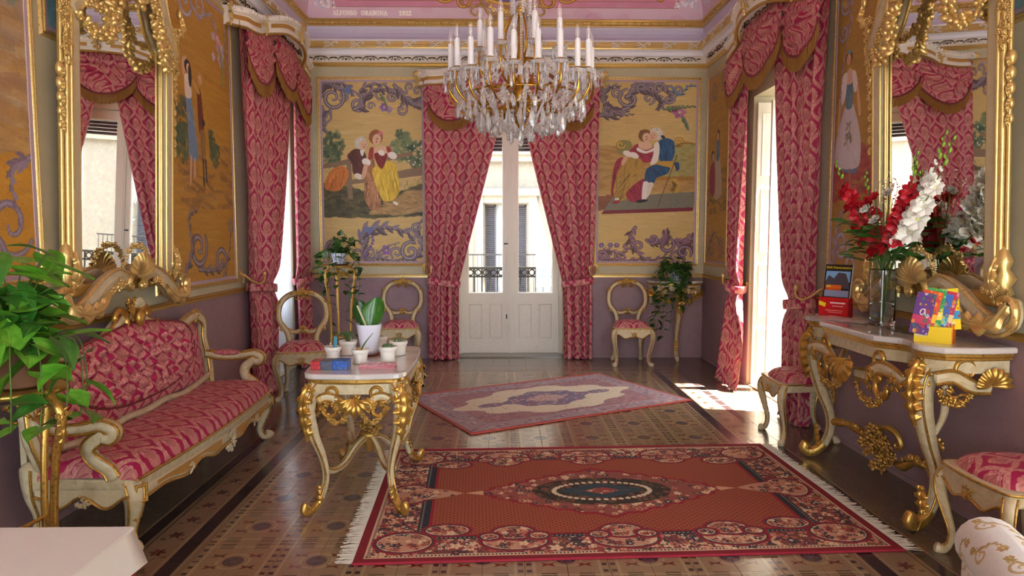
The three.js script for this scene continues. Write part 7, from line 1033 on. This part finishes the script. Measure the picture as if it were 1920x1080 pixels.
{
  plantStand([-1.84, 0, -7.9], 1.27, 'tall slim gilt plant stand in the back left corner', 0.35);
  const p = thing('trailing_plant', 'trailing pothos in a blue and white pot on the tall back stand', 'plant', [-1.84, 1.265, -7.9]); const pt = part('pot', potProfile(0.085, 0.13), bluePot, p); part('saucer', lathe([[0, 0], [0.1, 0], [0.11, 0.016], [0, 0.01]], 20), std({ color: '#8a4a34', roughness: 0.7 }), p); pt.position.y = 0.008;
  const vines = []; for (let i = 0; i < 14; i++) { const a = i * 2.4 + 0.6, c = Math.cos(a), s = Math.sin(a), l = [0.25, 0.45, 0.75, 0.35, 0.95, 0.55][i % 6]; vines.push([[0.03 * c, 0, 0.03 * s], [0.09 * c, 0.06, 0.09 * s], [0.2 * c, 0.0, 0.2 * s], [0.24 * c + 0.02 * s, -l * 0.5, 0.24 * s], [0.2 * c, -l, 0.22 * s]]); } for (let i = 0; i < 7; i++) { const a = i * 0.9; vines.push([[0.02, 0, 0], [0.08 * Math.cos(a) + 0.05, 0.1, 0.08 * Math.sin(a)], [0.14 * Math.cos(a) + 0.08, 0.15 + (i % 3) * 0.03, 0.14 * Math.sin(a)]]); }
  pothos(p, 0.13, vines, 0.085, [M.leafMid, M.leafDark, M.leafDark], 2);
  const q = thing('trailing_plant', 'trailing pothos in a pale pot on the corner console', 'plant', [2.24, 1.032, ZB + 0.2]); part('pot', potProfile(0.1, 0.13), bluePot, q);
  const v2 = []; for (let i = 0; i < 16; i++) { const a = (i / 16) * PI + rr(-0.1, 0.1), c = Math.cos(a), s = Math.sin(a), l = c < 0.2 ? [0.3, 0.62, 0.5, 0.7][i % 4] : 0.12 + 0.1 * (i % 3); v2.push([[0.03 * c, 0, 0.03 * s], [0.12 * c - 0.03, 0.05, 0.12 * s], [0.2 * c - 0.08, -0.05, 0.1 + 0.26 * s], [0.2 * c - 0.1, -0.1 - l * 0.5, 0.16 + 0.22 * s], [0.2 * c - 0.12, -0.1 - l, 0.14 + 0.22 * s]]); } for (let i = 0; i < 8; i++) { const a = i * 0.8; v2.push([[0, 0, 0], [0.1 * Math.cos(a), 0.07, 0.05 + 0.08 * Math.sin(a)], [0.18 * Math.cos(a), 0.06 + (i % 3) * 0.05, 0.05 + 0.12 * Math.sin(a)]]); }
  pothos(q, 0.12, v2, 0.1, [M.leafMid, M.leafDark, M.leafDark, M.leafMid], 2);
  // foreground stand at the left edge
  plantStand([-2.0, 0, -2.86], 0.98, 'gilt plant stand with curved legs at the left edge beside the sofa', 0.15, 3, 0.2);
  const r = thing('trailing_plant', 'large bright green pothos at the left edge in front of the sofa', 'plant', [-2.0, 0.977, -2.86]); part('pot', potProfile(0.12, 0.16), std({ color: '#7a5238', roughness: 0.7 }), r);
  const v3 = []; for (let i = 0; i < 24; i++) { const a = i * 2.4, c = Math.cos(a), s = Math.sin(a), rad = 0.12 + 0.17 * ((i * 7) % 5) / 5, h = [0.2, 0.34, 0.1, 0.26, -0.02, 0.38][i % 6]; v3.push([[0.03 * c, 0, 0.03 * s], [0.5 * rad * c, h * 0.6 + 0.05, 0.5 * rad * s], [rad * c, h, rad * s]]); } for (let i = 0; i < 6; i++) { const a = -0.6 + i * 0.42; v3.push([[0.04 * Math.cos(a), 0, 0.04], [0.2 * Math.cos(a), 0.04, 0.2 * Math.sin(a)], [0.24 * Math.cos(a), -0.16, 0.24 * Math.sin(a)], [0.22 * Math.cos(a), -0.3, 0.24 * Math.sin(a)]]); }
  pothos(r, 0.16, v3, 0.17, [M.leafLight, M.leafLight, M.leafMid], 4);
}
// ------------------------------------------------------------------ things on the console
{
  const y = 1.03, cover = (w, h, draw) => std({ map: tex(w, h, draw), roughness: 0.3 });
  // vase of gladioli
  const v = thing('flower_vase', 'clear glass vase of red and white gladioli and roses', 'flowers', [2.42, y, -4.3]); v.scale.setScalar(1.18);
  part('vase', lathe([[0, 0.002], [0.062, 0.002], [0.066, 0.01], [0.066, 0.3], [0.069, 0.305], [0.063, 0.3], [0.06, 0.03], [0, 0.025]], 30), phys({ color: '#f4fbfb', transmission: 1, roughness: 0.01, thickness: 0.01, ior: 1.48 }), v); part('water', lathe([[0, 0.026], [0.058, 0.031], [0.058, 0.12], [0, 0.12]], 24), phys({ color: '#eef6f6', transmission: 1, roughness: 0, thickness: 0.05, ior: 1.33 }), v);
  const redP = std({ color: '#c01024', roughness: 0.5 }), whiteP = std({ color: '#f0efe6', roughness: 0.5 }), budP = std({ color: '#8fc23c', roughness: 0.5 }), throat = std({ color: '#efe48c', roughness: 0.6 }), darkT = std({ color: '#4a0a14', roughness: 0.6 });
  const petal = grid(6, 6, (u, w) => { const s = (u - 0.5) * 2, wd = 0.021 * Math.sin(PI * (0.1 + 0.82 * w)) ** 0.7; return [s * wd, 0.05 * w, 0.018 * w * w + 0.008 * s * s + 0.003 * Math.sin(w * 9 + s * 3)]; });
  const florGeo = merge(Array.from({ length: 6 }, (_, i) => at(petal, [0, 0, 0], [0.75, 0, 0]).applyMatrix4(new THREE.Matrix4().makeRotationY(i * PI / 3)))), throatG = ball(0.008, [0, 0.008, 0], [1, 1, 1], 6), roseGeo = merge(Array.from({ length: 11 }, (_, i) => at(petal, [0, 0, 0], [0.15 + 0.06 * i, 0, 0], [0.8, 0.7, 1]).applyMatrix4(new THREE.Matrix4().makeRotationY(i * 2.4))));
  const aim = (m, d) => m.quaternion.setFromUnitVectors(up, V(...d).normalize());
  const spike = (pts, mat, th, n) => { const P = samples(pts, 40), st = part('stem', sweep(pts, (t) => 0.005 * (1 - 0.6 * t), { n: 24, k: 6 }), M.stem, v); for (let i = 0; i < n; i++) { const k = Math.round(18 + i / n * 15), p = P[k], side = i % 2 ? 1 : -1, f = part('blossom', florGeo, mat, st), sc = 1.35 - 0.6 * i / n; f.position.set(p.x + side * -0.0, p.y, p.z + side * 0.024); aim(f, [-0.75 + rr(-0.2, 0.2), 0.35, side * 0.75]); f.scale.setScalar(sc); const t2 = part('throat', throatG, th, st); t2.position.copy(f.position); t2.scale.setScalar(sc); const f2 = part('blossom', florGeo, mat, st); f2.position.set(p.x, p.y + 0.012, p.z - side * 0.01); aim(f2, [-0.5 + rr(-0.5, 0.5), 0.4, rr(-0.7, 0.7)]); f2.scale.setScalar(sc * 0.95); } for (let i = 0; i < 6; i++) { const p = P[34 + i], b = part('bud', ball(0.009 - i * 0.0008, [0, 0, 0], [1, 2, 1], 7), i < 1 ? mat : budP, st); b.position.set(p.x, p.y, p.z + (i % 2 ? 0.01 : -0.01)); aim(b, [0, 1, i % 2 ? 0.6 : -0.6]); } };
  spike([[0, 0.03, 0], [0, 0.3, -0.02], [-0.05, 0.54, -0.14], [-0.08, 0.76, -0.28], [-0.1, 0.93, -0.38]], redP, darkT, 7);
  spike([[0, 0.03, 0], [0, 0.3, 0.0], [-0.02, 0.54, -0.08], [-0.02, 0.72, -0.15], [-0.02, 0.85, -0.18]], redP, darkT, 5);
  spike([[0, 0.03, 0], [0, 0.3, 0.03], [-0.04, 0.52, 0.18], [-0.05, 0.72, 0.3], [-0.06, 0.9, 0.36]], redP, darkT, 9);
  spike([[0, 0.03, 0], [0.02, 0.3, 0.03], [0.0, 0.54, 0.22], [0.0, 0.8, 0.4], [0.0, 0.98, 0.48]], whiteP, throat, 9);
  spike([[0, 0.03, 0], [0.02, 0.3, 0.04], [-0.03, 0.52, 0.28], [-0.04, 0.76, 0.5], [-0.04, 0.94, 0.6]], whiteP, throat, 9);
  for (const [dx, dy, dz, m] of [[-0.06, 0.62, -0.08, whiteP], [-0.06, 0.68, 0.0, redP], [-0.02, 0.7, 0.06, whiteP], [-0.08, 0.64, -0.15, redP], [-0.04, 0.56, -0.02, whiteP], [-0.07, 0.66, -0.06, redP]]) { part('stem', sweep([[0, 0.03, 0], [0, 0.3, 0], [dx, dy, dz]], 0.003, { n: 14, k: 5 }), M.stem, v); const r = part('rose', roseGeo, m, v); r.position.set(dx, dy, dz); aim(r, [-0.6, 0.7, 0]); r.scale.setScalar(0.95); }
  for (let i = 0; i < 80; i++) { const a = rr(0, 6.28), rad = rr(0.05, 0.23), h = rr(0.34, 0.56); putLeaf(v, leafVars[i % 3], i % 3 ? M.leafMid : M.leafMid, [rad * 0.6 * Math.cos(a) - 0.04, h, rad * Math.sin(a)], [Math.cos(a), 0.3, Math.sin(a)], rr(-0.5, 0.5), 0.08 * rr(0.8, 1.3)); }
  for (const [a, b, c] of [[-0.02, 0.78, -0.24], [-0.05, 0.74, -0.12], [0.0, 0.7, 0.26], [0.02, 0.66, 0.34], [-0.04, 0.62, 0.22]]) part('blade', grid(2, 10, (u, w) => { const q = (u - 0.5) * 0.022 * Math.sin(PI * (0.25 + 0.75 * w)); return [a * w - 0.02, 0.25 + (b - 0.25) * w, c * w + q]; }), M.leafMid, v);
  for (let i = 0; i < 14; i++) { const a = rr(-0.1, 0.1), b = rr(0.62, 0.8), c = rr(-0.05, 0.14); part('spray', sweep([[0, 0.1, 0], [0, 0.36, 0.01], [a, b, c]], 0.0013, { n: 10, k: 4 }), i % 2 ? std({ color: '#c98a4a', roughness: 0.8 }) : M.stem, v); const d = []; for (let k = 0; k < 7; k++) d.push(ball(0.004, [a + rr(-0.03, 0.03), b + rr(-0.06, 0.02), c + rr(-0.03, 0.03)], 1, 5)); part('spray_buds', d, i % 2 ? std({ color: '#b8442c', roughness: 0.7 }) : whiteP, v).userData.kind = 'stuff'; }
  // leaflet display: bus tour
  const b1 = thing('leaflet_display', 'red card display of bus tour leaflets near the curtain', 'leaflets', [2.42, y, -4.88], -PI / 2 + 0.62); b1.scale.setScalar(1.35);
  part('leaflet', new THREE.BoxGeometry(0.145, 0.23, 0.012).rotateX(-0.16).translate(0, 0.155, 0.0), [null, null, null, null, 1, null].map((k) => k ? cover(256, 400, (x, w, h) => { x.fillStyle = '#1c1a22'; x.fillRect(0, 0, w, h); x.fillStyle = '#f0d020'; x.font = 'bold 31px sans-serif'; x.fillText('BUS Panoramico', 8, 40); x.fillStyle = '#7fb0dc'; x.fillRect(12, 62, w - 24, 100); dabs(x, w, 1, 0, [[0, 0, 0]], 0, 0, 1, 1); x.fillStyle = '#4a4450'; x.beginPath(); x.moveTo(12, 160); x.lineTo(40, 100); x.lineTo(90, 130); x.lineTo(130, 74); x.lineTo(200, 80); x.lineTo(230, 150); x.lineTo(244, 220); x.lineTo(12, 220); x.fill(); x.fillStyle = '#e06a1c'; x.fillRect(20, 190, 150, 46); x.fillStyle = '#f0e060'; x.fillRect(28, 196, 40, 14); x.fillStyle = '#c84a10'; x.fillRect(20, 226, 150, 24); x.fillStyle = '#8a96b4'; x.fillRect(12, 240, w - 24, 60); }) : std({ color: '#e8e4e0', roughness: 0.5 })), b1);
  part('holder', new THREE.BoxGeometry(0.16, 0.095, 0.05).translate(0, 0.0475, 0.012), [std({ color: '#b8141c' }), std({ color: '#b8141c' }), std({ color: '#b8141c' }), std({ color: '#b8141c' }), cover(256, 150, (x, w, h) => { x.fillStyle = '#c8161e'; x.fillRect(0, 0, w, h); x.fillStyle = '#f2d81c'; x.save(); x.translate(4, 30); x.rotate(0.3); x.fillRect(0, 0, 64, 34); x.restore(); x.fillStyle = '#f4dada'; x.fillRect(100, 36, 130, 12); x.fillRect(118, 66, 96, 5); x.fillRect(60, 104, 150, 3); x.fillRect(84, 120, 120, 3); }), std({ color: '#b8141c' })], b1);
  part('easel', box(-0.04, 0.04, 0.0, 0.1, -0.075, -0.02), std({ color: '#b8141c', roughness: 0.5 }), b1);
  const b2 = thing('leaflet_display', 'yellow card display stuffed with colourful leaflets near the camera', 'leaflets', [2.34, y, -3.64], -PI / 2 + 0.85); b2.scale.setScalar(1.02);
  part('holder', [box(-0.085, 0.085, 0, 0.085, -0.05, 0.05)], std({ color: '#e8c810', roughness: 0.4 }), b2); part('holder_print', box(-0.08, -0.03, 0.03, 0.05, 0.05, 0.052), std({ color: '#d8c89a' }), b2); part('holder_side', box(0.085, 0.09, 0, 0.1, -0.05, 0.05), std({ color: '#e07a14', roughness: 0.4 }), b2);
  const lc = [['#5a2a80', '#c03060'], ['#e04a20', '#f0c020'], ['#3aa050', '#f0e060'], ['#2a6ac0', '#60c0e0'], ['#c02a50', '#f0d0a0'], ['#f0d820', '#3a9ad0']];
  lc.forEach((c, i) => part('leaflet', rbox(0.09, 0.22, 0.006, 0.002, 1).rotateX(-0.12 - 0.03 * i).rotateZ(rr(-0.22, 0.16)).translate(-0.05 + 0.022 * i, 0.15 + 0.012 * (i % 3), 0.04 - 0.015 * i), cover(128, 256, (x, w, h) => { x.fillStyle = c[0]; x.fillRect(0, 0, w, h); x.fillStyle = c[1]; x.fillRect(0, h * 0.55, w, h * 0.2); dabs(x, w, h, 40, [[240, 240, 230], [240, 200, 40], [40, 130, 90], [200, 50, 40]], 0.3, 0.8, 3, 16); if (i === 0) { x.strokeStyle = '#f4e8f0'; x.lineWidth = 5; x.beginPath(); x.ellipse(60, 118, 14, 18, 0.3, 0, 7); x.stroke(); x.beginPath(); x.moveTo(72, 96); x.lineTo(84, 140); x.stroke(); } }), b2));
  const paper = thing('paper_sheet', 'flat printed sheets lying on the console beside the vase', 'papers', [2.33, y + 0.001, -4.6], 0.2); for (let i = 0; i < 3; i++) part('sheet', rbox(0.2, 0.0015, 0.28, 0.0005, 1).rotateY(i * 0.22 - 0.2).translate(0.02 * i - 0.03, 0.001 + i * 0.002, 0.09 * i - 0.1), cover(128, 180, (x, w, h) => { x.fillStyle = '#d8d0cc'; x.fillRect(0, 0, w, h); dabs(x, w, h, 30, [[120, 140, 190], [200, 120, 110], [220, 200, 150]], 0.3, 0.7, 4, 22); }), paper);
  one('glass_plate', [new THREE.CylinderGeometry(0.15, 0.15, 0.006, 40).scale(0.8, 1, 1.3).translate(0, 0.003, 0)], phys({ color: '#bfe8e0', transmission: 0.9, roughness: 0.02, thickness: 0.006, ior: 1.5, attenuationColor: new THREE.Color('#2f9a86'), attenuationDistance: 0.05 }), 'thin greenish glass plate on the console right of the vase', 'plate', [2.47, y, -4.03]);
}
// ------------------------------------------------------------------ foreground furniture
{
  const t = thing('cloth_table', 'small table under a white cloth at the lower left corner', 'table', [-1.5, 0, -1.55]), a = 0.42, h = 0.75;
  const hem = (s, top, bot, off) => grid(64, 16, (u, v) => { const q = u * 4, e = Math.floor(q) % 4, f = q - Math.floor(q), C = [[-a, -a], [a, -a], [a, a], [-a, a]], p = C[e], n = C[(e + 1) % 4], x = lerp(p[0], n[0], f), z = lerp(p[1], n[1], f), k = 1 + off + (1 - v) * 0.05 + 0.015 * Math.sin(u * 60) * (1 - v); return [x * k, lerp(bot, top, v), z * k]; });
  part('white_cloth', [new THREE.BoxGeometry(2 * a * 1.015, 0.012, 2 * a * 1.015, 8, 1, 8).translate(0, h - 0.006, 0), hem(a, h - 0.002, h - 0.12, 0.012)], std({ color: '#d8d4cf', roughness: 0.9, bumpMap: clothBump, bumpScale: 0.0006 }), t);
  part('red_undercloth', [hem(a, h - 0.02, 0.06, 0.004)], std({ color: '#a8281c', roughness: 0.9 }), t);
  part('tabletop', box(-a, a, h - 0.035, h - 0.014, -a, a), M.cream, t); for (const sx of [-1, 1]) for (const sz of [-1, 1]) part('leg', box(sx * (a - 0.06), sx * (a - 0.02), 0, h - 0.035, sz * (a - 0.06), sz * (a - 0.02)), M.cream, t);
  const st = thing('stool', 'red damask stool just behind the white tablecloth', 'stool', [-1.9, 0, -2.32]); part('seat', [ball(0.2, [0, 0.46, 0], [1.1, 0.35, 0.9], 24)], M.damask, st); part('seat_rail', new THREE.CylinderGeometry(0.2, 0.19, 0.06, 28).scale(1.1, 1, 0.9).translate(0, 0.43, 0), M.gilt, st); for (let i = 0; i < 4; i++) { const q = i * PI / 2 + 0.78; part('leg', sweep([[0.17 * Math.cos(q), 0.42, 0.15 * Math.sin(q)], [0.2 * Math.cos(q), 0.3, 0.17 * Math.sin(q)], [0.16 * Math.cos(q), 0.12, 0.14 * Math.sin(q)], [0.2 * Math.cos(q), 0.02, 0.17 * Math.sin(q)]], (s) => 0.026 - 0.01 * s, { n: 18, k: 8, up: [-Math.sin(q), 0, Math.cos(q)] }), M.gilt, st); }
  // armchair in cream and gold brocade, lower right
  const brocade = phys({ map: tex(512, 512, (x, w, h) => { x.fillStyle = '#d9d5cf'; x.fillRect(0, 0, w, h); dabs(x, w, h, 300, [[226, 224, 222], [200, 196, 196]], 0.1, 0.3, 3, 16); const c = ['#9a7a44', '#b8985e', '#cdb27c']; for (let i = 0; i < 2; i++) for (let j = 0; j < 2; j++) { const ox = i * 256 + (j % 2) * 128, oy = j * 256; for (const d of [-w, 0, w]) { curl(x, ox + 80 + d, oy + 110, 60, 0.6 + j, 1.3, 1, 8, c); vine(x, [[ox + 40 + d, oy + 220], [ox + 90 + d, oy + 150], [ox + 170 + d, oy + 130], [ox + 210 + d, oy + 60]], 9, c); blossom(x, ox + 190 + d, oy + 60, 26, [176, 142, 84]); blossom(x, ox + 60 + d, oy + 216, 20, [160, 126, 72]); } } }, { rep: [3.2, 3.2] }), roughness: 0.7, sheen: 0.3, sheenColor: new THREE.Color(0.8, 0.75, 0.65), bumpMap: clothBump, bumpScale: 0.0005 });
  const c = thing('armchair', 'cream and gold brocade armchair at the lower right corner', 'armchair', [1.93, 0, -1.86], -0.35);
  const roll = (pts, r, n = 30) => sweep(pts, r, { n, k: 20, up: [0, 1, 0] });
  part('left_arm', [roll([[-0.36, 0.52, -0.34], [-0.36, 0.535, -0.1], [-0.36, 0.52, 0.25]], (t) => [0.1, 0.105]), rbox(0.17, 0.36, 0.62, 0.05, 4).translate(-0.36, 0.32, -0.05)], brocade, c);
  part('right_arm', [roll([[0.36, 0.52, -0.34], [0.36, 0.535, -0.1], [0.36, 0.52, 0.25]], (t) => [0.1, 0.105]), rbox(0.17, 0.36, 0.62, 0.05, 4).translate(0.36, 0.32, -0.05)], brocade, c);
  part('seat_cushion', rbox(0.58, 0.17, 0.66, 0.06, 5).translate(0, 0.43, -0.06), brocade, c); part('base', rbox(0.62, 0.2, 0.6, 0.03, 3).translate(0, 0.24, -0.05), brocade, c);
  part('backrest', [rbox(0.66, 0.6, 0.16, 0.07, 5).rotateX(0.12).translate(0, 0.68, 0.3)], brocade, c); for (const sx of [-1, 1]) for (const sz of [-1, 1]) part('leg', lathe([[0, 0], [0.02, 0], [0.018, 0.03], [0.032, 0.1], [0.028, 0.15], [0, 0.15]], 14).translate(sx * 0.34, 0, sz * 0.27 - 0.03), M.gilt, c);
}

scene.traverse((o) => { if (o.isMesh) { o.castShadow = true; o.receiveShadow = true; } });
renderer.render(scene, camera);
